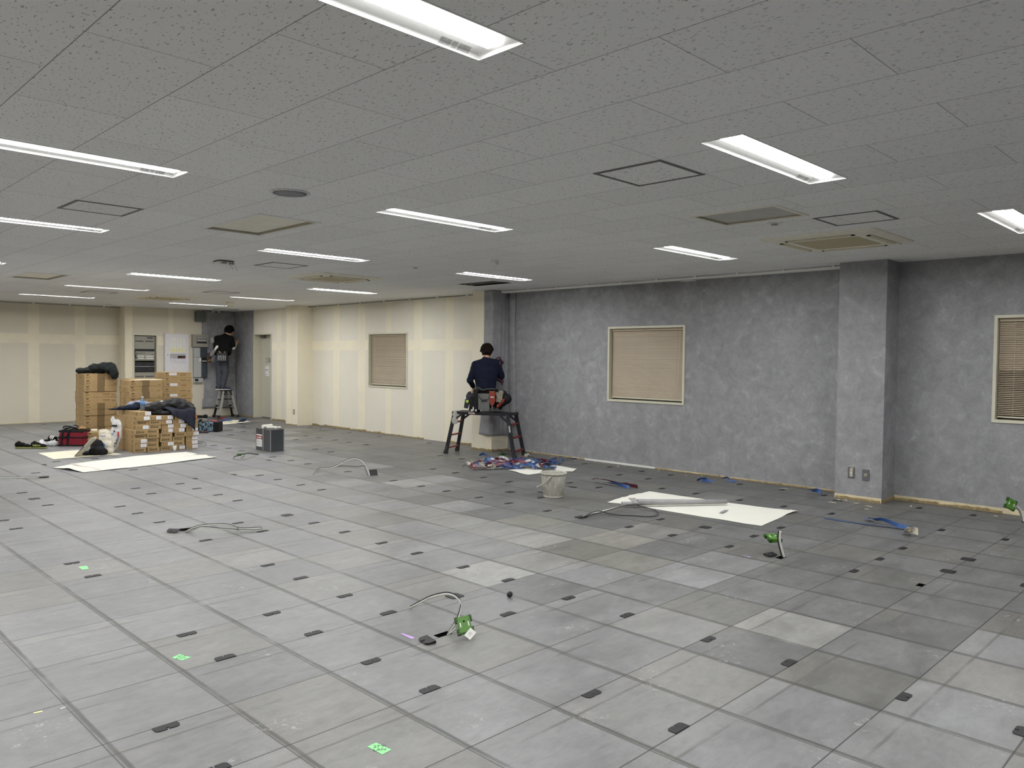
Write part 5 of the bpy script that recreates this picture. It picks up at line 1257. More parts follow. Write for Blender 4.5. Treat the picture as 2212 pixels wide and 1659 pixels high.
# ------------------------------------------------------------------ bucket
M_BKT = NT('stained_cream_plastic', 0.55, 0.4)
_P = M_BKT.coord(); _c = M_BKT.ramp(M_BKT.noise(_P, 9.0, 3.0), [(0.3, lin((160, 158, 148))), (0.7, lin((190, 188, 178)))])
_s = M_BKT.smooth(M_BKT.noise(_P, 1.0, 3.0, 0.6, 0.0, (60.0, 60.0, 9.0)), 0.56, 0.66)
_c = M_BKT.mix(M_BKT.math('MULTIPLY', _s, 0.55), _c, lin((232, 230, 220)))
_d = M_BKT.smooth(M_BKT.noise(_P, 5.0, 4.0), 0.52, 0.66)
M_BKT.col(M_BKT.mix(M_BKT.math('MULTIPLY', _d, 0.45), _c, lin((128, 122, 100)))); M_BKT = M_BKT.m
BX, BY = 3.878, 3.475
e = empty('bucket', (BX, BY, 0)); tag(e, 'stained cream plastic bucket with its handle hanging down, on the floor', 'bucket')
MB().lathe([(0.104, 0.0), (0.108, 0.004), (0.108, 0.012), (0.104, 0.016), (0.112, 0.03), (0.136, 0.235), (0.138, 0.25), (0.146, 0.252), (0.149, 0.262), (0.146, 0.271), (0.139, 0.271), (0.134, 0.255), (0.108, 0.03), (0.0001, 0.024)], (BX, BY, 0), 48).build('pail', [M_BKT], e, smooth=True)
mb = MB(); ha = math.radians(120); r = 0.152
def bp_(t):   # handle swung down on the left side
    a = ha + t * math.radians(88); k = 1 - abs(t)
    return (BX + r * math.cos(a) * (1 + .22 * k), BY + r * math.sin(a) * (1 + .22 * k), 0.235 - 0.135 * math.cos(t * PI / 2) ** 0.8)
mb.tube([bp_(-1 + k / 12) for k in range(25)], 0.009, 8, flat=.7); mb.build('handle', [M_BKT], e, smooth=True)
for t in (-1, 1):
    mb = MB(); p = bp_(t); mb.ball((BX + (p[0] - BX) * .955, BY + (p[1] - BY) * .955, .236), (.011, .011, .012), 10); mb.build('handle_lug', [M_BKT], e, smooth=True)
MB().lathe([(0.112, 0.10), (0.0001, 0.10)], (BX, BY, 0), 32).build('paste', [M('grey_brown_paste', (96, 88, 72), 0.5)], e)

# ------------------------------------------------------------------ two square metal cans
M_CAN = M('dull_steel_can', (92, 95, 99), 0.38, 0.5, 0.55, var=0.06, scale=4); M_SEAM = M('bright_steel_seam', (176, 180, 188), 0.3, 0.5, 0.8)
def can(x, y, lab, label=False):
    e = empty('metal_can', (x + .118, y + .118, 0)); tag(e, lab, 'can')
    MB().box(x + .004, y + .004, 0.003, x + .234, y + .234, 0.345).build('body', [M_CAN], e, bevel=.008)
    mb = MB(); mb.box(x, y, 0, x + .238, y + .238, .008); 
    for a in ((x, y, x + .238, y + .006), (x, y + .232, x + .238, y + .238), (x, y, x + .006, y + .238), (x + .232, y, x + .238, y + .238)): mb.box(a[0], a[1], .342, a[2], a[3], .352)
    mb.build('rim', [M_RIM], e)
    mb = MB()
    for a, b in ((x, y), (x + .226, y), (x, y + .226)): mb.box(a, b, .006, a + .012, b + .012, .346)
    mb.build('corner_seam', [M_SEAM], e, bevel=.003)
    if label:
        F = on_x(x + .003, 0, 0)
        mb = MB(); mb.box(-(y + .215), .06, 0, -(y + .03), .255, .001, 0, F); lb = mb.build('product_label', [M_WHITE], e)
        mb = MB(); mb.box(-(y + .215), .18, .001, -(y + .03), .235, .0018, 0, F); mb.build('red_band', [M('red_label_band', (140, 32, 40), 0.5)], lb)
        mb = MB(); bars(mb, -(y + .20), .195, [.03, .02], .018, .006, F, 0); bars(mb, -(y + .13), .192, [.025, .02, .02], .028, .006, F, 0); mb.bm.transform(Matrix.Translation((-.0022, 0, 0))); mb.build('label_lettering', [M_PAPER], lb)
        mb = MB()
        for k in range(7): bars(mb, -(y + .20), .165 - k * .014, [.05, .04, .03][: 1 + k % 3], .004, .008, F, 0)
        mb.bm.transform(Matrix.Translation((-.0016, 0, 0))); mb.build('small_print', [M('violet_grey_print', (140, 130, 160))], lb)
can(3.49, 9.07, 'front one of two grey square metal cans standing back to back')
can(3.49, 9.315, 'rear grey square metal can, with a red and white label', True)
for k, (x, y, a, w, h) in enumerate(((3.60, 9.38, .3, .09, .03), (3.58, 9.20, -.5, .07, .022), (3.66, 9.15, .2, .05, .018))):
    mb = MB(); mb.tube([(x - w, y - w * a, .352 + h), (x + w, y + w * a, .352 + h)], h, 12)
    tag(mb.build('paper_roll', [M_PAPER], smooth=False), ['thickest white paper roll lying on top of the labelled can', 'middle white paper roll on top of the metal cans', 'short white paper roll at the right edge of the cans'][k], 'paper roll')

# ------------------------------------------------------------------ things around the cartons
M_RED = M('crimson_nylon', (122, 26, 42), 0.6, 0.3, var=0.15, scale=14); M_BLK = M('black_nylon', (24, 24, 27), 0.7, 0.25, var=0.3, scale=20); M_SACK = M('white_woven_sack', (214, 213, 214), 0.5, 0.4, var=0.04)
AZ = math.radians(-45.13)    # local x runs across the view, local y away from it
bg = empty('tool_bag', (1.53, 11.94, 0), AZ); bg.scale = (.88, .9, .97); tag(bg, 'crimson tool bag with black straps in front of the tall carton stacks', 'tool bag')
mb = MB()
for z, sx, sy in ((0.012, .212, .12), (.10, .215, .125), (.20, .205, .12), (.255, .20, .115)): pass
V = []
for z, sx, sy, ox in ((0.0, .225, .13, .0), (.012, .235, .14, .0), (.13, .232, .14, -.004), (.25, .215, .13, .006)):
    V.append([mb.bm.verts.new((ox + a * sx, b * sy, z)) for a, b in ((-1, -.85), (-.93, -1), (.93, -1), (1, -.85), (1, .85), (.93, 1), (-.93, 1), (-1, .85))])
for a, b in zip(V, V[1:]):
    for k in range(8): mb.bm.faces.new((a[k], a[(k + 1) % 8], b[(k + 1) % 8], b[k]))
mb.bm.faces.new(V[0][::-1]); mb.bm.faces.new(V[-1])
mb.build('bag_body', [M_RED], bg, local=True)
mb = MB()
for z, t, s in ((.0, .028, .239), (.135, .022, .236), (.235, .03, .222)):
    mb.box(-s, -.146 if z < .2 else -.138, z, s, .146 if z < .2 else .138, z + t)
mb.build('binding_band', [M_BLK], bg, local=True, bevel=.004)
for x in (-.17, -.06):
    mb = MB(); mb.bar((x, -.146, .01), (x + .03, -.140, .25), .03, .008, up=(0, -1, 0)); mb.build('strap', [M_BLK], bg, local=True)
mb = MB(); mb.tube(spline([(-.16, -.14, .2), (-.15, -.17, .16), (-.06, -.17, .17), (-.04, -.14, .24)], 5), .009, 6); mb.build('handle', [M_BLK], bg, local=True, smooth=True)
mb = MB(); mb.tube([(-.27, .0, .235), (-.2, -.02, .255), (0, .02, .262), (.2, .04, .262)], .022, 8); mb.build('rim_roll', [M_BLK], bg, local=True, smooth=True)
rnd = random.Random(4)
def blob(name, label, cat, c, parts, mat, voxel=.014, smooth=3, wrinkle=.006, ws=9, seed=1, rz=AZ, parent=None):
    """a soft thing from overlapping ellipsoids: parts = (x, y, z, rx, ry, rz) in its own frame"""
    mb = MB()
    for p in parts: mb.ball(p[:3], p[3:6], 14)
    o = remeshed(name, mb, mat, parent, voxel, smooth, wrinkle, ws, seed)
    if parent is None:
        o.location = c; o.rotation_euler = (0, 0, rz); tag(o, label, cat)
    return o
cc = empty('cord_coil', (1.49, 11.93, .25), AZ); tag(cc, 'coiled black cord heaped in the crimson tool bag', 'cord')
for k in range(6):
    mb = MB(); r = .07 + .01 * k; mb.tube([(-.02 + math.cos(a) * r, math.sin(a) * r * .7, .03 + .02 * math.sin(a * 2 + k) + .006 * k) for a in [i * 2 * PI / 18 for i in range(19)]], .009, 6); mb.build('cord_loop', [M_BLK if k % 2 else M_CGREY], cc, local=True, smooth=True)
blob('work_glove', 'tan work gloves on top of the crimson tool bag', 'glove', (1.60, 11.85, .25), [(-.04, 0, .03, .05, .04, .02), (.04, 0, .035, .05, .045, .022), (0, .02, .05, .03, .03, .02)], M('tan_glove', (150, 118, 74), .8, var=.25), .01, 2, .004, 20)
# trainers
def trainer(x, y, rz, label, dark, sole, txt=None):
    e = empty('trainer', (x, y, 0), rz); tag(e, label, 'shoe')
    mb = MB(); mb.limb((-.10, 0, .025), (.10, 0, .022), .034, .036); mb.bm.transform(Matrix.Diagonal((1, .95, .55, 1))); remeshed('sole', mb, sole, e, .008, 2)
    mb = MB()
    for p in ((-.09, 0, .06, .045, .036, .045), (-.07, 0, .085, .035, .034, .035), (-.02, 0, .06, .06, .038, .038), (.05, 0, .05, .06, .038, .028), (.09, 0, .042, .04, .034, .022)): mb.ball(p[:3], p[3:], 12)
    remeshed('upper', mb, dark, e, .008, 2)
    if txt:
        mb = MB(); add_text(mb, txt, .042, Matrix.Translation((-.075, -.040, .042)) @ Matrix(((1, 0, 0), (0, 0, -1), (0, 1, 0))).to_4x4(), extrude=.002); mb.build('side_lettering', [M('lime_lettering', (200, 214, 120))], e, local=True)
    return e
M_SHB = M('black_knit_upper', (20, 20, 20), .85, .2, var=.3); M_LIME = M('olive_lime_sole', (126, 132, 72), .6)
trainer(.80, 11.98, AZ, 'plain black trainer with an olive sole, left of the lettered one', M_SHB, M_LIME)
trainer(.985, 11.845, AZ - .05, 'black trainer with lime lettering on its side, right one of the pair', M_SHB, M_LIME, 'balance')
blob('plastic_bag', 'crumpled white plastic bag on the floor between the trainers and the crimson bag', 'bag', (1.20, 12.12, 0.0), [(-.06, 0, .03, .09, .07, .04), (.05, .0, .045, .09, .08, .05), (.10, -.03, .06, .05, .05, .06), (-.11, -.02, .06, .035, .03, .04)], M('white_plastic_film', (218, 220, 222), .35, .5), .012, 1, .012, 16, 3)
sd = empty('sandal', (1.235, 12.06, .085), AZ); tag(sd, 'black sandal with white stripes lying on the white plastic bag', 'sandal')
mb = MB(); mb.limb((-.11, 0, .02), (.06, 0, .02), .03, .036); mb.bm.transform(Matrix.Diagonal((1, 1, .5, 1))); remeshed('footbed', mb, M_SHB, sd, .008, 2)
mb = MB(); 
for k in range(10):
    a0, a1 = PI * k / 10, PI * (k + 1) / 10
    mb.quad([(-.05, -.052 * math.cos(a0), .02 + .06 * math.sin(a0)), (.055, -.046 * math.cos(a0), .02 + .045 * math.sin(a0)), (.055, -.046 * math.cos(a1), .02 + .045 * math.sin(a1)), (-.05, -.052 * math.cos(a1), .02 + .06 * math.sin(a1))])
s_ = mb.build('strap', [M_SHB], sd, local=True); s_.modifiers.new('t', 'SOLIDIFY').thickness = .006
for k in range(3):
    mb = MB(); x = -.035 + k * .028
    for q in range(6):
        a0, a1 = PI * (.05 + q * .11), PI * (.05 + (q + 1) * .11)
        mb.quad([(x + q * .003, -.055 * math.cos(a0), .023 + .062 * math.sin(a0)), (x + .013 + q * .003, -.054 * math.cos(a0), .023 + .060 * math.sin(a0)), (x + .016 + q * .003, -.054 * math.cos(a1), .023 + .060 * math.sin(a1)), (x + .003 + q * .003, -.055 * math.cos(a1), .023 + .062 * math.sin(a1))])
    mb.build('stripe', [M_WHITE], s_, local=True)
# boards leaning on a black bag
for k, (dx, dy, ln, m) in enumerate(((0, 0, .38, M_WHITE), (.03, .02, .36, M_PAPER2), (.055, .05, .34, M_WHITE))):
    e = empty('putty_board', (1.13 + dx * .8, 10.40 + dy, .004), AZ); tag(e, ['front white board leaning against the black bag', 'middle cream board leaning against the black bag', 'rear white board leaning against the black bag'][k], 'board')
    mb = MB(); mb.box(0, -.10, 0, ln, .02, .006); o = mb.build('board', [m], e, local=True, bevel=.002); o.rotation_euler = (0, -math.radians(47), 0)
    mb = MB(); mb.box(.02, -.104, -.001, ln * .55, -.100, .007); mb.box(.02, -.103, .0061, ln * .55, -.085, .0066); o = mb.build('black_edge', [M_BLK], e, local=True); o.rotation_euler = (0, -math.radians(47), 0)
o = blob('backpack', 'black bag slumped on the cream paper between the leaning boards and the sacks', 'bag', (1.36, 10.42, 0.0), [(-.09, 0, .03, .09, .09, .035), (.03, .02, .12, .09, .08, .115), (.06, -.02, .07, .12, .09, .07), (.12, 0, .05, .08, .08, .05), (.0, 0, .19, .05, .04, .05)], M_BLK, .012, 2, .010, 14, 5)
mb = MB(); mb.tube([(.02, -.02, .2), (.03, -.03, .27), (.05, -.03, .26)], .012, 8); mb.build('grab_handle', [M('cream_handle', (200, 190, 160))], o, local=True, smooth=True)
# sacks
o = blob('paste_sack', 'half-empty translucent white sack standing on the cream paper', 'sack', (1.54, 10.46, 0.0), [(0, 0, .06, .115, .09, .075), (0, 0, .14, .11, .085, .10), (-.01, 0, .22, .10, .06, .10), (-.02, 0, .30, .095, .03, .07), (-.03, 0, .35, .085, .018, .03)], M('translucent_cream_sack', (214, 208, 190), .4, .5, var=.06), .011, 2, .009, 10, 8)
mb = MB(); G = on_y(0, -.118, 0)
add_text(mb, 'CB', .05, Matrix.Translation((-.10, -.100, .20)) @ Matrix(((0, 1, 0), (0, 0, -1), (-1, 0, 0))).to_4x4(), extrude=.004); mb.build('sack_lettering', [M('black_sack_ink', (30, 30, 34))], o, local=True)
mb = MB(); mb.box(-.045, -.100, .12, .03, -.088, .165); mb.build('blue_print', [M('sky_blue_print', (90, 150, 196))], o, local=True)
mb = MB(); bars(mb, -.06, .27, [.02, .03, .02], .014, .006, on_y(0, -.075, 0), 0); bars(mb, -.07, .05, [.015, .04], .01, .02, on_y(0, -.100, 0), 0); mb.build('violet_print', [M('violet_print', (120, 110, 160))], o, local=True)
o = blob('paste_sack', 'tall white sack with black vertical lettering leaning on the low carton pile', 'sack', (1.76, 10.72, 0.0), [(-.04, 0, .04, .06, .07, .05), (-.03, 0, .14, .085, .05, .13), (.0, 0, .26, .095, .045, .14), (.02, 0, .38, .085, .03, .12), (-.04, 0, .49, .035, .015, .06)], M_SACK, .012, 2, .008, 9, 12)
mb = MB(); Rv = Matrix(((0, 1, 0), (0, 0, -1), (-1, 0, 0))).to_4x4()
mb.box(-.035, -.055, .385, .045, -.040, .415); bars(mb, .0, .30, [.02], .03, .004, on_y(0, -.062, 0), 0)
for k, t in enumerate('ミダバー'): add_text(mb, t, .05, Matrix.Translation((.045 - k * .02, -.062 if k < 3 else -.058, .20 - k * .045)) @ Matrix(((1, 0, 0), (0, 0, -1), (0, 1, 0))).to_4x4(), extrude=.006)
mb.build('sack_lettering', [M('black_sack_ink', (30, 30, 34))], o, local=True)
mb = MB(); mb.box(.055, -.058, .24, .07, -.035, .31); mb.build('red_print', [M('red_print', (190, 60, 60))], o, local=True)
mb = MB(); mb.box(-.04, -.062, .255, -.012, -.045, .29); mb.build('blue_print', [M('pale_blue_print', (150, 175, 205))], o, local=True)
# open carton of tiles between the bag and the sacks
carton('tape', (1.95, 12.05, 0), .02, 'low brown carton on the floor between the crimson bag and the sacks', 'short stack between bag and sacks')
carton('tape', (1.945, 12.06, CH), -.02, 'brown carton lying on the low one between the crimson bag and the sacks', 'short stack between bag and sacks')
o = MB().lathe([(.042, 0), (.05, .012), (.05, .03), (.042, .04), (.0001, .04)], (1.82, 11.92, 2 * CH + .001), 24).build('tape_roll', [M_PAPER2], smooth=False); tag(o, 'roll of cream tape on the short stack of cartons behind the sack', 'tape')
# cup
MB().lathe([(.024, 0), (.024, .004), (.034, .075), (.032, .075), (.022, .006), (.0001, .006)], (*[(2.488, 10.271)][0], 0), 24).build('paper_cup', [M_PAPER], smooth=True)
tag(bpy.data.objects['paper_cup'], 'white paper cup on the floor in front of the low carton pile', 'cup')
# bottle on the pile
bx, by = [(2.104, 10.552, 0.627)][0][:2]
e = empty('water_bottle', (bx, by, .6275)); tag(e, 'clear water bottle with a blue label standing on the low carton pile', 'bottle')
g = NT('clear_bottle_plastic', .12, .5); g.col(lin((190, 205, 215))); g.b.inputs['Transmission Weight'].default_value = .75; g.b.inputs['IOR'].default_value = 1.25
MB().lathe([(.030, 0), (.034, .006), (.034, .06), (.031, .075), (.034, .09), (.034, .15), (.026, .18), (.0135, .195), (.0135, .21)], (bx, by, .6275), 24).build('flask', [g.m], e, smooth=True)
MB().lathe([(.0348, .085), (.0348, .150)], (bx, by, .6275), 24).build('bottle_label', [M('blue_white_label', (96, 140, 196), .5, var=.5, scale=40)], e, smooth=True)
MB().lathe([(.016, .205), (.016, .222), (.0001, .223)], (bx, by, .6275), 20).build('cap', [M_WHITE], e, smooth=True)

# garments
M_COAT = M('black_green_coat', (24, 30, 30), .8, .25, var=.3, scale=6); M_NAVY = M('navy_cloth', (24, 30, 48), .85, .2, var=.25); M_SLATE = M('dark_slate_cloth', (40, 42, 54), .85, .2, var=.2); M_JKT = M('black_padded_jacket', (17, 17, 19), .6, .35, var=.3)
blob('coat', 'dark green-black coat heaped on top of the tall left carton stack', 'coat', (2.25, 12.98, 11 * CH + .0), [(-.26, -.1, .045, .11, .10, .045), (-.16, -.05, .05, .12, .14, .05), (-.02, 0, .09, .17, .17, .09), (.12, 0, .11, .15, .16, .09), (.22, -.05, .07, .09, .13, .08), (.30, -.09, .0, .05, .10, .10), (.05, .05, .14, .10, .1, .05)], M_COAT, .011, 2, .020, 8, 2)
Z9 = 8 * PH
blob('jacket', 'black padded jacket heaped on the right half of the low carton pile', 'jacket', (2.63, 10.62, Z9), [(-.22, .0, .08, .13, .18, .08), (-.08, .0, .12, .14, .18, .10), (.05, .02, .14, .15, .18, .10), (.16, 0, .10, .14, .16, .09), (.24, -.02, .06, .10, .12, .07), (.0, .0, .19, .12, .10, .05)], M_JKT, .011, 2, .018, 10, 4)
blob('work_bag', 'black bag lying between the bottle and the padded jacket on the low carton pile', 'bag', (2.30, 10.60, Z9), [(-.05, 0, .09, .13, .17, .09), (.05, .0, .10, .13, .17, .11), (-.10, .05, .10, .07, .1, .05), (.12, -.03, .04, .08, .14, .04)], M_JKT, .012, 3, .010, 11, 6)
blob('trousers', 'navy garment with its end hanging left over the low carton pile', 'garment', (2.02, 10.86, 9 * PH), [(-.20, -.02, .012, .14, .05, .013), (-.06, .0, .03, .13, .10, .032), (.05, .0, .04, .12, .12, .05), (.1, .05, .07, .08, .08, .05)], M_NAVY, .010, 2, .008, 14, 9)
blob('reflective_vest', 'pale blue and grey vest bunched up behind the water bottle', 'vest', (2.16, 10.95, 9 * PH), [(-.08, 0, .05, .07, .08, .07), (.02, .0, .09, .09, .08, .045), (.13, 0, .08, .10, .07, .04), (-.12, -.03, .03, .03, .06, .06)], M('pale_blue_vest', (136, 148, 172), .7, var=.35, scale=20), .010, 2, .010, 16, 3)
blob('towel', 'pale mint cloth crumpled on top of the padded jacket', 'cloth', (2.68, 10.95, Z9 + .10), [(-.10, 0, .055, .10, .05, .03), (.0, .0, .05, .10, .06, .03), (.10, 0, .045, .10, .05, .022)], M('pale_mint_cloth', (196, 212, 206), .8), .010, 2, .010, 18, 7)
o = MB().box(2.42, 11.08, Z9 + .165, 2.53, 11.10, Z9 + .172).build('yellow_ruler', [M('yellow_plastic', (216, 204, 60), .5)]); tag(o, 'short yellow stick poking out from under the mint cloth', 'ruler')
for v in (0,):
    mb = MB(); rnd = random.Random(2); NU, NV = 16, 16; G = []
    # hanging cloth: lies over the pile top then falls down its front
    for i in range(NU + 1):
        row = []; u = i / NU; x = 2.36 + u * .42
        for j in range(NV + 1):
            w = j / NV; L = w * (.27 + .10 * u + .16 * u * u)
            top = .22
            if L < top: y = 10.48 - L + .0; z = Z9 + .055 + .012 * math.sin(u * 9) + .05 * (1 - L / top)
            else: y = 10.255 - .03 * math.sin((L - top) * 5); z = Z9 + .045 - (L - top)
            y += .014 * math.sin(u * 17 + w * 3) * w; xx = x + .05 * w * (u - .3) + .02 * math.sin(w * 5)
            row.append(mb.bm.verts.new((xx - (0.12 * w * (1 - u)) * -1, y, z)))
        G.append(row)
    for i in range(NU):
        for j in range(NV): mb.bm.faces.new((G[i][j], G[i + 1][j], G[i + 1][j + 1], G[i][j + 1]))
    o = mb.build('jacket', [M_SLATE], smooth=True); o.modifiers.new('t', 'SOLIDIFY').thickness = .012; tag(o, 'dark slate jacket hanging down over the front of the low carton pile', 'jacket')
    mb = MB(); mb.box(2.795, 10.205, Z9 - .06, 2.81, 10.215, Z9 + .0); mb.build('orange_tab', [M('orange_tab', (170, 80, 40))], o)
blob('heap_cloth', 'black cloth edge under the bottle side of the low carton pile', 'cloth', (2.30, 10.50, Z9), [(-.12, -.02, .035, .10, .10, .04), (.0, 0, .035, .12, .1, .04), (.13, 0, .03, .12, .1, .035)], M_JKT, .010, 2, .006, 12, 12)

# camouflage tool bag and drill beyond the pile
M_CAMO = NT('blue_camouflage', .8); M_CAMO.col(M_CAMO.ramp(M_CAMO.noise(M_CAMO.coord(), 14.0, 2.0, .5, .5), [(0.38, lin((26, 34, 42))), (0.44, lin((96, 122, 136))), (0.54, lin((128, 152, 164))), (0.60, lin((40, 52, 62)))], 'CONSTANT')); M_CAMO = M_CAMO.m
cx_, cy_ = [(4.156, 12.828)][0]
e = empty('tool_bag', (cx_ + .08, cy_ + .08, 0), AZ); tag(e, 'blue camouflage tool bag beyond the low carton pile', 'tool bag')
mb = MB(); mb.box(-.21, -.11, 0, .19, .11, .19); o = mb.build('bag_body', [M_CAMO], e, local=True, bevel=.03)
MB().box(.10, -.118, 0, .215, .118, .20).build('end_panel', [M_BLK], e, local=True, bevel=.02)
mb = MB()
for k in range(12):
    a0, a1 = PI * k / 12, PI * (k + 1) / 12
    mb.quad([(-.13 + .0 - .08 * math.cos(a0), -.11, .17 + .075 * math.sin(a0)), (-.13 - .08 * math.cos(a1), -.11, .17 + .075 * math.sin(a1)), (-.13 - .08 * math.cos(a1), .11, .17 + .075 * math.sin(a1)), (-.13 - .08 * math.cos(a0), .11, .17 + .075 * math.sin(a0))])
f_ = mb.build('open_flap', [M('grey_lining', (110, 112, 112), .8)], e, local=True, smooth=True); f_.modifiers.new('t', 'SOLIDIFY').thickness = .008
blob('rag', 'small red and grey rag on top of the camouflage tool bag', 'rag', (cx_ + .14, cy_ + .08, .19), [(0, 0, .015, .06, .05, .02), (.05, 0, .01, .05, .04, .015)], M('red_grey_rag', (140, 70, 76), .8, var=.4, scale=30), .008, 2, .005, 20)
dx_, dy_ = [(5.431, 16.065)][0]
e = empty('drill', (dx_, dy_, 0), AZ); tag(e, 'black cordless tool lying on the floor behind the low carton pile', 'power tool')
mb = MB(); mb.limb((-.09, 0, .05), (.05, 0, .05), .035, .03); mb.ball((.10, 0, .055), (.06, .04, .05)); remeshed('tool_body', mb, M_BLK, e, .01, 2)
mb = MB(); mb.tube([(.15, 0, .05), (.23, 0, .045)], .006, 6); mb.build('bit', [M_RIM], e, local=True)
blob('cord_bundle', 'dark cord bundle with red bits at the foot of the camouflage bag', 'cord', (*[(3.996, 12.693)][0], 0), [(-.06, 0, .02, .05, .03, .02), (.03, 0, .015, .06, .04, .018), (.08, .01, .02, .04, .03, .02)], M('dark_red_mix', (66, 44, 48), .7, var=.6, scale=50), .008, 1, .006, 30)

# ------------------------------------------------------------------ loose wallpaper lengths hanging on the walls
def hung(name, label, grid, nu, nv, fn, mat=MW):
    mb = MB(); G = []
    for i in range(nu + 1): G.append([mb.bm.verts.new(fn(i / nu, j / nv)) for j in range(nv + 1)])
    for i in range(nu):
        for j in range(nv): mb.bm.faces.new((G[i][j], G[i + 1][j], G[i + 1][j + 1], G[i][j + 1]))
    o = mb.build(name, [mat], smooth=True, base=(0, 0, 0)); m_ = o.modifiers.new('t', 'SOLIDIFY'); m_.thickness = .002; m_.offset = 1
    tag(o, label, 'wallpaper'); return o
def colwrap(u, v):    # v: 0 top .. 1 bottom;  u: 0 left edge on the column face .. 1 at the wall corner
    zt, zb = ZC - .002, .27 - .02 * u; z = zt + (zb - zt) * v
    loose = max(0, (v - .55) / .45)
    yl = 7.10 + .06 * loose ** 2
    s = u * (yl - 6.905 + .40)
    k = yl - 6.905
    if s < k: x, y = CX - .006, yl - s
    else: x, y = CX - .006 + (s - k), 6.905 - .006
    out = loose ** 1.5 * (.045 + .02 * math.sin(u * 7))
    fold = .012 * math.sin(u * 22 + v * 2) * (.3 + v) if u > .55 else .004 * loose * math.sin(u * 20)
    x -= out * (1 if s < k else .35); y -= (out * .6 + abs(fold) if s >= k else 0)
    return (min(x, WX - .01), y, z)
hung('wallpaper_length', 'loose length of grey wallpaper hanging around the column behind the trestle', None, 44, 60, colwrap)
def edgecurl(u, v):   # free vertical edge overlapping the finished wall, standing off a little
    z = ZC - .01 - v * 2.2; b = .03 + .012 * math.sin(v * 9) - .02 * v
    return (WX - .006 - b * math.sin(u * PI) - .004, 6.90 - .16 * u + .01 * math.sin(v * 6), z)
hung('wallpaper_length', 'narrow curled edge of grey wallpaper standing off the wall right of the column', None, 10, 40, edgecurl)
def cornersheet(u, v):
    zb = .20 + .02 * math.sin(u * 3); z = ZC - .003 + (zb - ZC) * v
    xl = 5.715 + (.05 * max(0, (.62 - abs(v - .62)) / .62) if v > .35 else 0) - (.03 if v > .9 else 0) * 1.0
    xr = 6.574; x = xl + (xr - xl) * u; loose = max(0, (v - .5) / .5)
    y = YB - .006 - loose * (.03 + .02 * math.sin(u * 8 + v * 3)) - .05 * loose * u
    return (x, y, z)
hung('wallpaper_length', 'wide loose length of dark grey wallpaper hanging in the far corner', None, 30, 44, cornersheet)

# ------------------------------------------------------------------ trestle platform
M_RAILB = M('dark_anodised_rail', (30, 31, 40), .4, .5, .3, var=.1); M_RUNG = M('red_anodised_rung', (134, 38, 38), .4, .5, .2)
TR = empty('work_platform', (5.868, 6.70, 0), math.atan2(-.933, .36)); tag(TR, 'dark folding work platform with red rungs that the worker squats on', 'work platform')
# local x: left end (-) to right end (+) as seen; local y: away
HP = 0.668
mb = MB(); mb.box(-.495, -.145, HP - .035, .495, .145, HP); mb.build('deck', [M_RAILB], TR, local=True, bevel=.004)
for s in (-1, 1):
    mb = MB(); mb.box(-.50, s * .150 - .008, HP - .042, .50, s * .150 + .008, HP + .004); mb.build('side_beam', [M_RAILB], TR, local=True)
for sx in (-1, 1):
    for sy in (-1, 1):
        top = Vector((sx * .455, sy * .158, HP - .02)); ft = Vector((sx * .585, sy * .190, .02))
        mb = MB(); mb.bar(top, ft, .022, .058, up=(1, 0, 0)); lg = mb.build('leg', [M_RAILB], TR, local=True, bevel=.002)
        mb = MB(); mb.bar(ft + Vector((-sx * .003, 0, .03)), ft + Vector((sx * .005, 0, -.02)), .034, .068, up=(1, 0, 0)); mb.build('rubber_foot', [M_BLACKPL], lg, local=True, bevel=.003)
        a = Vector((sx * .33, sy * .158, HP - .04)); b = top.lerp(ft, .2)
        mb = MB(); mb.bar(a, b, .012, .03, up=(1, 0, 0)); mb.build('brace', [M_RAILB], TR, local=True)
        mb = MB()
        for t in (.86, .9): p = top.lerp(ft, t); mb.ball((p.x, p.y - .012, p.z), (.006, .003, .006), 8)
        mb.ball((top.x - sx * .02, top.y - .014, top.z - .02), (.010, .004, .010), 8); mb.build('rivet', [M_RIM], lg, local=True)
    for t in (.24, .56, .88):
        a = Vector((sx * .455, -.158, HP - .02)).lerp(Vector((sx * .585, -.190, .02)), t); b = Vector((a.x, -a.y, a.z))
        mb = MB(); mb.bar(a, b, .045, .022); mb.build('rung', [M_RUNG], TR, local=True, bevel=.003)
mb = MB(); mb.box(-.21, -.1595, HP - .028, -.10, -.158, HP - .004); st = mb.build('warning_sticker', [M_WHITE], TR, local=True)
mb = MB(); mb.box(-.20, -.1605, HP - .022, -.13, -.1595, HP - .013); mb.build('red_print', [M('red_sticker_print', (170, 60, 70))], st, local=True)
mb = MB(); p = Vector((.455, -.158, HP - .02)).lerp(Vector((.585, -.190, .02)), .34); mb.bar(p + Vector((-.006, -.013, .05)), p + Vector((.012, -.016, -.05)), .025, .001, up=(0, 1, 0)); mb.build('rating_label', [M_LGREY], TR, local=True)
tw = blob('towel', 'pale grey towel draped over the left end of the work platform', 'towel', (5.868 - .36 * .44 - .933 * .165, 6.70 + .933 * .44 - .356 * .165, HP - .19), [(-.02, 0, .05, .035, .012, .06), (.012, 0, .06, .035, .013, .07), (.0, .0, .14, .04, .014, .06), (.0, .02, .19, .036, .035, .02)], M('pale_grey_towel', (176, 174, 168), .9), .006, 3, .0015, 30, 4)

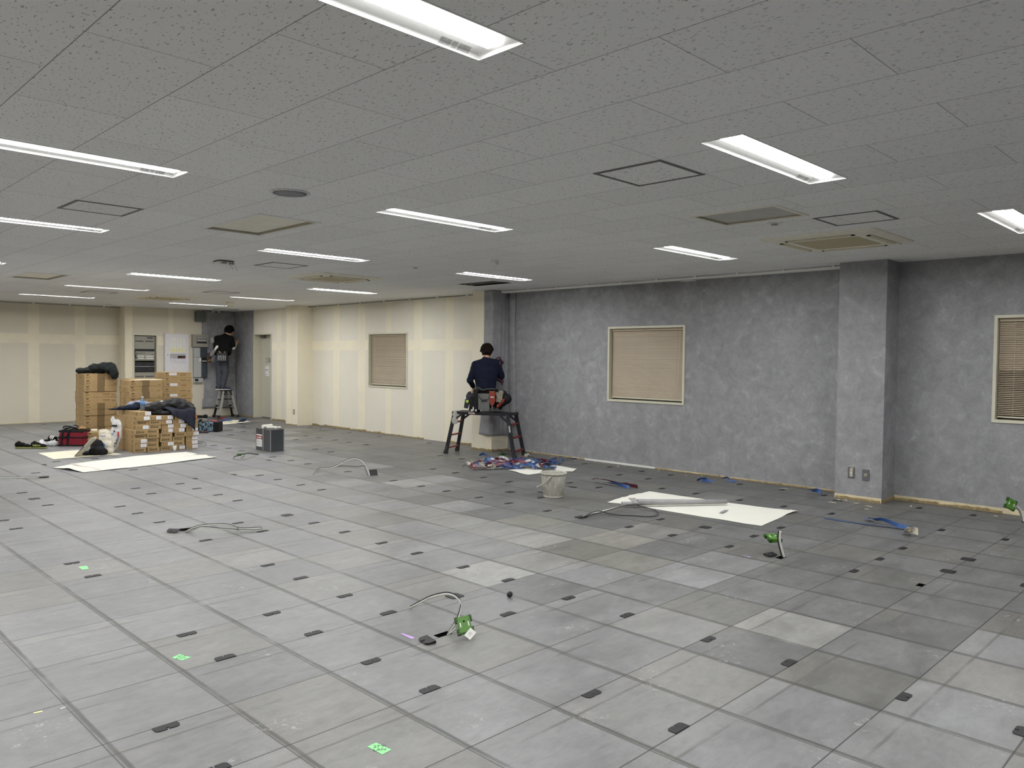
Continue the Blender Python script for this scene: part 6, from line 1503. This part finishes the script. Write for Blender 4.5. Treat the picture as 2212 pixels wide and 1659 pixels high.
# ------------------------------------------------------------------ stepladder
M_ALU = M('brushed_aluminium', (188, 188, 186), .35, .5, .6, var=.06)
SL = empty('stepladder', (6.065, 16.13, 0)); tag(SL, 'small aluminium stepladder under the worker in the far corner', 'stepladder')
HT = .665
for sx, fx in ((-1, 5.832), (1, 6.298)):
    tx = 6.065 + sx * .09
    for fy, ty in ((15.99, 16.03), (16.27, 16.23)):
        top = Vector((tx, ty, HT - .01)); ft = Vector((fx, fy, .015)); mid = top.lerp(ft, .55)
        near = fy < 16.1
        mb = MB(); mb.bar(top, ft if near else mid, .022, .05, up=(1, 0, 0)); lg = mb.build('leg', [M_ALU], SL, bevel=.002)
        if not near: mb = MB(); mb.bar(mid, ft, .026, .05, up=(1, 0, 0)); mb.build('extension_leg', [M_RAILB], lg)
        else:
            mb = MB()
            for t in (.35, .5, .65, .8): p = top.lerp(ft, t); mb.ball((p.x, p.y - .012, p.z), (.006, .003, .006), 6)
            mb.build('rivet', [M_BLACKPL], lg)
        mb = MB(); mb.bar(ft + Vector((0, 0, .05)), ft + Vector((sx * .004, 0, -.015)), .036, .062, up=(1, 0, 0)); mb.build('rubber_foot', [M_BLACKPL], lg)
    for t, m in ((.35, M_RAILB), (.64, M_ALU), (.95, M_RAILB)):
        a = Vector((tx, 16.03, HT)).lerp(Vector((fx, 15.99, .015)), t); b = Vector((tx, 16.23, HT)).lerp(Vector((fx, 16.27, .015)), t)
        mb = MB(); mb.bar(a, b, .04, .02); mb.build('rung', [m], SL)
MB().box(5.955, 16.01, HT - .03, 6.175, 16.25, HT).build('top_step', [M_BLACKPL], SL, bevel=.006)
for y in (16.02, 16.24):
    mb = MB(); mb.bar((5.99, y, HT - .22), (6.14, y, HT - .22), .008, .018); mb.build('spreader', [M_RAILB], SL)
    mb = MB(); mb.bar((6.0, y, HT - .03), (5.97, y, HT - .12), .03, .03); mb.bar((6.13, y, HT - .03), (6.165, y, HT - .12), .03, .03); mb.build('hinge', [M_BLACKPL], SL)

# ------------------------------------------------------------------ people
M_SKIN = M('skin', (196, 150, 120), .55, .4, var=.05); M_HAIR1 = M('dark_brown_hair', (24, 15, 10), .85, .12, var=.4, scale=60); M_HAIR2 = M('black_hair', (10, 9, 9), .85, .12, var=.3, scale=60)
M_SHIRT1 = M('navy_long_sleeve', (16, 22, 40), .85, .2, var=.15, scale=5); M_SHIRT2 = M('black_tee', (12, 12, 13), .85, .2, var=.2); M_PANT1 = M('charcoal_trousers', (44, 46, 50), .85, .2, var=.15); M_PANT2 = M('grey_blue_work_trousers', (70, 73, 81), .85, .2, var=.12)
def hand(mb, w, d, n, s=1.0, curl=.5):
    """palm, four fingers of unequal length and a thumb; w wrist, d pointing along the hand, n palm normal"""
    w = Vector(w); d = Vector(d).normalized(); n = Vector(n); n = (n - d * n.dot(d)).normalized(); t = d.cross(n)
    mb.limb(w, w + d * .02 * s, .024 * s, .026 * s, 10)
    for k in (-1.2, -.4, .4, 1.2): mb.limb(w + d * .02 * s + t * k * .012 * s, w + d * .085 * s + t * k * .019 * s, .016 * s, .0125 * s, 10)
    for k, L in ((-1.2, .060), (-.4, .074), (.4, .080), (1.2, .072)):
        a = w + d * .088 * s + t * k * .0205 * s; b = a + (d * math.cos(curl) + n * math.sin(curl)) * L * .5 * s; c = b + (d * math.cos(curl * 2.1) + n * math.sin(curl * 2.1)) * L * .55 * s
        mb.limb(a, b, .0095 * s, .0085 * s, 8); mb.limb(b, c, .0085 * s, .007 * s, 8)
    a = w + d * .025 * s + t * .026 * s; b = a + (d * .6 + t * .8 + n * .3).normalized() * .04 * s; c = b + (d * .9 + t * .3 + n * .4).normalized() * .032 * s
    mb.limb(a, b, .0125 * s, .0105 * s, 8); mb.limb(b, c, .0105 * s, .008 * s, 8)
def head(mb, c, f, up, s=1.0):
    """skull, jaw, nose, lips, ears, eye sockets; f the way the face looks"""
    c = Vector(c); f = Vector(f).normalized(); u = Vector(up); u = (u - f * u.dot(f)).normalized(); r = f.cross(u)
    R = Matrix((r, f, u)).transposed()
    mb.ball(c + u * .02 * s, (.076 * s, .094 * s, .10 * s), 18, rot=R); mb.ball(c + f * .03 * s - u * .045 * s, (.055 * s, .062 * s, .062 * s), 16, rot=R)
    mb.ball(c + f * .055 * s - u * .085 * s, (.028 * s, .026 * s, .024 * s), 12, rot=R)
    mb.limb(c + f * .09 * s + u * .01 * s, c + f * .108 * s - u * .022 * s, .009 * s, .013 * s, 8)
    mb.ball(c + f * .084 * s - u * .055 * s, (.022 * s, .012 * s, .009 * s), 10, rot=R)
    for k in (-1, 1):
        mb.ball(c + r * k * .077 * s - u * .008 * s - f * .004 * s, (.010 * s, .018 * s, .030 * s), 12, rot=R)
        mb.ball(c + f * .080 * s + r * k * .030 * s + u * .022 * s, (.018 * s, .012 * s, .007 * s), 10, rot=R)
def eyes(parent, c, f, up, s=1.0):
    c = Vector(c); f = Vector(f).normalized(); u = Vector(up); u = (u - f * u.dot(f)).normalized(); r = f.cross(u)
    for k in (-1, 1):
        mb = MB(); mb.ball(c + f * .083 * s + r * k * .030 * s + u * .006 * s, .0105 * s, 10); o = mb.build('eye', [M('eye_white', (220, 216, 210), .3)], parent, local=True, smooth=True)
        mb = MB(); mb.ball(c + f * .0915 * s + r * k * .030 * s + u * .006 * s, .0045 * s, 8); mb.build('iris', [M('dark_iris', (30, 20, 15), .3)], o, local=True, smooth=True)

# --- worker squatting on the platform, back to the camera
S = empty('person', (5.868 + .0, 6.70 - .01, HP), AZ)
tag(S, 'person in a navy long-sleeved shirt and tool belt squatting on the dark platform', 'person')
HD = Vector((.012, .05, .945)); FC = Vector((.28, .95, -.20)); UPV = Vector((.05, .1, 1))
J = dict(neck=(.0, .02, .83), chest=(.0, .03, .62), waist=(.0, -.01, .36), pel=(.0, -.03, .20), ls=(-.165, .03, .735), rs=(.15, .04, .765), le=(-.250, .02, .49), lw=(-.195, .17, .375), re=(.245, .12, .565), rw=(.20, .33, .72),
         lh=(-.085, -.03, .18), rh=(.085, -.03, .18), lk=(-.25, .33, .24), rk=(.27, .32, .26), la=(-.12, .05, .075), ra=(.10, .05, .075))
mb = MB(); head(mb, HD, FC, UPV)
mb.limb(J['neck'], HD + Vector((0, -.01, -.04)), .056, .052); mb.limb(J['chest'], J['neck'], .07, .05); mb.limb(J['waist'], J['chest'], .085, .085); mb.limb(J['pel'], J['waist'], .10, .085)
for s in ('l', 'r'):
    mb.limb(Vector(J['neck']) - Vector((0, 0, .07)), J[s + 's'], .035, .035); mb.limb(J[s + 's'], J[s + 'e'], .040, .034); mb.limb(J[s + 'e'], J[s + 'w'], .034, .025)
    mb.limb(J[s + 'h'], J[s + 'k'], .082, .056); mb.limb(J[s + 'k'], J[s + 'a'], .052, .036)
    a = Vector(J[s + 'a']); mb.limb(a + Vector((0, -.03, -.035)), a + Vector((0, .10, -.045)), .032, .026)
hand(mb, J['lw'], (-.35, .25, -.9), (.8, .5, -.2), 1.0, .6); hand(mb, J['rw'], (-.3, .7, .6), (-.5, .4, -.6), 1.0, .8)
body = remeshed('body', mb, M_SKIN, S, .0068, 3); eyes(body, HD, FC, UPV)
mb = MB()   # hair: tousled, covering the nape
for k in range(120):
    rn = random.Random(k); th = rn.uniform(0, 2 * PI); ph = math.acos(rn.uniform(-.35, 1))
    d = Vector((math.sin(ph) * math.cos(th), math.sin(ph) * math.sin(th), math.cos(ph)))
    if d.dot(FC.normalized()) > .35 and d.z < .45: continue
    if abs(d.x) > .8 and d.z < .05: continue
    p = HD + Vector((d.x * .086, d.y * .098 - .006, d.z * .100 + .022)); e2 = p + Vector((d.x * .010, d.y * .012, -.030 + .02 * d.z)) + Vector((rn.uniform(-.012, .012),) * 3)
    mb.limb(p, e2, .020, .011, 8)
mb.ball(HD + Vector((0, -.012, .03)), (.096, .095, .102), 16); hair = remeshed('hair', mb, M_HAIR1, S, .0065, 1, .004, 30, 2)
mb = MB()   # shirt
mb.limb((0, .0, .30), (0, .0, .40), .135, .14); mb.bm.transform(Matrix.Diagonal((1.12, .85, 1, 1)))
for a, b, r0, r1 in (((-.06, .01, .38), (-.08, .03, .60), .095, .112), ((.06, .01, .38), (.08, .03, .60), .095, .112), ((-.08, .03, .60), (-.11, .03, .70), .112, .085), ((.08, .03, .60), (.10, .04, .72), .112, .085), ((0, .03, .6), (0, .02, .76), .12, .085), ((0, .02, .76), (0, .02, .815), .080, .066), ((0, .0, .40), (0, .03, .62), .135, .135)):
    mb.limb(a, b, r0, r1)
mb.limb(J['neck'][:2] + (.80,), J['ls'], .055, .064); mb.limb(J['neck'][:2] + (.80,), J['rs'], .055, .064)
for s in ('l', 'r'): mb.limb(J[s + 's'], J[s + 'e'], .062, .052); mb.limb(J[s + 'e'], Vector(J[s + 'e']).lerp(Vector(J[s + 'w']), .80), .050, .038)
remeshed('shirt', mb, M_SHIRT1, S, .0095, 4, .005, 10, 3, aniso=(.6, 1, 1.6))
mb = MB()   # trousers
mb.limb((-.06, -.03, .20), (.06, -.03, .20), .135, .135); mb.limb((-.04, -.01, .31), (.04, -.01, .31), .125, .125)
for s in ('l', 'r'): mb.limb(J[s + 'h'], J[s + 'k'], .098, .070); mb.limb(J[s + 'k'], Vector(J[s + 'a']) + Vector((0, 0, -.01)), .066, .052)
remeshed('trousers', mb, M_PANT1, S, .0105, 3, .006, 9, 6)
for s, m in (('l', M('dark_shoe', (34, 34, 36), .7)), ('r', M('pale_grey_shoe', (150, 148, 142), .7))):
    a = Vector(J[s + 'a']); mb = MB(); mb.limb(a + Vector((0, -.05, -.036)), a + Vector((-.0, .13, -.042)), .042, .034); mb.ball(a + Vector((0, -.03, -.005)), (.045, .05, .045)); o = remeshed('shoe', mb, m, S, .008, 2)
# tool belt
BL = MB(); pts = [(.175 * math.cos(a), .150 * math.sin(a) - .01, .335 + .012 * math.sin(a * 3)) for a in [i * 2 * PI / 30 for i in range(31)]]; BL.tube(pts, .026, 8, flat=.55); belt = BL.build('tool_belt', [M_BLK], S, local=True, smooth=True)
BL = MB(); BL.tube(spline([(-.16, -.12, .39), (-.10, -.165, .385), (-.05, -.17, .352), (.02, -.175, .368), (.10, -.16, .37), (.155, -.13, .362)], 6), .018, 8, flat=.6); BL.build('back_pad', [M('dark_grey_pad', (52, 54, 56), .8)], belt, local=True, smooth=True)
def pouch(name, x0, x1, y, z0, z1, dep, mat, taper=.85, bev=.01, rot=0.0):
    mb = MB(); V = []; cx = (x0 + x1) / 2; w = (x1 - x0) / 2
    for z, k, dd in ((z0, taper, dep * .85), (z1, 1, dep)): V.append([mb.bm.verts.new((cx + a * w * k, y + b * dd / 2, z)) for a, b in ((-1, -1), (1, -1), (1, 1), (-1, 1))])
    for k in range(4): mb.bm.faces.new((V[0][k], V[0][(k + 1) % 4], V[1][(k + 1) % 4], V[1][k]))
    mb.bm.faces.new(V[0][::-1]); mb.bm.faces.new(V[1])
    if rot: mb.bm.transform(Matrix.Translation((cx, y, z1)) @ Matrix.Rotation(rot, 4, 'Y') @ Matrix.Translation((-cx, -y, -z1)))
    return mb.build(name, [mat], belt, local=True, bevel=bev)
M_POU = M('grey_canvas_pouch', (98, 98, 96), .85, var=.12); M_ORG = M('rust_red_plastic', (128, 46, 28), .5, var=.12)
p = pouch('canvas_pouch', -.112, .072, -.185, .045, .295, .06, M_POU, .96)
BL = MB(); BL.box(-.06, -.222, .175, .03, -.214, .195); BL.build('pouch_print', [M_BLACKPL], p, local=True)
BL = MB(); BL.tube(spline([(-.10, -.218, .285), (-.08, -.222, .23), (-.03, -.224, .205), (.04, -.222, .215), (.066, -.218, .26)], 5), .004, 6); BL.build('flap_edge', [M('dark_grey_pad', (52, 54, 56))], p, local=True)
p = pouch('tape_holster', .060, .155, -.205, .17, .335, .05, M_ORG, .98); BL = MB(); BL.prism([(.066, 0), (.150, 0), (.125, -.055), (.108, -.065), (.088, -.055)], -.02, .02, 0, Matrix.Translation((0, -.205, .175)) @ Matrix(((1, 0, 0), (0, 0, -1), (0, 1, 0))).to_4x4()); BL.build('holster_tip', [M_ORG], p, local=True)
BL = MB(); BL.box(.080, -.232, .235, .135, -.229, .255); BL.build('maker_plate', [M_LGREY], p, local=True)
BL = MB(); BL.tube([(.107, -.21, .12), (.107, -.21, .07)], .006, 8); BL.build('metal_clip', [M_ALU], p, local=True)
pouch('tool_sheath', -.178, -.115, -.175, -.0, .355, .05, M_BLK, .8); pouch('tool_sheath', -.235, -.175, -.16, .03, .25, .06, M_BLK, .85, rot=.1); p = pouch('side_pouch', -.30, -.215, -.13, .06, .26, .08, M('dark_navy_pouch', (36, 40, 50), .7), .75, rot=.22)
BL = MB(); BL.ball((-.275, -.185, .17), (.024, .02, .028), 12); BL.build('lime_ball', [M('lime_green_ball', (150, 180, 70), .5)], p, local=True, smooth=True)
BL = MB(); BL.ball((-.305, -.165, .225), (.012, .012, .022), 10); BL.ball((-.205, -.19, .036), (.014, .012, .018), 8); BL.ball((-.14, -.20, .036), (.011, .01, .018), 8); BL.build('white_tool_end', [M_WHITE], p, local=True, smooth=True)
BL = MB(); BL.ball((.315, -.03, .21), (.095, .08, .085), 18); BL.ball((.27, -.05, .17), (.07, .06, .08), 16); BL.ball((.23, -.07, .12), (.045, .05, .08), 14); remeshed('round_bag', BL, M_BLK, belt, .01, 2)
BL = MB(); BL.limb((.195, -.135, .10), (.255, -.125, .17), .028, .035); BL.limb((.255, -.125, .17), (.28, -.12, .20), .035, .022); remeshed('red_patch', BL, M_ORG, belt, .008, 2)
gl = MB()
for a, b, r0, r1 in (((.175, -.15, .30), (.19, -.16, .24), .022, .02), ((.23, -.14, .32), (.20, -.165, .23), .028, .02), ((.26, -.14, .32), (.245, -.165, .20), .024, .017), ((.235, -.16, .22), (.225, -.17, .16), .02, .015), ((.205, -.16, .24), (.20, -.17, .18), .02, .015), ((.18, -.15, .22), (.175, -.165, .17), .018, .014)): gl.limb(a, b, r0, r1, 10)
remeshed('work_glove', gl, M('grey_beige_glove', (128, 120, 106), .85, var=.25), belt, .007, 2)
# maroon cloth over the worker's right forearm
cl = MB()
for a, b, r0, r1 in (((.13, .10, .80), (.20, .12, .835), .02, .035), ((.20, .12, .835), (.26, .14, .77), .032, .02), ((.24, .17, .76), (.235, .19, .60), .018, .022), ((.15, .16, .55), (.25, .15, .48), .045, .03), ((.24, .15, .50), (.255, .15, .42), .03, .014)): cl.limb(a, b, r0, r1, 10)
ct = remeshed('film_offcut', cl, M('plum_film', (58, 30, 46), .5, .5, var=.2), None, .008, 3, .006, 18); ct.location = S.location; ct.rotation_euler = S.rotation_euler
tag(ct, 'plum-coloured film offcut held over the right arm of the worker on the platform', 'film')

# --- worker standing on the stepladder in the far corner
S = empty('person', (6.065, 16.13, HT), AZ)
tag(S, 'person in a black T-shirt and grey trousers standing on the small stepladder', 'person')
HD = Vector((.055, .10, 1.435)); FC = Vector((.50, .80, -.55)); UPV = Vector((.30, .35, .9))
J = dict(neck=(-.02, .04, 1.335), chest=(-.055, .0, 1.14), waist=(-.075, -.02, .93), pel=(-.08, -.02, .80), ls=(-.195, -.03, 1.245), rs=(.115, .06, 1.245), le=(-.20, .20, 1.08), lw=(.05, .38, 1.12), re=(.155, .10, 1.025), rw=(.135, .36, 1.15),
         lh=(-.155, -.0, .76), rh=(-.02, -.03, .76), lk=(-.165, .02, .42), rk=(-.005, .01, .42), la=(-.165, .0, .085), ra=(-.055, -.03, .085))
mb = MB(); head(mb, HD, FC, UPV); mb.limb(J['neck'], HD + Vector((-.015, -.02, -.03)), .056, .052); mb.limb(J['chest'], J['neck'], .08, .05); mb.limb(J['waist'], J['chest'], .085, .09); mb.limb(J['pel'], J['waist'], .095, .085)
for s in ('l', 'r'):
    mb.limb(Vector(J['neck']) - Vector((0, 0, .08)), J[s + 's'], .035, .035); mb.limb(J[s + 's'], J[s + 'e'], .040, .038); mb.limb(J[s + 'e'], J[s + 'w'], .038, .026)
    mb.limb(J[s + 'h'], J[s + 'k'], .080, .054); mb.limb(J[s + 'k'], J[s + 'a'], .052, .036); a = Vector(J[s + 'a']); mb.limb(a + Vector((-.03, 0, -.045)), a + Vector((.10, .03, -.05)), .03, .025)
hand(mb, J['lw'], (.3, .8, .2), (.5, -.3, .1), 1.0, .3); hand(mb, J['rw'], (.1, .8, .5), (-.5, .3, -.2), 1.0, .3)
body = remeshed('body', mb, M_SKIN, S, .0075, 3); eyes(body, HD, FC, UPV)
mb = MB()
for k in range(110):
    rn = random.Random(k + 500); th = rn.uniform(0, 2 * PI); ph = math.acos(rn.uniform(-.45, 1)); d = Vector((math.sin(ph) * math.cos(th), math.sin(ph) * math.sin(th), math.cos(ph)))
    if d.dot(FC.normalized()) > .45: continue
    p = HD + Vector((d.x * .100, d.y * .104, d.z * .102 + .022)); mb.limb(p, p + d * .012 + Vector((0, 0, -.02)), .024, .014, 8)
mb.ball(HD + Vector((-.01, -.005, .03)), (.104, .104, .104), 16); remeshed('hair', mb, M_HAIR2, S, .008, 1, .004, 30, 5)
mb = MB()
for a, b, r0, r1 in (((-.17, -.02, .93), (-.17, -.01, 1.10), .115, .125), ((.03, -.01, .93), (.03, .02, 1.10), .11, .125), ((-.15, -.01, 1.10), (-.14, .0, 1.20), .112, .092), ((.02, .02, 1.10), (.04, .04, 1.20), .112, .092), ((-.05, .0, 1.1), (-.03, .03, 1.29), .12, .075), ((-.07, -.02, .92), (-.06, -.0, 1.1), .13, .13)): mb.limb(a, b, r0, r1)
for s in ('l', 'r'): mb.limb(J['neck'][:2] + (1.29,), J[s + 's'], .068, .076); mb.limb(J[s + 's'], Vector(J[s + 's']).lerp(Vector(J[s + 'e']), .72), .068, .066)
mb.limb((-.03, .0, 1.24), (-.025, .03, 1.325), .085, .066); remeshed('t_shirt', mb, M_SHIRT2, S, .011, 4, .006, 9, 2)
mb = MB(); mb.limb(Vector(J['rs']).lerp(Vector(J['re']), .68), J['re'], .050, .052); mb.limb(J['re'], Vector(J['re']).lerp(Vector(J['rw']), .85), .052, .034); remeshed('white_arm_cover', mb, M('pale_grey_sleeve', (196, 194, 186), .8), S, .009, 3)
mb = MB(); mb.limb((-.13, -.0, .80), (-.04, -.02, .80), .115, .115); mb.limb((-.12, -.01, .88), (-.04, -.01, .88), .115, .11)
for s in ('l', 'r'): mb.limb(J[s + 'h'], J[s + 'k'], .100, .074); mb.limb(J[s + 'k'], Vector(J[s + 'a']) + Vector((0, 0, .0)), .072, .056)
remeshed('trousers', mb, M_PANT2, S, .011, 3, .008, 8, 9, aniso=(1, 1, 1.5))
for s, c in (('l', (30, 32, 40)), ('r', (22, 30, 66))):
    a = Vector(J[s + 'a']); mb = MB(); mb.limb(a + Vector((-.05, 0, -.035)), a + Vector((.14, .03, -.045)), .036, .028); mb.ball(a + Vector((-.03, 0, -.01)), (.045, .042, .045)); o = remeshed('shoe', mb, M('shoe_%s' % s, c, .7), S, .008, 2)
    mb = MB(); mb.limb(a + Vector((-.07, 0, -.070)), a + Vector((.16, .035, -.072)), .0135, .0125); 
    for v in mb.bm.verts: v.co.y = a.y + (v.co.y - a.y) * 1.0
    mb.limb(a + Vector((-.07, .03, -.070)), a + Vector((.14, .06, -.072)), .0135, .0125); mb.limb(a + Vector((-.07, -.03, -.070)), a + Vector((.15, -.0, -.072)), .0135, .0125); remeshed('sole', mb, M('white_rubber_sole', (216, 214, 208), .6), o, .007, 2)
BL = MB(); BL.tube([(-.075 + .165 * math.cos(a), -.015 + .145 * math.sin(a), .925) for a in [i * 2 * PI / 30 for i in range(31)]], .026, 8, flat=.55); belt = BL.build('tool_belt', [M_BLK], S, local=True, smooth=True)
p = pouch('tool_pouch', -.135, .105, -.185, .69, .905, .10, M('dark_grey_pouch', (44, 46, 50), .7), .92, .015)
for k in range(5):
    BL = MB(); x = -.095 + k * .042; BL.limb((x, -.24, .73), (x + .008, -.24, .83), .010, .011, 8); BL.build('steel_tool', [M_ALU], p, local=True, smooth=True)
BL = MB(); BL.limb((-.08, -.21, .93), (-.02, -.22, .88), .018, .014); BL.limb((.06, -.22, .92), (.055, -.22, .85), .014, .012); BL.build('wooden_handle', [M('tan_wood', (150, 122, 70), .6)], p, local=True, smooth=True)
p = pouch('side_pouch', -.40, -.30, -.10, .66, .90, .10, M('brown_black_pouch', (62, 44, 36), .7, var=.5, scale=30), .8, .02, .1)
BL = MB(); BL.limb((-.33, -.13, .72), (-.38, -.13, .80), .014, .012); BL.limb((-.36, -.14, .70), (-.32, -.14, .74), .012, .01); BL.build('tan_tool', [M('tan_wood', (150, 122, 70), .6)], p, local=True, smooth=True)
BL = MB(); BL.limb((-.285, -.15, .85), (-.215, -.15, .95), .042, .038); o = BL.build('grey_roll', [M('grey_cylinder', (128, 130, 132), .5)], belt, local=True, smooth=True)
BL = MB(); BL.limb((-.19, -.16, .985), (-.15, -.16, 1.04), .022, .030); BL.ball((-.145, -.165, 1.06), (.03, .02, .018), 10); remeshed('white_rag', BL, M_WHITE, belt, .008, 1, .006, 30)
bpy.data.scenes.remove(TMP)
for o in bpy.data.objects:
    if o.type == 'MESH' and o.data.users == 1 and len(o.data.polygons) == 0: bpy.data.objects.remove(o)
